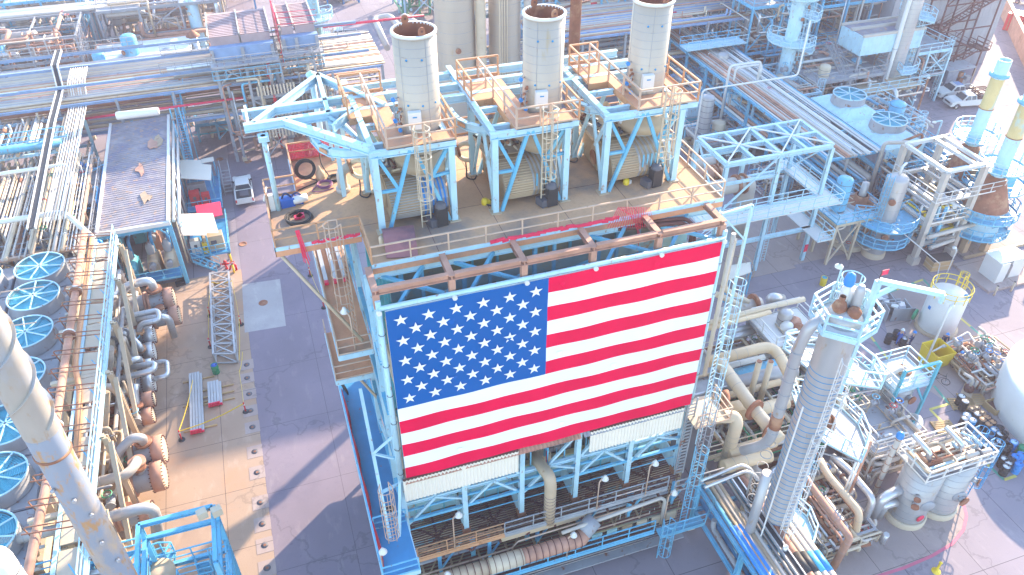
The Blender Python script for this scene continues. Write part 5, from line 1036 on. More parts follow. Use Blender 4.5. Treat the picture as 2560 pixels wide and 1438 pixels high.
def bundle(label,px,w,L,n,hz=2):
    q=at(*px); t=T('steel_bundle',label,'steel beams',(q.x,q.y,0),'bundles of steel sections on the left pad')
    for j in range(hz):
        for k in range(n-j): b=MB().m('cladding'); x=q.x+k*w/n+j*.05; b.box(x,q.y-L,.12+j*.2,x+w/n*.85,q.y,.12+j*.2+.17); b.m('pink_red').box(x-.004,q.y-L-.012,.12+j*.2,x+w/n*.85+.004,q.y-L+.1,.12+j*.2+.174); b.build('section',t)
    b=MB().m('wood'); 
    for y in (q.y-.5,q.y-L/2,q.y-L+.5): b.box(q.x-.5,y-.06,0,q.x+w+.9,y+.06,.12)
    b.build('timber',t)
bundle('long bundle of blue-grey steel sections on the tan concrete pad',(474,945),1.05,6.6,5); bundle('short bundle of blue-grey steel sections beside the long bundle',(520,966),1.1,2.6,5)
stn=[(455,1100,'by the lower end of the long steel bundle'),(615,1030,'lying near the row of drain slabs'),(527,868,'at the lower left side of the lattice truss'),(526,790,'at the upper left side of the lattice truss'),(603,812,'right of the lattice truss'),(776,690,'on the road beside the furnace'),(810,770,'on the road by the brown side walkway')]
SP=[]
for x,y,l in stn:
    q=at(x,y); SP.append(q); t=T('stanchion','orange tape post on a black base, '+l,'tape post',(q.x,q.y,0),'orange tape posts'); MB().m('rubber').lathe((q.x,q.y,0),[(.26,0),(.24,.08),(0,.1)],14).build('base',t); MB().m('orange_rail').m('red').cyl((q.x,q.y,.08),(q.x,q.y,1.05),.055,8).build('post',t); MB().m('white_paint').cyl((q.x,q.y,.75),(q.x,q.y,.88),.058,8).build('reflective_band',t)
def tape(label,pts): 
    b=MB().m('yellow'); P=[Vector(p) for p in pts]
    for a,c in zip(P[:-1],P[1:]):
        n=6
        for k in range(n): u,v=k/n,(k+1)/n; s_=lambda w:a.lerp(c,w)-Vector((0,0,.25*math.sin(PI*w))); b.beam(s_(u),s_(v),.02,.09)
    tag(b.build('barrier_tape'),label,'barrier tape')
up=Vector((0,0,.95))
tape('yellow tape from the steel bundles round to the drain slabs',[SP[0]+up,at(482,950,.9)]); tape('yellow tape around the lower side of the steel bundles',[SP[0]+up,SP[1]+up,at(598,930,.9),at(606,880,.9)])
tape('yellow tape framing the lattice truss',[SP[2]+up,SP[3]+up,at(524,705,1.0),at(580,702,1.0),SP[4]+up,at(598,900,.9)]); tape('yellow tape hung between the two road posts beside the furnace',[at(757,612,3),SP[5]+up,SP[6]+up])
q=at(541,932); t=barrel('green open-topped barrel below the lattice truss',q.x,q.y,'green','vivid_blue',group='barrels on the pad')
for k,(x,y) in enumerate(((617,912),(618,945),(623,985),(626,1027),(631,1068),(637,1129),(643,1181),(651,1256),(656,1310),(662,1363),(668,1420))):
    q=at(x,y,.02); c=MB().m('slab_warm').obox((q.x,q.y,.012),.55,.6,.012); tag(c.build('drain_slab'),'square concrete drain slab along the road edge, %s from the far end'%['first','second','third','fourth','fifth','sixth','seventh','eighth','ninth','tenth','eleventh'][k],'drain slab','drain slabs along the road edge')
    t=T('drain_cover','dark round drain lid in its slab along the road edge, %s from the far end'%['first','second','third','fourth','fifth','sixth','seventh','eighth','ninth','tenth','eleventh'][k],'drain cover',(q.x,q.y,.024),'drain covers along the road edge'); MB().m('dark_steel').lathe((q.x,q.y,.024),[(.24,0),(.24,.015),(0,.016)],18).build('lid',t); MB().m('rust').lathe((q.x,q.y,.04),[(.1,0),(.06,.004),(0,.004)],12).build('plug',t)
for x,y,l in ((620,404,'beside the pickup cab'),(549,398,'left of the pickup'),(607,610,'below the pickup on the pad edge'),(658,757,'on the pale road slab'),(800,420,'near the rusty cabinet')):
    q=at(x,y,.03); tag(MB().m('rust').lathe((q.x,q.y,.016),[(.42,0),(.42,.02),(.34,.022),(.33,.012),(0,.014)],20).build('manhole'),'round rusty manhole cover '+l,'manhole')
q=at(567,672); t=T('fire_hydrant','bright red fire hydrant manifold beside two yellow bollards','hydrant',(q.x,q.y,0)); b=MB().m('red').lathe(q,[(.16,0),(.12,.1),(.11,.8),(.16,.82),(.14,.95),(0,1.05)],12); b.cyl(q+Vector((-.35,0,.6)),q+Vector((.35,0,.6)),.09,8).cyl(q+Vector((0,-.35,.5)),q+Vector((0,.2,.5)),.09,8); b.build('barrel',t); b=MB().m('red').tube([q+Vector((.3,-.2,0)),q+Vector((.5,-.6,.7)),q+Vector((.9,-.5,.7)),q+Vector((.9,-.5,0))],.1,8,bend=.2); b.ring(q+Vector((.7,-.5,.95)),.18,.03,12,5); b.ring(q+Vector((-.45,0,.6)),.14,.03,12,5,axis=(1,0,0)); b.build('valve',t)
for x,y,l in ((579,655,'upper'),(586,682,'lower')): q=at(x,y); t=T('bollard','yellow guard bollard beside the red hydrant, the %s one'%l,'bollard',(q.x,q.y,0),'yellow bollards'); MB().m('yellow').cyl(q,q+Vector((0,0,1.0)),.1,10).build('post',t); MB().m('black').cyl(q+Vector((0,0,1.)),q+Vector((0,0,1.06)),.1,10).build('cap',t)
q=at(452,712); t=T('black_case','black case lying open on the concrete before the shelter','case',(q.x,q.y,0)); MB().m('black').obox((q.x,q.y,.16),.42,.26,.16,.15).build('shell',t); MB().m('rubber').obox((q.x+.05,q.y+.3,.3),.42,.04,.26,.15).build('lid',t)
q=at(760,400,0); t=T('rusty_cabinet','rust-red steel cabinet with a small railed step on the road behind the furnace','cabinet',(q.x,q.y,0)); MB().m('rust').obox((q.x,q.y,1.3),.7,.9,1.3).build('box',t); MB().m('rust_dark').obox((q.x,q.y-.91,1.3),.5,.015,1.).build('door_panel',t)
pickup('white pickup with a dark tool-filled bed parked on the road left of the gantry',*at(612,488)[:2],PI/2)
for j in range(3):
    x=1.3+j*.52; b=MB().m('cladding').box(x,37.2,18.55,x+.22,41.5,18.75); b.m('pink_red').box(x-.004,41.4,18.55,x+.224,41.55,18.755).box(x-.004,37.15,18.55,x+.224,37.4,18.755); tag(b.build('scaffold_plank'),'red-ended scaffold plank on the brown side walkway, %s'%['outer one','middle one','one nearest the building'][j],'plank','scaffold planks')
# ================================================================ upper left
def mx0(px,py,z=0): q=at(px,py,z); return q.x,q.y
sheet('left_rear_pad',-90,112,-3.5,150,.010,'slab_warm')
module('process_unit','far process unit of blue columns and pipes at the upper left corner','process unit',-40,126,-22,140,[5,9.5],'blue',seed=51,npipe=60,nves=4,nval=8,cover=.25,pr=(.1,.24),bay=5)
module('process_unit','process unit with hanging pipework above the rear left road','process unit',-38,112,-21,121,[6,9],'grey_steel',seed=52,npipe=70,nves=3,nval=12,cover=.15,pr=(.08,.2),bay=5,pal=['offwhite_pipe','offwhite_pipe','rust_pink','blue','alu'])
module('process_unit','process unit behind the white roofed building','process unit',-19,120,-3,136,[5.5,9],'grey_steel',seed=53,npipe=60,nves=4,nval=6,cover=.2,pr=(.1,.22),bay=5)
module('process_unit','blue framed process unit at the top edge left of centre','process unit',-20,142,2,158,[5,10],'deep_blue',seed=54,npipe=40,nves=4,nval=4,cover=.4,pr=(.12,.3),bay=6)
pipe_rack('rack of two fat white lagged pipes crossing the upper left corner','x',-44,-14,121.5,124.5,[(8.8,6,['white_paint','offwhite_pipe'],55,.3,.4)],bm='grey_steel')
for x,y,z1,r,l,m_ in ((-15.2,113.5,7.5,1.0,'short fat bright blue','blue'),(-19.2,112.5,6.,.8,'smaller bright blue','blue'),(-6.8,121,9,.8,'slim blue capsule','pale_blue')):
    vessel('blue_vessel','%s upright vessel at the upper left beyond the rack'%l,'vessel',x,y,r,.5,z1,m_,rsp=0,noz=3,seed=int(r*10))
q=at(482,90,6); vessel('small_stack','slim silver vent stack with a rusty cone cap left of the rear coolers','vent stack',q.x,q.y,.55,.3,6.,'alu',rsp=1.,noz=0,flat=True,top=lambda b:b.m('rust').lathe((q.x,q.y,6.),[(.95,0),(.9,.1),(.15,.8),(0,.85)],16))
# white-roofed building
t=T('flat_roof_building','low building with a patchy white flat roof edged in rust at the upper left','building',(-16,103,0))
P=[at(x,y,5.2) for x,y in ((245,123),(455,108),(465,150),(236,165))]; x0,x1,y0,y1=P[0].x,P[1].x+1,P[3].y,P[0].y+1
MB().m('casing_cyan').box(x0,y0,0,x1,y1,5.1).build('wall',t); MB().m('white_roof').box(x0-.2,y0-.2,5.1,x1+.2,y1+.2,5.22).build('roof',t)
b=MB().m('rust_pink').box(x0-.35,y0-.35,5.0,x1+.35,y0-.2,5.4).box(x0-.35,y1+.2,5.0,x1+.35,y1+.35,5.4).box(x0-.35,y0-.2,5.0,x0-.2,y1+.2,5.4); b.m('white_paint')
for k in range(12): b.box(x0+k*1.3,y0-.4,5.38,x0+k*1.3+.6,y0-.15,5.44)
b.build('parapet',t)
b=MB().m('pale_blue').box(x0-2,y0-2.4,2.4,x0+3.5,y0-.4,2.55); rail(b,[(x0-2,y0-.4,2.55),(x0-2,y0-2.4,2.55),(x0+3.5,y0-2.4,2.55)],'pale_blue'); b.build('dock',t)
t=T('white_tank','small white vertical tank steaming beside the white-roofed building','tank',(x0-2.4,y0-1,0)); MB().m('white_paint').lathe((x0-2.6,y0-1.4,0),[(.9,0),(.9,3.4),(.6,4),(0,4.2)],18).build('shell',t); MB().m('grey_steel').ring((x0-2.6,y0-1.4,3.4),.92,.04,18,4).build('band',t)
q=at(50,215,4); vessel('orange_white_vessel','round white vessel with an orange side at the far left edge','vessel',q.x,q.y-3,1.8,.5,4,'white_paint',rsp=1,noz=2,seed=3)
module('railed_pit','white-railed pump platform with three lamp posts at the upper left beside the long rack','platform',-33,101.5,-25.5,105.5,[3.2],'offwhite_pipe',seed=56,npipe=14,nves=2,nval=4,bay=3.5,pal=['white_paint','pale_blue'])
for x,y,l in ((52,175,'left'),(75,158,'middle'),(112,172,'right')): q=at(x,y+20,3.2); floodlight('small lamp on a slanted post round the white-railed platform, the %s one'%l,q,3.2,'lamps of the railed platform')
for x,y,m_,l in ((32,162,'yellow','yellow'),(45,158,'green','green')): q=at(x,y); barrel(l+' drum at the pad edge in the far upper left',q.x,q.y,m_,'black',group='barrels on the pad')
# rear air cooler blocks on their steel tower
def cooler_block(label,px,z,seed,legs=True,split=.5):
    P=[at(x,y,z) for x,y in px]; x0=min(P[0].x,P[3].x); x1=max(P[1].x,P[2].x); y0=(P[2].y+P[3].y)/2; y1=(P[0].y+P[1].y)/2
    t=T('air_cooler',label,'air cooler',((x0+x1)/2,(y0+y1)/2,0),'rear air cooler blocks'); xm=x0+(x1-x0)*split
    for a,c in ((x0,xm-.1),(xm+.1,x1)): MB().m('dusty_pink').hexa([(a,y0,z-.9),(c,y0,z-.9),(c,y1,z-.9),(a,y1,z-.9),(a,y0,z),(c,y0,z),(c,y1,z),(a,y1,z)]).build('louvre_bank',t)
    b=MB().m('offwhite_pipe')
    for x in (x0-.1,xm,x1+.1): b.beam((x,y0,z+.1),(x,y1,z+.1),.14,.3)
    b.m('rust_dark'); n=int((y1-y0)/.5)
    for k in range(n): b.box(x0,y0+k*.5,z+.002,x1,y0+k*.5+.05,z+.03)
    b.build('side_trim',t); MB().m('steel_blue').box(x0-.2,y0-.9,z-2.2,x1+.2,y0-.02,z-.9).build('header_box',t)
    b=MB().m('grey_steel'); 
    for x in (x0,xm,x1):
        for y in (y0-1,y1): b.ibeam((x,y,0),(x,y,z-1),.35,.35,.06,up=(0,1,0))
    for zz in (z-2.4,z-5.,z-7.5): b.ibeam((x0,y0-1,zz),(x1,y0-1,zz),.3,.35); b.ibeam((x0,y1,zz),(x1,y1,zz),.3,.35); b.ibeam((x1,y0-1,zz),(x1,y1,zz),.25,.3); b.ibeam((x0,y0-1,zz),(x0,y1,zz),.25,.3)
    for a,c in ((x0,xm),(xm,x1)): b.m('cladding').beam((a,y0-1,z-5),(c,y0-1,z-2.5),.16).beam((c,y0-1.02,z-5),(a,y0-1.02,z-2.5),.16)
    b.build('support_frame',t); b=MB().m('grey_steel').box(x0-.4,y0-2.6,z-2.5,x1+.4,y0-1,z-2.4); rail(b,[(x0-.4,y0-2.6,z-2.4),(x1+.4,y0-2.6,z-2.4)],'grey_steel',sp=1.4); rail(b,[(x0-.4,y0-2.6,z-3.8),(x1+.4,y0-2.6,z-3.8)],'blue',sp=1.4); b.build('walkway',t)
    rpipes(t,random.Random(seed),x0-.5,y0-2.5,x1+.5,y0+1,1,z-3,26,TL+['red','blue'],(.08,.2)); return x0,x1,y0,y1
A_=cooler_block('wide rear air cooler with two dusty pinkish louvre banks on a steel tower',((516,35),(650,22),(672,76),(524,98)),14.5,61)
B_=cooler_block('narrower rear air cooler with a pink-railed edge just right of the wide one',((690,12),(763,5),(783,58),(702,68)),14.5,62,split=.38)
t=T('scaffold','pink-purple scaffold tubes round the narrower rear air cooler','scaffold',(B_[0],B_[3],0)); b=MB().m('purple_hose').m('pink_red')
for y in (B_[2],(B_[2]+B_[3])/2,B_[3]): b.tube([(B_[0]-.4,y,10),(B_[0]-.4,y,16.2)],.05,5)
for z in (14.8,15.5,16.1): b.tube([(B_[0]-.4,B_[2],z),(B_[0]-.4,B_[3],z)],.045,5); b.tube([(B_[0]-.4,B_[2],z),(B_[1]+.4,B_[2]-.3,z)],.04,5)
b.build('tube',t)
module('stair_tower','dark grey stair and louvre tower below the rear coolers','steel tower',-1.,88,6.3,96.5,[4.5,8,11.5,],'grey_steel',seed=63,npipe=24,nves=0,nval=3,cover=.8,pal=TL+['red'],bay=3.6)
t=T('slatted_racks','stacked slatted cream louvre panels on the front of the dark stair tower','louvre panels',(2,87,5))
for z in (3.2,5.8,8.4):
    b=MB().m('cream')
    for k in range(12): b.box(-.4+k*.36,87.3,z,-.22+k*.36,87.45,z+1.1)
    b.build('slat_panel',t)
sx_,sy_=mx0(555,338); module('pump_skid','blue pump skid on the dark ground below the rear stair tower','pump skid',sx_-2.6,sy_-1.,sx_+2.,sy_+2.5,[2.2],'blue',seed=64,npipe=14,nves=2,nval=6,bay=2,cover=.5,ladd=False,pal=['blue','alu','teal'])
vessel('pale_teal_tower','pale teal tower with a small cage platform right of the rear coolers','tower',at(795,100,8).x,at(795,100,8).y,.75,.3,22,'casing_cyan',rsp=0,plats=((-160,20,11,1.6),(-90,60,7.2,1.3)),rmt='pale_blue',noz=4,seed=5,lad=((-40,1,11),))
# ================================================================ behind the stacks
q=at(1145,235,0); Q1=(q.x,q.y-8)
def column2(px,py,Y,r,z1,label,seed,plats=(),mt='stack_skin'):
    q=atY(px,py,Y); q=Vector((at(px,py,0).x*Y/at(px,py,0).y,Y,0)); return vessel('clad_column',label,'column',q.x,q.y,r,.6,z1,mt,rsp=1.1,plats=plats,noz=5,seed=seed,rmt='pale_blue',group='tall clad columns behind the stacks')
c1=atY(1143,190,82); vessel('clad_column','widest tall aluminium-clad column just right of the leftmost exhaust stack','column',c1.x,82,2.15,.6,34,'stack_skin',rsp=1.15,noz=5,seed=2,rmt='pale_blue')
c2=atY(1262,160,82); vessel('clad_column','tall aluminium-clad column with a pale blue platform, behind the middle exhaust stack','column',c2.x,82,1.75,.6,36,'stack_skin',rsp=1.15,noz=3,seed=3,plats=((-178,-2,27.5,2.8),),rmt='pale_blue')
c3=atY(1203,120,80.5); vessel('cream_riser','tall smooth cream riser pipe standing between the two clad columns','riser',c3.x,80.5,.55,.3,34,'cream',rsp=0,noz=0)
t=T('riser_pipes','bundle of thin cream riser pipes on the column behind the middle stack','pipes',(c2.x,79.9,0))
for k in range(4): MB().m('cream').tube([(c2.x-1.2+k*.28,80.0,3),(c2.x-1.2+k*.28,80.0,26.8)],.07,6).build('pipe',t)
MB().m('offwhite_pipe').tube([(c2.x+2.1,80.6,6),(c2.x+2.1,80.6,22),(c2.x+1.5,81.5,23.5)],.38,10,bend=1).build('pipe',t)
fp=at(1430,215,16); t=T('rusty_flare_pipe','tall rusty brown flare pipe with a heat-stained bulb between the middle and right stacks','flare pipe',(fp.x,fp.y,0))
MB().m('rust').tube([(fp.x,fp.y,18.8),(fp.x,fp.y,36)],.5,16).build('pipe',t); MB().m('rust_pink').lathe((fp.x,fp.y,0),[(.62,18.5),(.72,18.55),(.72,18.75),(.5,18.8)],18).build('flange',t)
MB().m('cladding').lathe((fp.x,fp.y,0),[(.3,14.5),(.5,15.3),(1.0,16),(1.2,16.8),(1.15,17.5),(.8,18.2),(.62,18.5)],22).build('bulb',t)
MB().m('stack_skin').lathe((fp.x,fp.y,0),[(.45,1),(.45,14),(.35,14.4),(.6,14.45),(.6,14.6),(.3,14.7)],16).build('lower_pipe',t); MB().m('rust_dark').tube([(fp.x-1.3,fp.y,23.2),(fp.x+1.3,fp.y,23.6)],.09,6).build('guy_bracket',t)
module('column_platform','pale blue platform frames around the foot of the clad columns','platform',c1.x+2.4,83,c2.x+3,87,[8,16,24],'pale_blue',seed=71,npipe=16,nves=0,nval=3,bay=4)
t=T('pipe_loops','two white lagged expansion loops standing over the rear road behind the leftmost stack','pipe loops',at(980,60,0)); 
for dx,r in ((0,.42),(2.4,.42)): q=at(925,35,7); MB().m('offwhite_pipe').tube([(q.x+dx,q.y-12,6.5),(q.x+dx+.4,q.y-1,6.6),(q.x+dx+2.6,q.y-1+.0,6.8),(q.x+dx+3.6,q.y-12,6.5)] if dx==0 else [(q.x+dx+2,q.y-1,4),(q.x+dx+2,q.y-1,6.8),(q.x+dx+4.4,q.y-9,6.6),(q.x+dx+4.4,q.y-9,1)],r,12,bend=1.2).build('loop_pipe',t)
pickup('white utility pickup with ladder racks parked on the rear road beyond the coolers',*at(850,100)[:2],R(172),load='rack')
module('pump_skid','dark machinery skid at the top edge above the rear road','skid',at(820,15).x,at(820,15).y,at(900,10).x,at(820,15).y+6,[3],'deep_blue',seed=72,npipe=16,nves=2,nval=4,bay=3,cover=.5)
module('process_unit','white and green pipework unit at the top edge behind the leftmost stack','process unit',at(990,20).x,at(1000,60).y,at(1090,20).x,at(1000,60).y+10,[6,11],'pale_blue',seed=73,npipe=44,nves=4,nval=6,bay=5,cover=.3,pr=(.1,.25),pal=['white_paint','offwhite_pipe','pale_blue','green'])
module('process_unit','blue and cream process unit between the clad columns and the middle stack','process unit',at(1290,90).x,92+8,at(1290,90).x+16,118,[6,11,15],'blue',seed=74,npipe=70,nves=5,nval=8,bay=5,cover=.35,pr=(.1,.3))
module('process_unit','far process unit along the top edge between the middle and right stacks','process unit',46,112,66,128,[6,12],'pale_blue',seed=75,npipe=60,nves=5,nval=6,bay=5,cover=.35,pr=(.12,.35))
# ================================================================ upper right process area
def mx(px,py,z=0): q=at(px,py,z); return q.x,q.y
q=at(1850,190,7); rx=q.x
WT=['white_paint','offwhite_pipe','alu','rust_pink','offwhite_pipe','grey_steel','blue']
pipe_rack('blue-railed rack of dense white pipes ending by the slender blue column','y',56.5,100,rx-3,rx+3.4,[(4.2,12,WT,81,.1,.25),(7.4,20,WT,82,.07,.24)],bm='blue',sp=5)
t=T('rack_bridge','pale blue railed bridge across the dense white pipe rack','bridge',(rx,92,8)); b=MB().m('pale_blue').box(rx-4,84,8.2,rx+4.5,86,8.3); rail(b,[(rx-4,84,8.3),(rx+4.5,84,8.3)],'pale_blue'); rail(b,[(rx-4,86,8.3),(rx+4.5,86,8.3)],'blue'); b.build('deck',t)
t=T('goalpost_pipes','tall white pipes bent like goalposts in front of the dense white pipe rack','pipes',(52,76,0))
for (a,b_,z,r) in (((1757,225),(1860,100),11,.1),((1825,165),(1905,155),10,.15),((1840,170),(1905,160),9.2,.14)):
    p=at(*a,z); q=at(*b_,z); MB().m('white_paint').tube([(p.x,p.y,.5),(p.x,p.y,z),(q.x,p.y,z),(q.x,p.y,z+(6 if z>10.5 else -3))],r,8,bend=.5).build('pipe',t)
G=[('white small-bore piping and valves just right of the rightmost stack platform',1745,215,8,8,[3.5],91,90,'grey_steel',.1),('pipework with pale blue frames between the slender blue column and the white pipe rack',1905,262,9,9,[3.5,6.5],92,90,'pale_blue',.25),('tan and white pipework behind the blue two-fan cooler',2060,230,10,8,[3,6.5],93,90,'grey_steel',.3),('blue frame tower at the top edge right of the rightmost stack',1890,95,9,9,[6,12],94,60,'blue',.3),('maze of white pipes along the top edge right of the rightmost stack',1760,60,16,14,[5,9],95,100,'pale_blue',.25),('bright blue pipework tower behind the slender blue column',2060,60,12,12,[6,11,15],96,90,'blue',.3),('blue and cream pipework under the grey open frame',2330,455,7,6,[3,5.5],97,80,'blue',.3),('blue tubing and pumps beside the ringed grey vessel',2230,430,7,9,[3,6],98,90,'blue',.35),('pipework with orange pieces beneath the blue two-fan cooler',2140,345,10,8,[2.8,5.6],99,90,'pale_blue',.3),('tan pipework at the foot of the silver banded column',2150,235,7,7,[3],100,60,'grey_steel',.3),('blue process tower behind the clad columns at the top edge',1560,30,14,14,[6,12],101,80,'blue',.3),('low white pipework left of the white-blue open frame',1800,330,7,5,[2.6],102,60,'grey_steel',.15)]
for l,px,py,w,d,lv,sd,npp,mt,cv in G:
    x,y=mx(px,py,lv[0]); module('process_unit',l,'process unit',x-w/2,y-d/2,x+w/2,y+d/2,lv,mt,seed=sd,npipe=npp,nves=3,nval=8,bay=4,cover=cv,pr=(.06,.16),pal=WT+(['orange_rail','tan_pipe'] if sd in (93,99,100) else ['tan_pipe']))
# slender blue column
x,y=mx(1950,230,3.5); vessel('slender_column','slender pale blue column with several cage platforms right of the rightmost stack','column',x,y,.85,.5,17.5,'pale_blue',rsp=0,plats=((130,330,5.2,1.9),(-160,20,5.2,1.2),(120,300,10.3,2.1),(-60,60,9.2,2.),(-70,80,13.2,1.9),(0,359,15.6,1.5)),lad=((-30,1,9),(-50,9,15)),noz=8,seed=6,rmt='pale_blue')
rnd=random.Random(12)
b=MB(); 
for k in range(24): q=Vector((x+rnd.uniform(-1.2,1.2),y+rnd.uniform(-1.2,1.2),17+rnd.uniform(0,2))); b.m(rnd.choice(['white_paint','pale_blue','blue'])).tube([q,q+Vector((rnd.uniform(-.8,.8),rnd.uniform(-.8,.8),rnd.uniform(-.3,.9)))],.06,5)
tag(b.build('top_railwork'),'spiky crown of white and blue small pipes on top of the slender blue column','pipework')
# silver banded column with drop pipe
x,y=mx(2215,225,3); vessel('silver_column','silver banded column with a white drop pipe and blue cage platforms near the pickups','column',x,y,1.15,.5,15.5,'cladding',rsp=.55,plats=((-110,40,6.2,1.7),(-60,70,12.4,1.9)),lad=((-20,.5,12.5),),noz=2,seed=7,rmt='pale_blue')
t=T('drop_pipe','bright white drop pipe curving down the left side of the silver banded column','pipe',(x-1.6,y,0)); MB().m('white_paint').tube([(x-.3,y-.8,17.5),(x-1.5,y-.9,15.5),(x-1.5,y-.9,3.6),(x-4.5,y-1.0,3.4)],.26,10,bend=.9).build('pipe_run',t); MB().m('grey_steel').ring((x-1.5,y-.9,9),.28,.04,14,4).build('bracket',t)
x,y=mx(2180,180,7); t=T('grey_boxes','grey-blue walled cooler box with a dusty brown roof left of the silver banded column','air cooler',(x,y,0))
P=[at(a,b_,11) for a,b_ in ((2105,62),(2245,38),(2240,72),(2130,88))]; x0,x1,y0,y1=P[0].x,P[1].x,P[3].y-1,P[0].y; MB().m('casing_cyan').m('pale_blue').box(x0,y0,8.6,x1,y1,10.9).build('wall',t); MB().m('plank_roof').box(x0+.2,y0+.2,10.9,x1-.2,y1-.2,10.96).build('roof',t); b=MB().m('offwhite_pipe').box(x0-.1,y0-.1,10.9,x1+.1,y0+.2,11.2).box(x0-.1,y1-.2,10.9,x1+.1,y1+.1,11.2).box(x0-.1,(y0+y1)/2,10.97,x1+.1,(y0+y1)/2+.4,11.25); b.build('roof_beam',t)
b=MB().m('grey_steel'); [b.ibeam((a,c,0),(a,c,8.6),.3,.3,up=(0,1,0)) for a in (x0,(x0+x1)/2,x1) for c in (y0,y1)]; b.build('leg',t); b=MB().m('cream').box(x0,y0-3,5,x1-1,y0,5.1); rail(b,[(x0,y0-3,5.1),(x1,y0-3,5.1),(x1,y0,5.1)],'pale_blue'); b.build('walkway',t); b=MB(); stair(b,(x0-1.5,y0-2,5),(x0-1.5,y0+4,9),.9,'grey_steel'); b.build('stair',t)
rpipes(t,random.Random(33),x0,y0-4,x1,y0+3,1,5,40,WT+['tan_pipe'],(.08,.18))
x,y=mx(2295,120,7); module('railed_platform','pale blue railed platform right of the silver banded column above the pickups','platform',x-3.5,y-2,x+3.5,y+3,[4.,7.2],'pale_blue',seed=103,npipe=20,nves=1,nval=3,bay=4,cover=.8)
# two-fan blue cooler
P=[at(a,b_,7.5) for a,b_ in ((2040,255),(2110,225),(2290,335),(2180,385))]; x0=at(2040,255,7.5).x+.3; x1=at(2285,335,7.5).x; y1=at(2110,228,7.5).y; y0=at(2185,378,7.5).y
t=T('two_fan_cooler','pale blue box cooler with two round guarded fans on top','air cooler',((x0+x1)/2,(y0+y1)/2,0)); ym=(y0+y1)/2
for a,c in ((y0,ym-.03),(ym+.03,y1)): MB().m('pale_blue').hexa([(x0,a,6.2),(x1,a,6.2),(x1,c,6.2),(x0,c,6.2),(x0,a,7.3),(x1,a,7.3),(x1,c,7.3),(x0,c,7.3)]).hexa([(x0,a,7.3),(x1,a,7.3),(x1,c,7.3),(x0,c,7.3),(x0+1.2,a+1.2,8.1),(x1-1.2,a+1.2,8.1),(x1-1.2,c-1.2,8.1),(x0+1.2,c-1.2,8.1)]).build('plenum',t)
b=MB().m('louver').box(x0-.25,y0,5.4,x0,y1,7.); b.m('blue').box(x0-.4,y0,5.0,x0,y1,5.4); b.build('side_panel',t)
b=MB().m('grey_steel'); [b.ibeam((a,c,0),(a,c,6.2),.35,.35,.06,up=(0,1,0)) for a in (x0+.2,x1-.2) for c in (y0+.3,ym,y1-.3)]
b.m('blue').ibeam((x0,y0,4.9),(x0,y1,4.9),.25,.35).beam((x0,y0,2),(x0,ym,4.8),.16).beam((x0,ym,2),(x0,y1,4.8),.16); b.build('leg',t)
b=MB().m('rust').tube([(x0+.8,y0-.4,8.2),(x1-.6,y0+.2,8.4),(x1-.4,y0+.1,7.2),(x0+2.6,y0-.6,6.8)],.14,8,bend=.4); b.m('offwhite_pipe').tube([(x0-.8,y0-.2,1),(x0-.8,y0-.2,8.4),(x0+2,y0-1,8.4),(x0+2,y0-1,2)],.2,8,bend=.4); b.build('piping',t)
for c,l in ((ym+(y1-ym)/2,'rear'),((y0+ym)/2,'near')): fan((x0+x1)/2,c,8.9,1.75,'round guarded fan on the pale blue two-fan cooler, the %s one'%l,mt='pale_blue',group='fans of the blue cooler')
# left-of-frame equipment
x,y=mx(1830,345,0); vessel('blue_vessel','short pale blue upright vessel with a railed top left of the white-blue open frame','vessel',x,y+.5,1.25,.5,6.4,'pale_blue',rsp=0,plats=((0,359,6.3,.6),),lad=((20,.5,6.3),),noz=4,seed=9,rmt='blue',top=lambda b:b.m('white_paint').tube([(x,y,6.5),(x,y,7.3),(x+1.5,y+1,7.3)],.1,6,bend=.2),group='pale blue vessels')
x,y=mx(1720,330,0); t=T('teal_cabinet','blue box cabinet standing on a teal base by the right stack platform','cabinet',(x,y,0)); MB().m('teal').box(x-1.,y-.8,0,x+1.,y+1,2.6).box(x+1,y-.5,0,x+1.6,y+.5,1.8).build('base',t); MB().m('pale_blue').box(x-1.1,y-1,2.6,x+1.7,y+1.2,4.2).build('hood',t)
x,y=mx(1742,365,0); t=T('white_cabinet','small white cabinet with a rusty top beside the teal cabinet','cabinet',(x,y,0)); MB().m('white_paint').obox((x,y,.8),.6,.5,.8,.3).build('box',t); MB().m('rust_pink').obox((x,y,1.62),.6,.5,.02,.3).build('top',t)
x,y=mx(1770,385); barrel('blue drum on the ground left of the white-blue open frame',x,y,'bright_blue')
t=T('transfer_line','big horizontal lagged transfer lines with rusty flanges right of the roof deck','pipes',(36,42,12))
for (z,a,b_,r,m_) in ((8,(1755,478),(1870,455),.75,'offwhite_pipe'),(8,(1740,412),(1805,403),.5,'offwhite_pipe'),(8,(1738,440),(1800,430),.6,'rust_pink')):
    p=at(*a,z); q=at(*b_,z); q.y=p.y; MB().m(m_).tube([p,q,q+Vector((.2,.1,-6))],r,14,bend=.5).build('pipe',t); MB().m('rust').cyl(p+(q-p)*.7,p+(q-p)*.76,r*1.3,14).build('flange',t); MB().m('rust').cyl(p+(q-p)*.86,p+(q-p)*.9,r*1.3,14).build('flange',t)
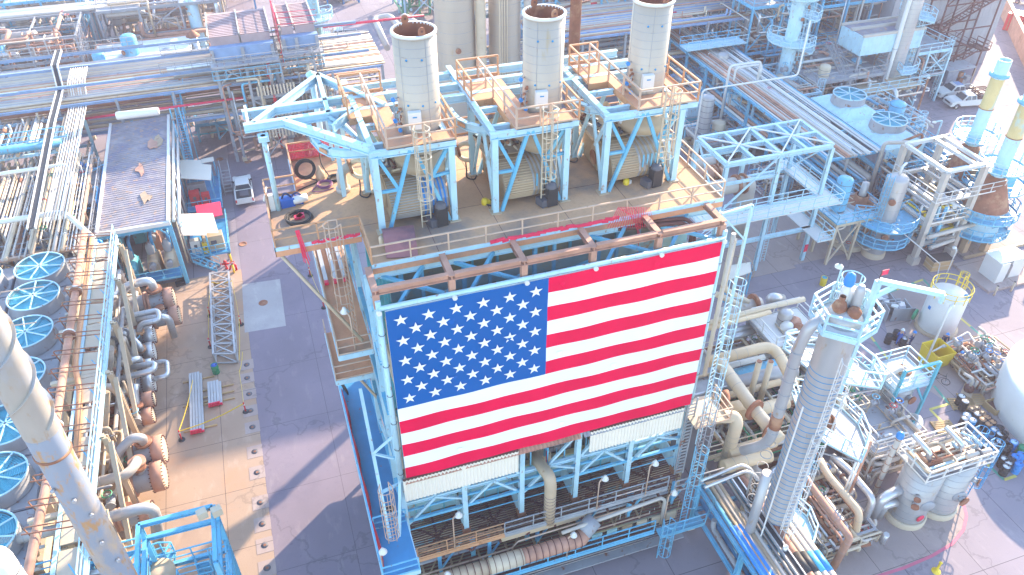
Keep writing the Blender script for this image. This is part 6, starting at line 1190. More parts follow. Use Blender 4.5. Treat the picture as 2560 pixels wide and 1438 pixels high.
# ================================================================ white-blue open frame
ZT=12.55; x0=at(1820,415,ZT).x; x1=at(2080,363,ZT).x; y0=(at(2080,363,ZT).y+at(1820,415,ZT).y)/2; y1=at(1998,304,ZT).y
t=T('open_steel_structure','big pale blue open steel frame of six bays with a railed walkway level','steel frame structure',((x0+x1)/2,(y0+y1)/2,0)); xm=(x0+x1)/2
for x in (x0,xm,x1):
    for y in (y0,y1): MB().m('pale_blue').ibeam((x,y,0),(x,y,ZT-.2),.34,.34,.06,up=(0,1,0)).build('post',t)
ym=(y0+y1)/2
for a,c in (((x0,y0),(x1,y0)),((x0,y1),(x1,y1)),((x0,ym),(x1,ym))): MB().m('pale_blue').ibeam((*a,ZT),(*c,ZT),.3,.42,.06).build('top_beam',t)
for k in range(5): x=x0+(x1-x0)*k/4; MB().m('pale_blue').ibeam((x,y0,ZT+.004),(x,y1,ZT+.004),.28,.4,.06).build('top_beam',t)
b=MB().m('white_paint')
for xa,xb in ((x0,xm),(xm,x1)):
    c=((xa+xb)/2,ym,ZT+.25)
    for p in ((xa,y0),(xb,y0),(xa,y1),(xb,y1)): b.beam((*p,ZT+.23),c,.13,.1)
b.build('plan_brace',t)
b=MB().m('pale_blue')
for x in (x0,x1): b.ibeam((x,y0,7.4),(x,y1,7.4),.25,.35)
for y in (y0,y1): b.ibeam((x0,y,7.4),(x1,y,7.4),.25,.35); b.ibeam((x0,y,10.6),(xm,y,10.6),.2,.25)
b.ibeam((x0,y0,3.8),(x1,y0,3.8),.28,.36); b.ibeam((x1,y0,3.8),(x1,y1,3.8),.25,.3)
b.beam((x0,y0,7.6),(xm,y0,12.6),.14).beam((x1,y1,7.6),(xm,y1,12.6),.14).beam((x0,y0+.2,7.6),(x0,y1,12.6),.14).beam((x1,y0+.2,12.6),(x1,y1,7.6),.12); b.build('mid_beam',t)
b=MB().m('white_paint').box(x0-2.5,y0-2,7.5,x1+1,y0-.3,7.58).box(x1-.6,y0-.3,7.5,x1+1,y1+1.5,7.58).box(x0-2.5,y0-.3,7.5,x0-.4,y1,7.58); rail(b,[(x0-2.5,y1,7.6),(x0-2.5,y0-2,7.6),(x1+1,y0-2,7.6),(x1+1,y1+1.5,7.6)],'pale_blue'); rail(b,[(x0+.3,y0-.35,7.6),(x1-.6,y0-.35,7.6),(x1-.6,y1,7.6)],'pale_blue'); b.build('walkway',t)
b=MB(); stair(b,(x0-2.2,y0-3.2,7.6),(x0-7.5,y0-3.2,3.8),1.,'pale_blue'); b.build('stair',t)
b=MB().m('white_paint').box(x1-1,y0-2.5,3.9,x1+.6,y1-1.5,3.98); rail(b,[(x1-1,y0-2.5,4),(x1+.6,y0-2.5,4),(x1+.6,y1-1.5,4)],'pale_blue'); b.m('pink_red').box(x1-.25,y0-.3,1.2,x1+.1,y0-.22,2.); b.build('lower_walkway',t)
b=MB(); ladder(b,(xm+1.5,y0+1,0),4,(0,-1),'pale_blue',cage=False); b.build('caged_ladder',t)
x,y=mx(2100,540,4); module('elevated_platform','blue steel platform on pale concrete pillars right of the white-blue open frame','platform',x-2.,y-2,x+3.2,y+2.6,[4.6],'cream',seed=111,npipe=10,nves=1,nval=2,bay=3,cover=1,rm='blue',floor='pale_blue')
sheet('pale_frame_slab',43,50.5,53.5,61,.009,'slab_warm')
# ringed vessels
vessel('ringed_vessel','grey banded upright vessel wrapped with two blue hoop-railed half platforms','vessel',54.6,49.6,1.0,.6,8.6,'cladding',rsp=1.,plats=((150,380,2.3,1.7),(150,370,4.3,1.9)),lad=((200,2,8.4),),noz=5,seed=10,rmt='blue',top=lambda b:b.m('white_paint').tube([(54.6,49.6,8.9),(54.6,49.6,9.9),(55.4,50,9.9)],.12,8,bend=.2))
x,y=mx(2155,490,5.5); vessel('round_top_vessel','squat vessel with a rusty neck rising through the pale blue platform','vessel',x,y,1.6,.5,4.9,'cladding',noz=2,seed=11,rsp=.8,flat=True,top=lambda b:(b.m('rust').lathe((x,y,4.9),[(1.3,0),(.7,.1),(.7,.7),(.55,.75)],18),b.m('cladding').lathe((x,y,5.6),[(.35,0),(.35,1.4),(0,1.5)],14)))
# grey open frame
ZG=10.2; gx0,gx1,gy0,gy1=57.3,61.8,47.1,52.6
t=T('grey_post_structure','tall grey concrete-clad open frame of square posts above the blue pipework at the right','steel frame structure',((gx0+gx1)/2,(gy0+gy1)/2,0)); gm=(gy0+gy1)/2
for x in (gx0,gx1):
    for y in (gy0,gy1): b=MB().m('offwhite_pipe').beam((x,y,0),(x,y,ZG-.1),.5).beam((x,y,0),(x,y,.8),.85); b.build('post',t)
for z in (ZG,6.9,4.4,2.2):
    b=MB().m('white_paint' if z==ZG else 'offwhite_pipe'); 
    for a,c in (((gx0,gy0),(gx1,gy0)),((gx0,gy1),(gx1,gy1)),((gx0,gy0),(gx0,gy1)),((gx1,gy0),(gx1,gy1)),((gx0+(gx1-gx0)*.75,gy0),(gx0+(gx1-gx0)*.75,gy1))): b.ibeam((*a,z),(*c,z),.3,.34,.06)
    b.build('beam_ring',t)
b=MB(); rail(b,[(gx0-.4,gy1,7.1),(gx0-.4,gy0-.4,7.1),(gx1+3,gy0-.4,7.1)],'white_paint'); rail(b,[(gx0,gy0-.2,4.6),(gx1,gy0-.2,4.6)],'white_paint'); b.m('offwhite_pipe').tube([(gx0,gy0-.6,3.4),(gx1+2.5,gy0-.3,3.6)],.22,8).tube([(gx0+.6,gy0-.8,2.2),(gx1-1,gy0-.6,2.4)],.2,8); b.build('railing',t)
rpipes(t,random.Random(121),gx0,gy0,gx1,gy1,1,6,70,['alu','white_paint','blue','pale_blue','tan_pipe','yellow'],(.07,.2))
# right-hand blue and yellow stacks with ring platforms
for nm,(px,py,z),(tx,ty),rr,zb in (('left of the pair, with a blue cap ring',(2441,332,9.5),(2516,150),.62,8.2),('right of the pair, cut by the picture edge',(2507,408,9.5),(2589,215),.66,8.2)):
    q=at(px,py,z); zt=zat(tx,ty,q); t=T('painted_stack','slanting-looking blue and yellow painted stack, '+nm,'stack',(q.x,q.y,0),'blue and yellow stacks'); H=zt-zb
    b=MB().m('pale_blue').lathe((q.x,q.y,zb),[(rr,0),(rr,H*.45)],20); b.m('paint_ochre').lathe((q.x,q.y,zb),[(rr,H*.45),(rr,H*.8)],20); b.m('pale_blue').lathe((q.x,q.y,zb),[(rr,H*.8),(rr,H),(rr-.06,H),(rr-.06,H-1)],20); b.build('shell',t)
    b=MB().m('rust').ring((q.x,q.y,zb+H*.45),rr+.03,.05,20,5); b.m('blue').lathe((q.x,q.y,zb+H*.82),[(rr,0),(rr+.3,.02),(rr+.3,.25),(rr,.27)],20); b.build('flange',t)
    b=MB(); arcdeck(b,(q.x,q.y),rr+.05,rr+1.5,0,359,zb+1,'blue','pale_blue',n=16); b.build('ring_platform',t)
    b=MB().m('rust').lathe((q.x,q.y,zb),[(2.1,-3.2),(1.0,-.5),(rr,.05)],20); b.m('tan_pipe').lathe((q.x,q.y,zb),[(2.1,-3.3),(2.15,-3.2)],20); b.build('cone_hood',t)
    MB().m('pale_blue').lathe((q.x,q.y,0),[(1.95,2.2),(1.95,4.9),(2.1,5)],20).build('drum_body',t)
    b=MB(); arcdeck(b,(q.x,q.y),2.0,3.1,150,370,4.4,'blue','blue',n=12); arcdeck(b,(q.x,q.y),2.0,2.9,160,350,2.4,'blue','blue',n=10); b.build('ring_walkway',t)
    for k in range(4): a=k*PI/2+.5; MB().m('tan_pipe').beam((q.x+1.5*math.cos(a),q.y+1.5*math.sin(a),0),(q.x+1.5*math.cos(a),q.y+1.5*math.sin(a),2.2),.6).build('leg',t)
q=at(2440,600); vessel('banded_vessel','fat stained blue and yellow vessel with blue ring walkways beside the generator slab','vessel',q.x+.6,q.y+1.2,1.75,2.4,7.0,'teal',rsp=2.2,plats=((150,380,3.1,1.0),(150,390,6.0,1.2)),noz=4,seed=13,rmt='blue',top=lambda b:b.m('rust').lathe((q.x+.6,q.y+1.2,7.6),[(1.1,0),(.9,.7),(.3,1)],18),lad=((30,0,7),))
t=T('vessel_pad','low kerbed concrete pad under the fat blue and yellow vessel','pad',(q.x,q.y,0)); MB().m('slab_warm').box(q.x-3.5,q.y-2.2,0,q.x+5,q.y+4.5,.14).build('slab',t); MB().m('tan_pipe').box(q.x-3.7,q.y-2.4,0,q.x+5.2,q.y-2.2,.3).build('kerb',t)
for k in range(4): MB().m('tan_pipe').beam((q.x+.6+1.2*math.cos(k*1.57+.6),q.y+1.2+1.2*math.sin(k*1.57+.6),.14),(q.x+.6+1.2*math.cos(k*1.57+.6),q.y+1.2+1.2*math.sin(k*1.57+.6),2.5),.55).build('column',t)
# generator boxes on slab
q=at(2485,718); t=T('transformer','white finned transformer boxes on a bollarded slab at the right','transformer',(q.x+1.3,q.y+1,.2)); MB().m('white_paint').obox((q.x+.6,q.y+1.2,1.3),.5,1.,1.1,.0).build('cabinet',t); MB().m('white_paint').obox((q.x+2.6,q.y+1.4,1.3),.8,.9,1.1).build('cabinet',t)
b=MB().m('alu'); [b.obox((q.x+1.25+k*.18,q.y+1.1,1.1),.04,.7,.75) for k in range(4)]; b.build('radiator_fin',t); MB().m('white_paint').obox((q.x+1.7,q.y+1.3,2.45),1.7,.9,.06).build('lid',t)
tag(MB().m('slab_warm').box(q.x-1.3,q.y-.6,0,q.x+5,q.y+4,.25).build('equipment_slab'),'raised concrete slab carrying the white transformer boxes','slab')
for k,(dx,dy) in enumerate(((-1.0,-1.),(1.,-1),(3.,-1),(5.4,-1),(5.5,2))): c=T('bollard','slim cream bollard around the transformer slab, %s'%['first from the left','second from the left','third from the left','at the near right corner','on the far right side'][k],'bollard',(q.x+dx,q.y+dy,0),'bollards round the transformer'); MB().m('cream').cyl((q.x+dx,q.y+dy,0),(q.x+dx,q.y+dy,1.1),.09,8).build('post',c); MB().m('black').cyl((q.x+dx,q.y+dy,1.1),(q.x+dx,q.y+dy,1.14),.1,8).build('cap',c)
q=at(2350,676); t=T('wooden_crate','plywood crate with a black lid standing alone on the road','crate',(q.x,q.y,0)); MB().m('wood').obox((q.x,q.y+.5,.6),1.05,.6,.6,-.12).build('box',t); MB().m('black').obox((q.x,q.y+.5,1.22),1.07,.62,.03,-.12).build('lid',t); b=MB().m('tan_pipe'); [b.obox((q.x,q.y+.5,z),1.07,.62,.05,-.12) for z in (.08,.6,1.1)]; b.build('batten',t)
x,y=mx(2056,712); barrel('yellow drum with a dark teal lid on the road above the big tower',x,y,'yellow','teal')
# white tank with yellow rail
q=at(2338,818); zt=zat(2381,737,q); t=T('white_tank','white cylindrical tank with a yellow top railing and yellow caged ladder','tank',(q.x,q.y,0)); r=1.55
MB().m('white_paint').lathe((q.x,q.y,0),[(r,.25),(r,zt),(r*.98,zt+.05),(0,zt+.35)],36).build('shell',t); MB().m('tan_pipe').lathe((q.x,q.y,0),[(r+.25,0),(r+.25,.22),(r,.25)],36).build('ring_base',t)
b=MB().m('yellow')
for z in (zt+.45,zt+.95): b.ring((q.x,q.y,z),r+.08,.035,32,5)
for k in range(12): a=k*PI/6; b.beam((q.x+(r+.06)*math.cos(a),q.y+(r+.06)*math.sin(a),zt-.1),(q.x+(r+.06)*math.cos(a),q.y+(r+.06)*math.sin(a),zt+.95),.05)
b.build('railing',t); b=MB(); ladder(b,(q.x+(r+.2)*math.cos(.4),q.y+(r+.2)*math.sin(.4),.3),zt,(math.cos(.4),math.sin(.4)),'yellow'); b.build('caged_ladder',t); MB().m('deep_blue').lathe((q.x+.8,q.y-1.0,zt+.2),[(.22,0),(.22,.15),(0,.16)],12).build('hatch',t)
MB().m('bright_blue').obox((q.x-r-.02,q.y+.1,2.6),.03,.12,.16).build('sign_plate',t)
# davit lamp posts / poles
def post(label,base,topz,arm=None,mt='pale_blue',r=.07,shade=True):
    t=T('lamp_post',label,'lamp post',base,'lamp posts'); b=Vector(base); P=[b,Vector((b.x,b.y,topz))]; 
    if arm: P.append(Vector((b.x+arm[0],b.y+arm[1],topz+arm[2])))
    MB().m(mt).tube(P,r,6,bend=.2).build('pole',t)
    if shade: MB().m('white_paint').lathe(P[-1],[(.05,.12),(.2,.0),(.22,-.08),(.04,-.1)],12).build('lamp_shade',t)
    return t
q=at(2305,925); post('slanted-looking white lamp pole in front of the white tank',(q.x,q.y,0),6.2,(.9,.5,.15),'white_paint',.09)
q=at(2360,700); post('thin lamp post left of the transformer slab',(q.x,q.y,0),3.5,(0,.3,.1),'white_paint',.05)
for i,(a,c) in enumerate((((2270,392),(2345,530)),((2345,530),(2280,660)))): 
    p=at(*a,4); q2=at(*c,1.5)
t=T('overhead_wire','thin white pipe stretched from the grey frame foot to the road edge','pipe',at(2345,600)); MB().m('white_paint').tube([at(2230,560,4.5),at(2350,660,1.2),at(2330,750,.4)],.05,5).build('pipe_run',t)
# painted ground lines
def dashes(name,label,pts,mts,w=.22,L=1.1):
    b=MB(); P=[at(*p) for p in pts]; k=0
    for a,c in zip(P[:-1],P[1:]):
        n=max(1,int((c-a).length/L)); d=(c-a).normalized(); nn=Vector((-d.y,d.x,0))*(w/2)
        for i in range(n): p=a.lerp(c,i/n); q=a.lerp(c,(i+1)/n); b.m(mts[k%len(mts)]); k+=1; b.hexa([(v.x,v.y,.013) for v in (p-nn,q-nn,q+nn,p+nn)]+[(v.x,v.y,.017) for v in (p-nn,q-nn,q+nn,p+nn)])
    return St(b,name)
mat('paint_yellow',(.62,.5,.12),.7,var=.2,fine=.6); mat('paint_green',(.1,.33,.25),.7,var=.2,fine=.6); mat('paint_pink',(.55,.13,.20),.7,var=.15,fine=.5)
dashes('hazard_line','',((2195,742),(2308,699),(2330,722)),('paint_yellow','paint_green')); dashes('hazard_line','',((2400,795),(2480,862),(2570,925)),('paint_yellow','paint_green')); dashes('hazard_line','',((2168,830),(2225,905)),('paint_yellow','paint_green')); dashes('hazard_line','',((2325,1024),(2372,1010),(2335,965)),('paint_yellow','paint_green')); dashes('hazard_line','',((2325,1024),(2360,1060)),('paint_yellow','paint_green')); dashes('hazard_line','',((2440,1135),(2510,1200),(2540,1190)),('paint_yellow','paint_green'))
dashes('pink_kerb_line','',((2190,1442),(2260,1420),(2330,1390),(2380,1360),(2408,1325),(2416,1290),(2408,1258),(2385,1235)),('paint_pink',),.2,.8)
dashes('faded_line','',((2440,560),(2560,640)),('paint_pink',),.15,.8)
q=[at(*p) for p in ((2190,1442),(2260,1420),(2330,1390),(2380,1360),(2408,1325),(2416,1290),(2408,1258),(2385,1235),(2300,1200),(2000,1300),(1960,1442))]; St(MB().m('slab_warm').prism([(v.x,v.y) for v in q],.004,.010),'pump_yard_slab')
q=[at(*p) for p in ((2195,742),(2308,699),(2480,862),(2372,1010),(2240,920))]; St(MB().m('slab_warm').prism([(v.x,v.y) for v in q],.004,.009),'tank_yard_slab')

for k,(px,py,w,d,h,l) in enumerate(((1700,185,9,6,5,'just behind the rightmost stack platform'),(1800,262,7,6,5,'below the goalpost pipes'),(1965,335,7,5,5,'behind the pale blue open frame'),(2035,425,6,5,5,'right of the pale blue open frame'),(2125,425,6,6,5,'under the near end of the two-fan cooler'),(2245,345,6,5,3,'right of the two-fan cooler'),(1630,110,12,8,8,'between the right stack and the flare pipe'),(2075,150,8,7,7,'behind the dusty roofed cooler'),(1985,205,7,6,6,'right of the slender blue column'),(2290,520,6,4,4,'in front of the grey post frame'),(1930,470,6,5,3,'beneath the walkway of the pale blue open frame'),(1760,300,6,5,4,'beside the blue box cabinet'),(2130,300,6,6,5,'left of the silver banded column foot'),(1900,20,14,8,9,'at the top edge above the white pipe rack'),(2180,110,8,6,8,'under the dusty roofed cooler'))):
    x,y=mx(px,py,0); t=T('pipework','tangle of thin white and blue pipes '+l,'pipework',(x,y,0),'tangled piping of the right-hand units'); rnd=random.Random(500+k)
    rpipes(t,rnd,x-w/2,y-d/2,x+w/2,y+d/2,.2,h,88,['white_paint','offwhite_pipe','offwhite_pipe','dusty_pink','pale_blue','blue','steel_blue','tan_pipe','alu'],(.035,.09),vert=.6)
    for j in range(6): b=MB(); valve(b,(x+rnd.uniform(-w/2,w/2),y+rnd.uniform(-d/2,d/2),rnd.uniform(.6,h-1)),rnd.uniform(.1,.16),rnd.choice([(1,0,0),(0,1,0)]),rnd.choice(['bright_blue','red','green','blue'])); b.build('valve',t)
# ================================================================ big tower at the lower right
tq=at(1905,1400); TX,TY=tq.x,tq.y; TT=lambda px,py:zat(px,py,(TX,TY))
zt=TT(2108,840)+1.2; r=.9
t=T('banded_tower','tallest silver banded tower at the lower right with pale blue cage platforms','tower',(TX,TY,0))
MB().m('cladding').lathe((TX,TY,0),[(r+.1,0),(r+.1,1),(r,1.1),(r,zt-1),(r,zt),(r*.9,zt+.25),(r*.5,zt+.5),(0,zt+.55)],36).build('shell',t)
b=MB(); rings(b,(TX,TY),r,1.2,zt-3,.42,'deep_blue',.02); b.build('band',t)
za=TT(2035,1090); zb=TT(1955,1330); zc=TT(2140,850)
b=MB(); b.m('white_paint'); arcdeck(b,(TX,TY),r+.05,r+2.3,-60,70,za,'cladding','pale_blue',n=5); b.build('octagonal_platform',t)
b=MB(); arcdeck(b,(TX,TY),r+.05,r+1.6,-120,60,zb,'pale_blue','pale_blue',n=6); b.build('octagonal_platform',t)
b=MB(); arcdeck(b,(TX,TY),r+.05,r+2.0,-30,100,TT(2075,960),'cladding','pale_blue',n=5); b.build('octagonal_platform',t)
b=MB().m('white_paint'); P_=[(TX+1.6*math.cos(a),TY+1.6*math.sin(a)) for a in [k*PI/3+.3 for k in range(6)]]
for k in range(6): p,q=P_[k],P_[(k+1)%6]; b.m('pale_blue').beam((*p,zt-.3),(*q,zt-.3),.12,.3)
rail(b,[(*p,zt-.2) for p in P_],'pale_blue',closed=True,r=.04); b.m('white_paint').lathe((TX,TY,zt-.3),[(r,0),(1.5,.0),(1.5,.04),(r,.04)],6); b.build('top_platform',t)
for az,zz in ((-25,za),(-80,zb)): a=R(az); d=Vector((math.cos(a),math.sin(a),0)); c=Vector((TX,TY,zz+.9)); b=MB().m('rust').cyl(c+d*r,c+d*(r+.3),.38,16).cyl(c+d*(r+.3),c+d*(r+.4),.52,18); b.build('manway',t)
b=MB(); 
for z0_,z1_,az in ((.2,za,-105),(za-.5,TT(2090,900),-100)): a=R(az); ladder(b,(TX+(r+.25)*math.cos(a),TY+(r+.25)*math.sin(a),z0_),z1_,(math.cos(a),math.sin(a)),'white_paint',r=.022)
b.build('caged_ladder',t)
b=MB(); 
for z0_,z1_,az in ((zb,za,20),(za,zt-.5,35)): a=R(az); ladder(b,(TX+(r+.25)*math.cos(a),TY+(r+.25)*math.sin(a),z0_),z1_,(math.cos(a),math.sin(a)),'pale_blue',r=.025)
b.build('caged_ladder',t)
b=MB().m('rust').lathe((TX-.4,TY+.1,zt+.4),[(.28,0),(.38,.2),(.28,.5),(.15,.6),(.15,.9)],14).lathe((TX+.1,TY-.4,zt+.3),[(.3,0),(.36,.3),(.2,.5),(0,.55)],14); b.build('relief_valve',t)
b=MB().m('white_paint').lathe((TX+.3,TY+.5,zt+.3),[(.4,0),(.4,.9),(0,1.)],14); b.m('cladding').lathe((TX+.35,TY-.1,zt+.4),[(.25,0),(.25,1.2),(.15,1.5),(0,1.5)],12); b.build('top_nozzle',t)
b=MB(); b.m('pale_blue').ring((TX+.7,TY+.9,zt+1.6),.55,.04,18,4).ring((TX+.7,TY+.9,zt+.9),.55,.04,18,4); [b.beam((TX+.7+.55*math.cos(k),TY+.9+.55*math.sin(k),zt-.2),(TX+.7+.55*math.cos(k),TY+.9+.55*math.sin(k),zt+1.6),.04) for k in range(6)]; b.build('top_cage',t)
t=T('vent_stack','white vent pipe with a blue cap on top of the tallest banded tower','vent pipe',(TX-.2,TY+.2,zt)); c=at(2117,690,zt+3.4); MB().m('white_paint').tube([(TX-.1,TY+.3,zt+.4),(TX-.1,TY+.3,zt+1.9)],.2,12).build('pipe',t); MB().m('bright_blue').lathe((TX-.1,TY+.3,zt+1.8),[(.25,0),(.27,.3),(.2,.6),(0,.7)],14).build('cap',t)
t=T('davit_crane','pale blue davit crane arm with a red flag leaning over the tallest banded tower','crane',(TX+1.2,TY,zt-3)); p1=at(2197,702,zt+2.3); p0=p1-Vector((0,0,7.5)); d=Vector((2.3,-1.75,-.1)); p2=p1+d
MB().m('pale_blue').beam(p0,p1,.26).build('mast',t); MB().m('pale_blue').beam(p1,p2,.24).beam(p1-Vector((0,0,1.)),p1+d*.3,.2).beam(p2,p2-Vector((0,0,.5)),.16).build('arm',t); b=MB().m('rust_dark').beam(p1,p1+Vector((0,0,.6)),.04); b.m('pink_red').box(p1.x,p1.y-.01,p1.z+.3,p1.x+.4,p1.y+.01,p1.z+.6); b.build('red_flag',t)
post('thin lamp on a slanted pipe beside the davit crane mast',(TX+.4,TY+1.5,zt-.2),zt+1.9,(-.2,0,.1),'pale_blue',.05)
# drop pipe beside tower
t=T('overhead_line','pale lagged pipe curving off the tower top and dropping down its left side','pipe',(TX-1.7,TY,0)); b=MB().m('cladding').tube([(TX-.4,TY+.2,zt-.1),(TX-1.7,TY+.3,zt-.3),(TX-2.0,TY+.3,zt-1.9),(TX-2.0,TY+.3,TT(1990,1050)-1.2),(TX-2.6,TY+1.5,TT(1960,1110)-.8)],.3,14,bend=1.2); b.build('pipe_run',t); b=MB(); rings(b,(TX-2.0,TY+.3),.31,5,zt-1.6,1.,'grey_steel',.02); b.build('band',t); MB().m('rust').cyl((TX-2,TY+.3,TT(1975,1040)),(TX-2,TY+.3,TT(1985,1010)),.34,14).build('coupling',t)
t=T('lower_drop_pipe','slim pale pipe and long white rail running down the left foot of the tallest tower','pipe',(TX-2.2,TY-.4,0)); MB().m('cladding').tube([(TX-2.1,TY-.3,1.),(TX-2.1,TY-.3,TT(1935,1130))],.3,12).build('pipe_run',t); MB().m('white_paint').tube([(TX-1.7,TY-.9,1),(TX-1.7,TY-.9,zt-5)],.05,5).build('rail_tube',t)
# ================================================================ tan lagged pipework right of the furnace
def tp(label,pts,r,mt='tan_pipe',fl=(),bend=.6,fm='rust',sp=.9): lagged(label,[at(*p) for p in pts],r,mt,bend,[(at(*f[:3]),f[3]) for f in fl],sp=sp,fm=fm,name='lagged_pipe')
mat('tan_lag',(.60,.45,.30),.55,var=.12,rust=.12,rcol=(.4,.28,.18)); 
tp('fat tan pipe curving over beside the lower right end of the banner',[(1770,905,6.5),(1934,862,6.5),(1985,960,6.)],.42,'tan_lag',bend=1.2)
tp('fat cream pipe running diagonally down to the tower foot with two rusty flanges',[(1800,905,7.2),(1884,1022,6.8),(1950,1100,6.4)],.45,'cream',[(1886,1025,6.8,(.3,-1,0)),(1928,1076,6.5,(.3,-1,0))],bend=.5)
tp('upper short horizontal tan pipe under the diagonal cream pipe',[(1795,1026,5.5),(1870,1010,5.5)],.42,'tan_lag'); tp('long horizontal tan pipe passing behind the tall pipe beside the tower',[(1842,1040,5),(1968,1005,5)],.46,'tan_lag')
tp('third horizontal tan pipe, above the open channel at the tower foot',[(1820,1136,5),(1935,1102,5)],.46,'tan_lag'); tp('lowest horizontal tan pipe, just above the pipe rack at the tower foot',[(1808,1168,5),(1925,1138,5)],.46,'tan_lag')
tp('cream S-bend pipe dropping down the right corner of the furnace',[(1768,1005,8.5),(1774,1042,8.),(1838,1042,8.),(1842,1060,7.6),(1808,1172,3)],.42,'cream',bend=.9,sp=.5)
tp('dark rusty S-shaped pipe above the cream S-bend',[(1812,978,9.2),(1818,1000,9),(1795,1035,8.6)],.24,'rust',bend=.7,sp=9)
tp('long twin cream pipe running to the railed dome platform',[(1765,810,7),(1920,768,7),(2010,748,7)],.22,'cream'); tp('second long cream pipe just below the twin cream pipe',[(1768,822,6.8),(1925,780,6.8)],.2,'tan_lag')
tp('fat silver and cream pipe with a rusty collar beside the banner top right',[(1800,812,5.5),(1800,786,6.2),(1900,757,6.2)],.5,'offwhite_pipe',[(1885,761,6.2,(1,0,0))],bend=.9)
tp('cream pipe coming down vertically then kinking right near the banner edge',[(1835,598,12.5),(1808,722,7.5),(1872,757,6.6)],.24,'cream',bend=.6); tp('second cream pipe kinking right below the first near the banner edge',[(1790,735,7.5),(1860,768,6.4)],.24,'cream')
tp('silver elbow pipe standing behind the railed dome platform',[(1925,765,4.5),(1928,742,6.),(1955,748,5.4)],.42,'alu',bend=.7,sp=.5)
tp('silver ribbed pipe lying left of the railed dome platform',[(1800,838,5),(1880,815,5)],.24,'alu'); tp('second silver ribbed pipe left of the railed dome platform',[(1805,850,4.8),(1885,828,4.8)],.26,'alu')
tp('long white lagged pipe under the curved fat tan pipe',[(1800,920,5.4),(1910,893,5.4)],.22,'white_paint'); tp('tan pipe crossing below the white lagged pipe',[(1800,995,4.8),(1950,955,4.8)],.26,'tan_lag')
for px,l in ((1877,'left'),(1905,'right')): p=at(px,985,4.5); zt_=zat(px+25,905,p); t=T('cream_upright','short upright cream pipe among the tan pipework, %s of two'%l,'pipe',p,'upright cream pipes'); MB().m('cream').cyl((p.x,p.y,3),(p.x,p.y,zt_),.22,12).build('pipe_run',t); MB().m('rust').cyl((p.x,p.y,zt_),(p.x,p.y,zt_+.05),.18,12).build('open_end',t)
rnd=random.Random(140)
x0,y0=mx(1800,1140,3); x1,y1=mx(1950,840,3)
module('pipe_platform','cream steel pipe platform filled with valves behind the tan lagged pipes','platform',min(x0,22.2),y0,x1+1,y1,[3.2],'cream',seed=141,npipe=80,nves=2,nval=16,bay=4,cover=.25,pal=['cream','tan_pipe','offwhite_pipe','alu','rust','green'],pr=(.06,.16),ladd=False)
x,y=mx(1960,820,5.6); module('dome_platform','railed square platform with white and rusty round domes left of the tallest tower top','platform',x-2,y-1.8,x+2.4,y+1.8,[3,5.6],'grey_steel',seed=142,npipe=26,nves=1,nval=4,bay=4,cover=1,floor='white_paint',rm='white_paint',pal=['alu','offwhite_pipe','cream'])
for dx,dy,m_,l in ((0,-.3,'white_paint','white'),(.9,0,'rust_pink','rusty pink'),(.7,-.8,'rust','dark rusty')): c=T('tank_dome','%s round dome cap on the railed square platform'%l,'dome cap',(x+dx,y+dy,5.64)); MB().m(m_).lathe((x+dx,y+dy,5.64),[(.55,0),(.55,.3),(.4,.6),(0,.75)],18).build('dome',c); MB().m('grey_steel').lathe((x+dx,y+dy,5.64),[(.62,0),(.62,.08),(.55,.09)],18).build('rim',c)
# awning, white duct frame and ladders at the furnace right corner
t=T('tool_awning','pale corrugated awning over a hooped rack on the road right of the banner','awning',at(1850,700)); P=[at(*p,2.6) for p in ((1815,665),(1876,655),(1878,680),(1820,700))]; MB().m('corr_cream').prism([(p.x,p.y) for p in P],2.54,2.6).build('roof_sheet',t); b=MB().m('blue'); [b.beam((p.x,p.y,0),(p.x,p.y,2.54),.12) for p in P]; b.build('post',t)
b=MB().m('tan_pipe'); [b.ring(Vector((P[1].x-.6+.6*k,P[1].y+.6,1.6)),1.2,.04,20,4,axis=(1,.2,0)) for k in range(2)]; b.build('hoop',t)
t=T('duct_frame','white upright framed duct at the top right corner of the banner','duct',(22,29.6,16)); b=MB().m('pale_blue')
x0,y0=21.3,29.4; b.beam((x0,y0,24),(x0+1.8,y0,24.2),.14).beam((x0+1.8,y0,24.2),(x0+1.8,y0,14),.14).beam((x0,y0,24),(x0+1.8,y0,22),.1).ibeam((x0+.1,y0+.3,24),(x0+.1,y0+.3,8),.22,.22,up=(0,1,0)); b.build('frame',t); MB().m('offwhite_pipe').tube([(x0+1.1,y0+.1,22.5),(x0+1.1,y0+.1,12)],.13,10).build('pipe_run',t)
t=T('corner_stair_tower','caged ladders and small platforms climbing the lower right corner of the furnace','ladder tower',(21.6,27.6,0)); b=MB(); ladder(b,(21.5,27.6,8.2),20,(.4,-1),'pale_blue',r=.022); ladder(b,(20.9,26.6,5.4),12,(0,-1),'grey_steel',r=.022); ladder(b,(20.4,26.,2.8),9,(0,-1),'blue',r=.022); b.build('caged_ladder',t)
b=MB().m('tan_pipe').box(20.7,27.,10.3,23,29.,10.36); rail(b,[(20.7,27,10.36),(23,27,10.36),(23,29,10.36)],'pink_rail'); b.m('dark_steel').box(20.8,28.2,5,23,29.4,10.2); b.build('platform',t)
b=MB().m('grey_steel'); stair(b,(21,28.05,4.9),(21.,28.0,11.2),.5,'grey_steel') if 0 else None
for k in range(22): b.beam((20.55,27.95,5.2+k*.3),(21.05,27.95,5.2+k*.3),.05,.12)
b.beam((20.5,27.95,5),(20.5,27.95,12),.08).beam((21.1,27.95,5),(21.1,27.95,12),.08); b.build('rung_ladder',t)
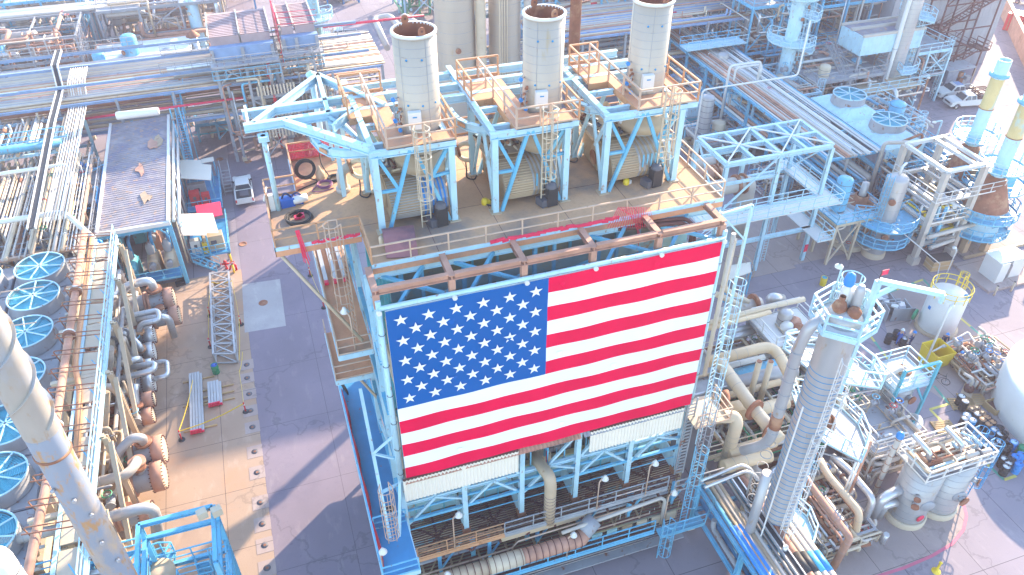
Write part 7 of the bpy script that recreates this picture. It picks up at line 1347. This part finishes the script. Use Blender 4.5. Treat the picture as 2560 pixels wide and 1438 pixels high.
b=MB(); rail(b,[(19.6,26.4,5.5),(21.,26.,6.1),(22.6,26.,6.1)],'grey_steel'); rail(b,[(18.5,25.3,2.8),(21.6,25.3,2.8),(22.4,26,2.8)],'blue'); b.m('blue').box(18.5,25.3,2.6,21.6,26,2.75); b.build('platform',t)
t=T('curved_conduit_tray','pair of curved metal conduits with black rungs looping down to the bottom right rack','cable tray',(23,26,5)); pts=[(20.6,25.4,7.4),(23.6,25.6,7.6),(24.2,25.2,7.2),(24.2,25.1,3.6),(23.8,22,3.4)]
for o in (0,.5): MB().m('alu').tube([Vector(p)+Vector((0,o*-1,0)) for p in pts],.1,8,bend=.8).build('conduit',t)
b=MB().m('black').box(20.8,25.0,7.35,23.4,25.35,7.42); [b.box(24.1,24.2,3.8+k*.3,24.25,25.0,3.9+k*.3) for k in range(11)]; b.build('rung',t)
# bottom right rack
BR=['rust_pink','offwhite_pipe','tan_pipe','rust_pink','blue','alu']
pipe_rack('broad rack of banded pinkish pipes leaving the bottom edge right of the furnace','y',6,27,21.9,26.2,[(4.4,13,BR,151,.14,.3),(2.,9,['blue','grey_steel','deep_blue'],152,.1,.2)],bm='blue',sp=5)
t=T('pipe_bands','black teal and blue marker bands round the fat pipes of the bottom rack','bands',(25,18,4.8))
for k,(x,m_) in enumerate(((24.7,'black'),(25.1,'black'),(25.5,'teal'),(25.9,'bright_blue'))): MB().m(m_).tube([(x,20.6-k*.1,4.75),(x,19.2-k*.1,4.75)],.27,12).build('band',t)
for k,x in enumerate((24.7,25.1,25.5,25.9)): MB().m(('rust_pink','cream','offwhite_pipe','offwhite_pipe')[k]).tube([(x,27,4.75),(x,6,4.75)],.245,12).build('pipe',t)
t=T('bottom_cable_tray','dark cable tray with white side rails down the middle of the bottom right rack','cable tray',(24,18,5)); MB().m('black').box(23.9,6,4.95,24.25,26.5,5.0).build('tray',t); MB().m('alu').box(23.82,6,4.9,23.9,26.5,5.1).box(24.25,6,4.9,24.33,26.5,5.1).build('side_rail',t); MB().m('bright_blue').box(22.0,6,4.6,22.9,23.5,4.7).build('cable_bundle',t)
tp('long silver pipe bending down between the tallest tower and the twin vessels',[(2080,1140,3.5),(2120,1172,3.4),(2184,1248,3.2),(2150,1325,.5)],.24,'alu',bend=.5,sp=.5)
tp('long tan pipe left of the long silver pipe at the lower right',[(2050,1150,3.6),(2067,1185,3.5),(2150,1282,3.3),(2132,1362,.5)],.25,'tan_lag',bend=.5)
tp('pinkish tan pipe ending in the pump pit at the bottom right',[(1995,1150,3.8),(2020,1205,3.6),(2125,1345,3.4),(2082,1420,.4)],.24,'rust_pink',bend=.3)
tp('fat silver elbow entering the nearer twin vessel',[(2180,1290,.8),(2205,1245,3),(2262,1218,3)],.34,'alu',bend=1.,sp=.4); tp('second silver elbow just left of the nearer twin vessel',[(2195,1290,.8),(2212,1262,2.2),(2240,1255,2.2)],.3,'alu',bend=.8,sp=.4)
tp('silver pipe elbow at the rear foot of the cyan decked vessel',[(2258,1092,1.8),(2300,1062,2.2),(2296,1045,2.2),(2275,1040,1.5)],.26,'white_paint',bend=.5)
tp('tan pipe stub right of the tallest tower beside its middle platform',[(2075,965,5),(2112,1010,4.6),(2082,1040,4.2)],.34,'cream',bend=.6); tp('cream pipe elbow right of the tower above the tan stub',[(2085,905,6),(2112,935,5.6),(2110,960,5)],.22,'cream',bend=.4)
def pump(label,px,py,rz,mt='rust',s=1.):
    q=at(px,py); t=T('pump',label,'pump',(0,0,0),'pumps of the lower right yard'); MB().m('tan_pipe').obox((0,0,.12),1.1*s,.4*s,.12).build('base_plate',t); MB().m(mt).lathe((-.1*s,0,.55*s),[(0,0),(.28*s,.02),(.3*s,.1),(.3*s,.8*s),(.2*s,.9*s),(0,.92*s)],14,axis=(1,0,0)).build('motor',t)
    b=MB().m('rust_dark' if mt!='rust' else 'grey_steel').lathe((-.7*s,0,.55*s),[(0,0),(.35*s,.03),(.38*s,.15),(.38*s,.35),(.1,.4),(.1,.7)],14,axis=(1,0,0)); b.build('volute',t); MB().m('offwhite_pipe').tube([(-.5*s,0,.8*s),(-.5*s,0,1.6*s),(-.5*s,.8*s,1.8*s)],.13*s,8,bend=.3).build('pipe',t); t.location=(q.x,q.y,0); t.rotation_euler[2]=rz
for a in (('dark pump on a skid at the bottom edge between tower and rack',1945,1385,-.9,'black',1.4),('rusty pump in the pit right of the tower foot',2060,1290,-1,'rust'),('blue topped pump at the far end of the pump pit',2070,1365,-.6,'deep_blue',1.1),('red pump nearest the white tank',2395,893,.2,'red'),('red pump beside the long pipe trench',2455,862,.4,'red'),('brown pump in the middle of the pump yard',2420,925,-.2,'rust'),('yellowish pump in front of the brown pump',2445,945,.1,'tan_pipe'),('grey pump by the trench corner of the pump yard',2420,975,.6,'grey_steel'),('dark red pump at the right side of the pump yard',2478,900,1.,'rust')): pump(a[0],a[1],a[2],a[3],a[4],a[5] if len(a)>5 else 1)
x,y=mx(2060,1300,0); module('pump_pit','dense rusty pipes and valves in the shaded pump pit beside the twin vessels','pipework',x-2.4,y-2.6,x+1.6,y+3.4,[1.8],'grey_steel',seed=161,npipe=90,nves=0,nval=12,bay=3,cover=.15,ladd=False,pal=['tan_pipe','rust_pink','alu','rust','offwhite_pipe','cream'],pr=(.05,.14))
x,y=mx(2155,1110,1); module('pipe_trench','white-railed pipe bank between the tallest tower and the cyan decked vessel','pipework',x-1.6,y-2.5,x+2.4,y+2,[1.6,3.2],'offwhite_pipe',seed=162,npipe=60,nves=0,nval=8,bay=3,cover=.25,ladd=False,pal=['tan_pipe','offwhite_pipe','alu','rust','white_paint'],pr=(.05,.13))
x,y=mx(2462,905,1); module('pump_piping','white pipe rails and tangled valves over the pumps behind the yellow skip','pipework',x-2.0,y-2.2,x+2.4,y+2.,[1.1],'offwhite_pipe',seed=163,npipe=60,nves=0,nval=12,bay=3,cover=0,ladd=False,pal=['rust','white_paint','offwhite_pipe','rust_pink','tan_pipe','grey_steel'],pr=(.04,.1))
tp('white handrail pipe crossing the pump yard',[(2330,880,1.4),(2420,830,1.6),(2470,905,1.6),(2530,960,1.4)],.07,'white_paint',bend=.2,sp=99); tp('cream pipe in the trench along the pump yard',[(2460,870,.4),(2540,945,.4)],.16,'cream',sp=99)
# cyan decked vessel
q=at(2212,1052); CX,CY=q.x+.3,q.y+.6; zt=zat(2262,925,(CX,CY))-.5; vessel('decked_vessel','fat silver banded vessel under a bright cyan square deck with a pipe gantry','vessel',CX,CY,1.32,.5,zt-.2,'cladding',rsp=.42,noz=2,seed=17,flat=True)
t=T('cyan_deck','bright cyan railed square deck and leg frame on top of the fat banded vessel','platform',(CX,CY,zt)); 
MB().m('white_paint').box(CX-1.62,CY-1.4,zt-.02,CX+1.62,CY+1.4,zt+.06).build('deck_plate',t); b=MB().m('casing_cyan').m('pale_blue'); 
for a,c in (((-1.62,-1.4),(1.62,-1.4)),((1.62,-1.4),(1.62,1.4)),((1.62,1.4),(-1.62,1.4)),((-1.62,1.4),(-1.62,-1.4))): b.beam((CX+a[0],CY+a[1],zt-.15),(CX+c[0],CY+c[1],zt-.15),.14,.3)
b.m('teal'); [b.beam((CX+a,CY+c,0),(CX+a,CY+c,zt+(2.1 if c<0 else 0)),.2) for a in (-1.55,1.55) for c in (-1.5,1.5)]; b.beam((CX-1.55,CY-1.5,zt+2.1),(CX+1.55,CY-1.5,zt+2.1),.18).beam((CX+1.55,CY-1.5,zt-2),(CX+.4,CY-1.5,zt-.2),.14); b.build('frame',t)
b=MB(); rail(b,[(CX-1.62,CY-1.4,zt+.05),(CX+1.62,CY-1.4,zt+.05),(CX+1.62,CY+1.4,zt+.05),(CX-1.62,CY+1.4,zt+.05)],'pale_blue',closed=True,r=.035,sp=1.3); b.build('railing',t)
b=MB().m('rust').ring((CX+.2,CY,zt+.3),.5,.12,16,6); b.m('offwhite_pipe').tube([(CX,CY,zt+.2),(CX-.2,CY,zt+.7),(CX-2.3,CY-.5,zt+.6),(CX-2.3,CY-.5,.6)],.24,10,bend=.5).lathe((CX+.3,CY,zt+.06),[(.45,0),(.45,.3),(0,.5)],14); b.build('top_pipe',t)
b=MB(); ladder(b,(CX-2.6,CY+.4,0),zt,(-1,0),'teal',r=.03); ladder(b,(CX-2.6,CY+1.3,0),zt,(-1,0),'teal',r=.03); b.build('caged_ladder',t)
# twin vessels
for k,(px,py,tx,ty,l) in enumerate(((2258,1285,2303,1150,'nearer left one with a red round sticker'),(2335,1262,2380,1128,'farther right one'))):
    q=at(px,py); zt=zat(tx,ty,q); vessel('twin_vessel','silver banded vessel of the shaded pair, %s'%l,'vessel',q.x,q.y,1.25,.3,zt,'cladding',rsp=.62,noz=2,seed=18+k,flat=True,group='twin banded vessels',top=lambda b,q=q,zt=zt:(b.m('rust').lathe((q.x-.2,q.y,zt),[(.6,0),(.6,.12),(.35,.3),(0,.3)],16),b.m('alu').tube([(q.x-.2,q.y,zt+.2),(q.x-.2,q.y,zt+1.),(q.x-.6,q.y+1.4,zt+1.5)],.18,10,bend=.5)))
    if k==0: c=Vector((q.x-.1,q.y-1.26,1.2)); tag(MB().m('pink_red').lathe(c,[(.3,0),(.3,.03),(0,.035)],16,axis=(0,-1,0)).build('round_sticker'),'pink-red round sign low on the nearer twin vessel','sign'); W0=(q,zt)
    b=MB().m('grey_steel').lathe((q.x,q.y-1.2,1.2+1.3),[(.45,0),(.5,.1),(.45,.15),(0,.16)],18,axis=(-.3,-1,0)); tag(b.build('hatch_cover'),'round hatch on the front of the %s'%('nearer twin vessel' if k==0 else 'farther twin vessel'),'hatch')
q,zt=W0; t=T('twin_deck','white-railed grey deck spanning the tops of the twin shaded vessels','platform',(q.x+1.2,q.y,zt)); MB().m('grey_steel').box(q.x-1.3,q.y-1.25,zt-.1,q.x+4,q.y+1.4,zt-.02).build('deck_plate',t); b=MB(); rail(b,[(q.x-1.3,q.y-1.25,zt),(q.x+4,q.y-1.25,zt),(q.x+4,q.y+1.4,zt),(q.x-1.3,q.y+1.4,zt)],'white_paint',closed=True,r=.035,sp=1.3); b.build('railing',t)
b=MB(); ladder(b,(q.x+4.2,q.y-.6,0),zt,(1,-.2),'deep_blue',r=.03); ladder(b,(q.x+4.1,q.y+.6,0),zt,(1,-.2),'deep_blue',r=.03); b.build('caged_ladder',t)
rpipes(t,random.Random(171),q.x-1.2,q.y-1.1,q.x+3.8,q.y+1.3,zt+.1,zt+1.0,22,['offwhite_pipe','tan_pipe','rust','pale_blue'],(.05,.12))
p=at(2185,1235,1); zt2=zat(2255,1095,p); t=T('capped_vent','tall white slanting vent pipe with a blue cap left of the twin vessels','vent pipe',(p.x,p.y,0)); MB().m('offwhite_pipe').tube([(p.x,p.y,0),(p.x,p.y,zt2)],.17,10).build('pipe',t); MB().m('bright_blue').lathe((p.x,p.y,zt2),[(.24,-.05),(.26,.2),(.15,.4),(0,.42)],12).build('cap',t); b=MB(); rings(b,(p.x,p.y),.17,.3,zt2,.8,'rust',.02); b.build('band',t)
p=at(2095,1265,1); zt2=zat(2185,1120,p); t=T('white_frame_pipes','long white upright pipes between the pump pit and the twin vessels','pipes',(p.x,p.y,0)); [MB().m('white_paint' if k<2 else 'rust_pink').tube([(p.x+k*.3,p.y,0),(p.x+k*.3,p.y,zt2)],.08,6).build('pipe',t) for k in range(3)]
# storage tank at right edge
c=at(2705,1050); t=T('storage_tank','large white storage tank cut by the right picture edge with small black numerals','tank',(c.x,c.y,0)); rr=(Vector((c.x,c.y,0))-Vector((at(2516,1075).x,at(2516,1075).y,0))).length
MB().m('white_paint').lathe((c.x,c.y,0),[(rr,.1),(rr,3.3),(rr*.97,3.45),(rr*.7,3.9),(0,4.2)],56).build('shell',t); MB().m('slab_warm').lathe((c.x,c.y,0),[(rr+.45,0),(rr+.45,.12),(rr,.13)],56).build('ring_base',t)
def ontank(az,z,w,h,mt,par,nm,th=.03): a=R(az); d=Vector((math.cos(a),math.sin(a),0)); sx_=Vector((-d.y,d.x,0)); p=Vector((c.x,c.y,z))+d*(rr+.01); return MB().m(mt).hexa([p-sx_*w/2-Vector((0,0,h/2)),p+sx_*w/2-Vector((0,0,h/2)),p+sx_*w/2-Vector((0,0,h/2))+d*th,p-sx_*w/2-Vector((0,0,h/2))+d*th,p-sx_*w/2+Vector((0,0,h/2)),p+sx_*w/2+Vector((0,0,h/2)),p+sx_*w/2+Vector((0,0,h/2))+d*th,p-sx_*w/2+Vector((0,0,h/2))+d*th]).build(nm,par)
try:
    a0=-148
    for k,chx in enumerate('0281'):
        fc=bpy.data.curves.new('numeral','FONT'); fc.body=chx; fc.size=.42; fc.extrude=.01; tmp=bpy.data.objects.new('tmp',fc); me=bpy.data.meshes.new_from_object(tmp); me.materials.clear(); me.materials.append(M['black']); bpy.data.objects.remove(tmp); o=bpy.data.objects.new('numeral',me); COL.objects.link(o); a=R(a0+k*3.4); d=Vector((math.cos(a),math.sin(a),0)); o.location=d*(rr+.02)+Vector((0,0,2.0-k*.04)); o.rotation_euler=(PI/2,0,a+PI/2); o.parent=t
except Exception as e: print(e)
a=R(-152); d=Vector((math.cos(a),math.sin(a),0)); MB().m('grey_steel').lathe(Vector((c.x,c.y,1.1))+d*(rr-.02),[(.55,0),(.55,.15),(.45,.2),(0,.21)],22,axis=d).build('manway',t)
# drums
q8=lambda px,py:at(px,py,.88)
LST=[(2405,990,'black','white_paint'),(2414,1003,'black','white_paint'),(2431,1023,0,0),(2443,1020,0,0),(2444,1034,0,'alu'),(2457,1032,0,0),(2418,1038,'deep_blue','alu'),(2432,1050,'deep_blue','alu'),(2413,1046,'black','alu'),(2458,1048,0,'orange_rail'),(2469,1043,0,'orange_rail'),(2472,1060,0,'orange_rail'),(2482,1054,0,'orange_rail'),(2477,1083,'deep_blue','black'),(2487,1073,'deep_blue','alu'),(2501,1069,0,0),(2501,1084,0,'alu'),(2512,1083,0,0),(2483,1108,0,'alu'),(2500,1103,0,'alu'),(2513,1107,0,0),(2468,1112,0,'alu'),(2480,1127,0,'alu'),(2495,1120,0,0),(2510,1120,0,0),(2523,1113,0,0),(2398,1080,0,'alu'),(2408,1083,0,'alu'),(2422,1098,0,'alu'),(2426,1110,0,'alu'),(2411,1096,0,'alu'),(2396,1095,0,'alu'),(2536,1105,'bright_blue','pale_blue'),(2558,1117,'green','green'),(2540,1141,'bright_blue','bright_blue'),(2554,1136,'bright_blue','bright_blue'),(2548,1160,'bright_blue','bright_blue'),(2512,1146,0,'alu'),(2522,1156,0,'alu'),(2517,1166,0,'alu'),(2530,1148,0,0),(2225,838,0,0),(2243,828,0,0),(2262,845,'black','alu')]
proto={}; cnt={}
gd={0:'black'}
wd={'black':'black','deep_blue':'dark blue','bright_blue':'bright blue','green':'green','white_paint':'white-lidded','alu':'silver-lidded','orange_rail':'orange-lidded','pale_blue':'pale-blue-lidded'}
for k,(px,py,bm_,lm) in enumerate(LST):
    bm_=bm_ or 'black'; lm=lm or 'black'; q=q8(px,py); zz=0
    if k<2: zz=.15; q=at(px,py,1.03)
    place=('on the wooden pallet' if k<2 else 'by the big storage tank' if px>2465 and py<1100 else 'behind the twin vessel deck' if px<2430 and py>1075 else 'beside the white tank yard workers' if px<2300 else 'in the group nearest the hazard stripes' if py>1135 else 'in the packed cluster before the blue drums' if py>=1100 else 'in the rear double row of drums')
    ordn=['first','second','third','fourth','fifth','sixth','seventh','eighth','ninth','tenth','eleventh','twelfth','thirteenth','fourteenth','fifteenth']
    cnt[place]=cnt.get(place,-1)+1; lab='%s drum with %s lid %s, %s there'%(wd[bm_],wd[lm].replace('-lidded',''),place,ordn[cnt[place]])
    key=(bm_,lm)
    if key not in proto: proto[key]=(barrel(lab,0,0,bm_,lm),)
    else: pass
    p_=proto[key][0]
    if len(proto[key])==1: proto[key]=(p_,1); p_.location=(q.x,q.y,zz); 
    else: s=p_.copy(); COL.objects.link(s); s.location=(q.x,q.y,zz); s['label']=lab; [ (lambda c2:(COL.objects.link(c2),setattr(c2,'parent',s)))(ch.copy()) for ch in p_.children]
def pallet(label,px,py,w,d,rz,mt='wood'):
    q=at(px,py); t=T('pallet',label,'pallet',(0,0,0),'pallets by the drums'); b=MB().m(mt)
    for k in range(6): b.box(-w/2,-d/2+k*d/6,.11,w/2,-d/2+k*d/6+d/6*.72,.14)
    b.build('top_board',t); b=MB().m(mt); [b.box(x-.05,-d/2,0,x+.05,d/2,.11) for x in (-w/2+.05,0,w/2-.05)]; b.build('bearer',t); t.location=(q.x,q.y,0); t.rotation_euler[2]=rz
pallet('pale wooden pallet carrying two white-lidded drums',2405,1012,1.9,1.3,-.35); pallet('larger pallet edge behind the two white-lidded drums',2430,1000,2.,1.3,-.35); pallet('empty grey slatted pallet in front of the drum row',2436,1082,1.4,1.3,-.4,'grey_steel'); pallet('plain pale sheet pallet left of the drum cluster',2358,1068,1.6,1.2,-.2)
q=at(2490,1022); t=T('open_crate','open wooden crate of scrap beside the big storage tank','crate',(q.x,q.y,0)); b=MB().m('wood'); [b.obox((q.x+a,q.y+c,.3),w,d,.3,0) for a,c,w,d in ((0,-.6,.8,.04),(0,.6,.8,.04),(-.8,0,.04,.6),(.8,0,.04,.6))]; b.build('side',t); MB().m('rust_dark').obox((q.x,q.y,.2),.75,.55,.12).build('scrap',t)
q=at(2335,910); t=T('yellow_skip','open bright yellow steel skip beside the worker with a blue helmet','skip',(q.x,q.y,0)); x,y=q.x,q.y; b=MB().m('yellow'); [b.hexa(v) for v in ([(x-.9,y-.5,0),(x+.9,y-.5,0),(x+.9,y-.46,0),(x-.9,y-.46,0),(x-.9,y-.8,1.7),(x+.9,y-.8,1.7),(x+.9,y-.76,1.7),(x-.9,y-.76,1.7)],[(x-.9,y+.9,0),(x+.9,y+.9,0),(x+.9,y+.94,0),(x-.9,y+.94,0),(x-.9,y+1.1,1.7),(x+.9,y+1.1,1.7),(x+.9,y+1.14,1.7),(x-.9,y+1.14,1.7)],[(x-.94,y-.5,0),(x-.9,y-.5,0),(x-.9,y+.9,0),(x-.94,y+.9,0),(x-.94,y-.8,1.7),(x-.9,y-.8,1.7),(x-.9,y+1.1,1.7),(x-.94,y+1.1,1.7)],[(x+.9,y-.5,0),(x+.94,y-.5,0),(x+.94,y+.9,0),(x+.9,y+.9,0),(x+.9,y-.8,1.7),(x+.94,y-.8,1.7),(x+.94,y+1.1,1.7),(x+.9,y+1.1,1.7)])]; b.build('side',t); MB().m('yellow').box(x-.9,y-.5,0,x+.9,y+.9,.1).build('floor',t)
for px,py,l in ((2195,775,'left'),(2232,790,'right')): q=at(px,py); t=T('grey_skip','dark grey open skip with rubbish left of the white tank, the %s one'%l,'skip',(q.x,q.y,0),'grey skips'); x,y=q.x,q.y; b=MB().m('grey_steel'); [b.obox((x+a,y+c_,.7),w,d_,.7,-.25) for a,c_,w,d_ in ((.2,-.75,1.,.04),(-.2,.75,1.,.04),(-1.,.25,.04,.75),(1.,-.25,.04,.75))]; b.build('side',t); b=MB(); rnd=random.Random(px); [b.m(rnd.choice(['white_paint','black','grey_steel','alu'])).obox((x+rnd.uniform(-.6,.6),y+rnd.uniform(-.5,.5),.9+rnd.random()*.4),.3,.25,.08,rnd.random()*3) for _ in range(8)]; b.build('rubbish',t)
q=at(2278,810); t=T('hose_reel','green hose reel on a small stand left of the white tank','hose reel',(q.x,q.y,0)); MB().m('green').ring((q.x,q.y,1.1),.42,.12,18,6,axis=(.5,-1,0)).build('drum_rim',t); MB().m('green').lathe((q.x,q.y,1.1),[(.3,-.1),(.3,.1),(0,.1)],14,axis=(.5,-1,0)).build('drum_core',t); MB().m('grey_steel').beam((q.x-.2,q.y,0),(q.x,q.y,1.1),.07).beam((q.x+.3,q.y,0),(q.x,q.y,1.1),.07).build('stand',t)
q=at(2344,955); t=T('bicycle','black bicycle parked behind the cyan decked vessel','bicycle',(0,0,0)); b0=MB
for x in (-.52,.52): w=MB().m('rubber').ring((x,0,.34),.32,.025,20,5,axis=(0,1,0)).build('wheel',t); MB().m('alu').ring((x,0,.34),.05,.02,8,4,axis=(0,1,0)).build('hub',w)
b=MB().m('black'); [b.tube([p,q_],.018,5) for p,q_ in (((-.52,0,.34),(-.1,0,.34)),((-.1,0,.34),(-.22,0,.82)),((-.22,0,.82),(.38,0,.86)),((-.1,0,.34),(.38,0,.86)),((.38,0,.95),(.52,0,.34)),((-.52,0,.34),(-.2,0,.75)))]; b.build('frame',t); MB().m('black').obox((-.24,0,.88),.12,.06,.03).build('saddle',t); MB().m('black').tube([(.36,-.26,1.),(.38,0,.98),(.36,.26,1.)],.015,5).build('handlebar',t); t.location=(q.x,q.y,0); t.rotation_euler[2]=-1.
person('person in navy coveralls and a bright blue hard hat reaching beside the yellow skip',*at(2384,922)[:2],.3,pose='bend'); person('person in dark clothes and blue hard hat among drums left of the white tank',*at(2272,868)[:2],2.); person('person in dark clothes and blue hard hat stooping at the foot of the white tank',*at(2352,868)[:2],-2.2,pose='bend'); person('person in a blue jacket and a white hard hat among the dark drums',*at(2243,862)[:2],1.2,shirt='vivid_blue',hat='white_paint')
q=at(2237,850); 
# ================================================================ far right: building, scaffold stair, shed, fence, cars
mat('concrete_wall',(.36,.35,.38),.9,var=.18,scale=.5,streak=3,fine=.5,col2=(.25,.23,.25),c2=.4)
t=T('concrete_tower','huge grey block-textured concrete tower filling the top right behind the pickups','building',(95,90,0)); X1=101.5
MB().m('concrete_wall').box(82,84.5,0,X1,100,40).build('wall',t); b=MB().m('grey_steel')
for z in range(0,40,1): b.box(82.02,84.485,z,X1-.02,84.5,z+.04)
for k in range(20): b.box(82+k,84.48,0,82.05+k,84.5,40)
b.build('block_joint',t); t=T('drum_wall_building','brownish panelled wall of the large structure behind the dusty cooler roof at the top','building',(78,104,0)); MB().m('rust_pink').m('concrete_wall').box(62,101,0,82,112,34).build('wall',t); b=MB().m('pale_blue').box(82.5,84.2,16,88,84.45,34); b.build('blue_panel',t); b=MB().m('rust_dark'); [b.box(63+k*3.1,100.9,3,63.4+k*3.1,101,3.9+k%3) for k in range(6)]; [b.box(63+k*3.1,100.9,14,63.4+k*3.1,101,15) for k in range(6)]; b.build('opening',t)
t=T('scaffold_stair','dark rusty steel zigzag stair tower against the grey concrete tower','stair tower',(92,82,0)); b=MB().m('rust_dark')
sx0,sx1,sy0,sy1=87.5,96.5,81.2,83.8
for x in (sx0,(sx0+sx1)/2,sx1):
    for y in (sy0,sy1): b.beam((x,y,0),(x,y,40),.16)
for k in range(10):
    z=k*3.6; b.beam((sx0,sy0,z+3.6),(sx1,sy0,z+3.6),.14).beam((sx0,sy1,z+3.6),(sx1,sy1,z+3.6),.14); b.beam((sx0,sy0,z),((sx0+sx1)/2,sy0,z+3.6),.1)
b.build('frame',t)
for k in range(9):
    z=k*3.6; b=MB(); a,c=((sx0+.5,sx1-.5) if k%2==0 else (sx1-.5,sx0+.5)); stair(b,(a,sy0+.8+(k%2),z),(c,sy0+.8+(k%2),z+3.6),1.1,'rust_dark'); b.build('stair_flight',t)
for k in range(1,10): z=k*3.6; xx=sx1 if k%2 else sx0-1.4; b=MB().m('rust_dark').box(xx,sy0,z-.08,xx+1.4,sy1,z); rail(b,[(xx,sy1,z),(xx,sy0,z),(xx+1.4,sy0,z),(xx+1.4,sy1,z)],'rust_dark',r=.04); b.build('landing',t)
pickup('white crew-cab pickup with a blue roof rack parked nearest the small shed',at(2370,240).x+.6,at(2370,243).y,R(172),load='rack'); pickup('white crew-cab pickup with a dark stake bed parked in front of the other pickup',at(2402,262).x+.3,at(2402,266).y,R(170),load='stake')
q=at(2392,220); t=T('small_shed','small grey open-sided shed behind the two white pickups','shed',(q.x,q.y,0)); MB().m('grey_steel').box(q.x-2.2,q.y+.2,2.5,q.x+2.6,q.y+3,2.62).build('roof',t); MB().m('louver').box(q.x-2,q.y+.4,0,q.x-.2,q.y+2.8,2.5).build('wall',t); b=MB(); rnd=random.Random(6); [b.m(rnd.choice(['blue','rust','grey_steel'])).obox((q.x+rnd.uniform(.1,2.2),q.y+rnd.uniform(.8,2.4),rnd.uniform(.3,1.8)),.35,.3,.3) for _ in range(12)]; b.m('tan_pipe').beam((q.x+2.5,q.y+.3,0),(q.x+2.5,q.y+.3,2.5),.1); b.build('stored_gear',t)
a,c=at(2492,15,0),at(2600,250,0); d=(c-a).normalized(); t=T('boundary_wall','long brown panelled boundary wall with a tan coping in the top right corner','wall',a); MB().m('wood').m('rust_pink').beam(a+Vector((0,0,1.4)),c+Vector((0,0,1.4)),.3,2.8).build('panel',t); MB().m('tan_pipe').beam(a+Vector((0,0,2.85)),c+Vector((0,0,2.85)),.45,.12).build('coping',t)
q=at(2556,15); pickup('white vehicle beyond the boundary wall at the top right corner',q.x+1.5,q.y,R(120)); q=at(2560,95); t=T('red_container','orange-red shipping container beyond the boundary wall at the right edge','container',(q.x,q.y,0)); MB().m('red').obox((q.x+2.5,q.y+1,1.35),1.25,4,1.35,.5).build('body',t); b=MB().m('rust'); [b.obox((q.x+2.5-math.sin(.5)*(k-3.5),q.y+1+math.cos(.5)*(k-3.5),1.35),1.28,.06,1.3,.5) for k in range(8)]; b.build('rib',t)
q=at(2275,330); post('tall leaning-looking rusty lamp pole on the road right of the blue cooler',(q.x,q.y,0),7.2,None,'rust',.12); q=at(2335,330); post('white lamp arm behind the grey open frame',(at(2340,345,7).x,at(2340,345,7).y,4),9,(-1.,0,0),'pale_blue',.09); q=at(2262,318); post('short lamp post beside the two-fan cooler',(q.x,q.y,0),3.6,(.1,0,.1))
q=at(2280,1445)
q=at(2340,1428); tag(MB().m('yellow').lathe(q,[(.3,0),(.25,.06),(.08,.1),(.08,.9),(.12,.95),(.0,1.0)],12).build('yellow_marker_post'),'small yellow marker post at the bottom edge of the right road','marker post')

# ================================================================ thin pale air volume, added to lift the shadows
hm=bpy.data.materials.new('haze_air'); hm.use_nodes=True; hn=hm.node_tree; [hn.nodes.remove(x_) for x_ in list(hn.nodes) if x_.type!='OUTPUT_MATERIAL']
pv=hn.nodes.new('ShaderNodeVolumePrincipled'); pv.inputs['Density'].default_value=.0006; pv.inputs['Color'].default_value=(.86,.80,1,1); pv.inputs['Anisotropy'].default_value=.2; hn.links.new(pv.outputs[0],hn.nodes['Material Output'].inputs['Volume'])
MATS['haze_air']=hm; tag(MB().m('haze_air').box(-270,-90,-1.3,430,430,52).build('haze'),kind='stuff')
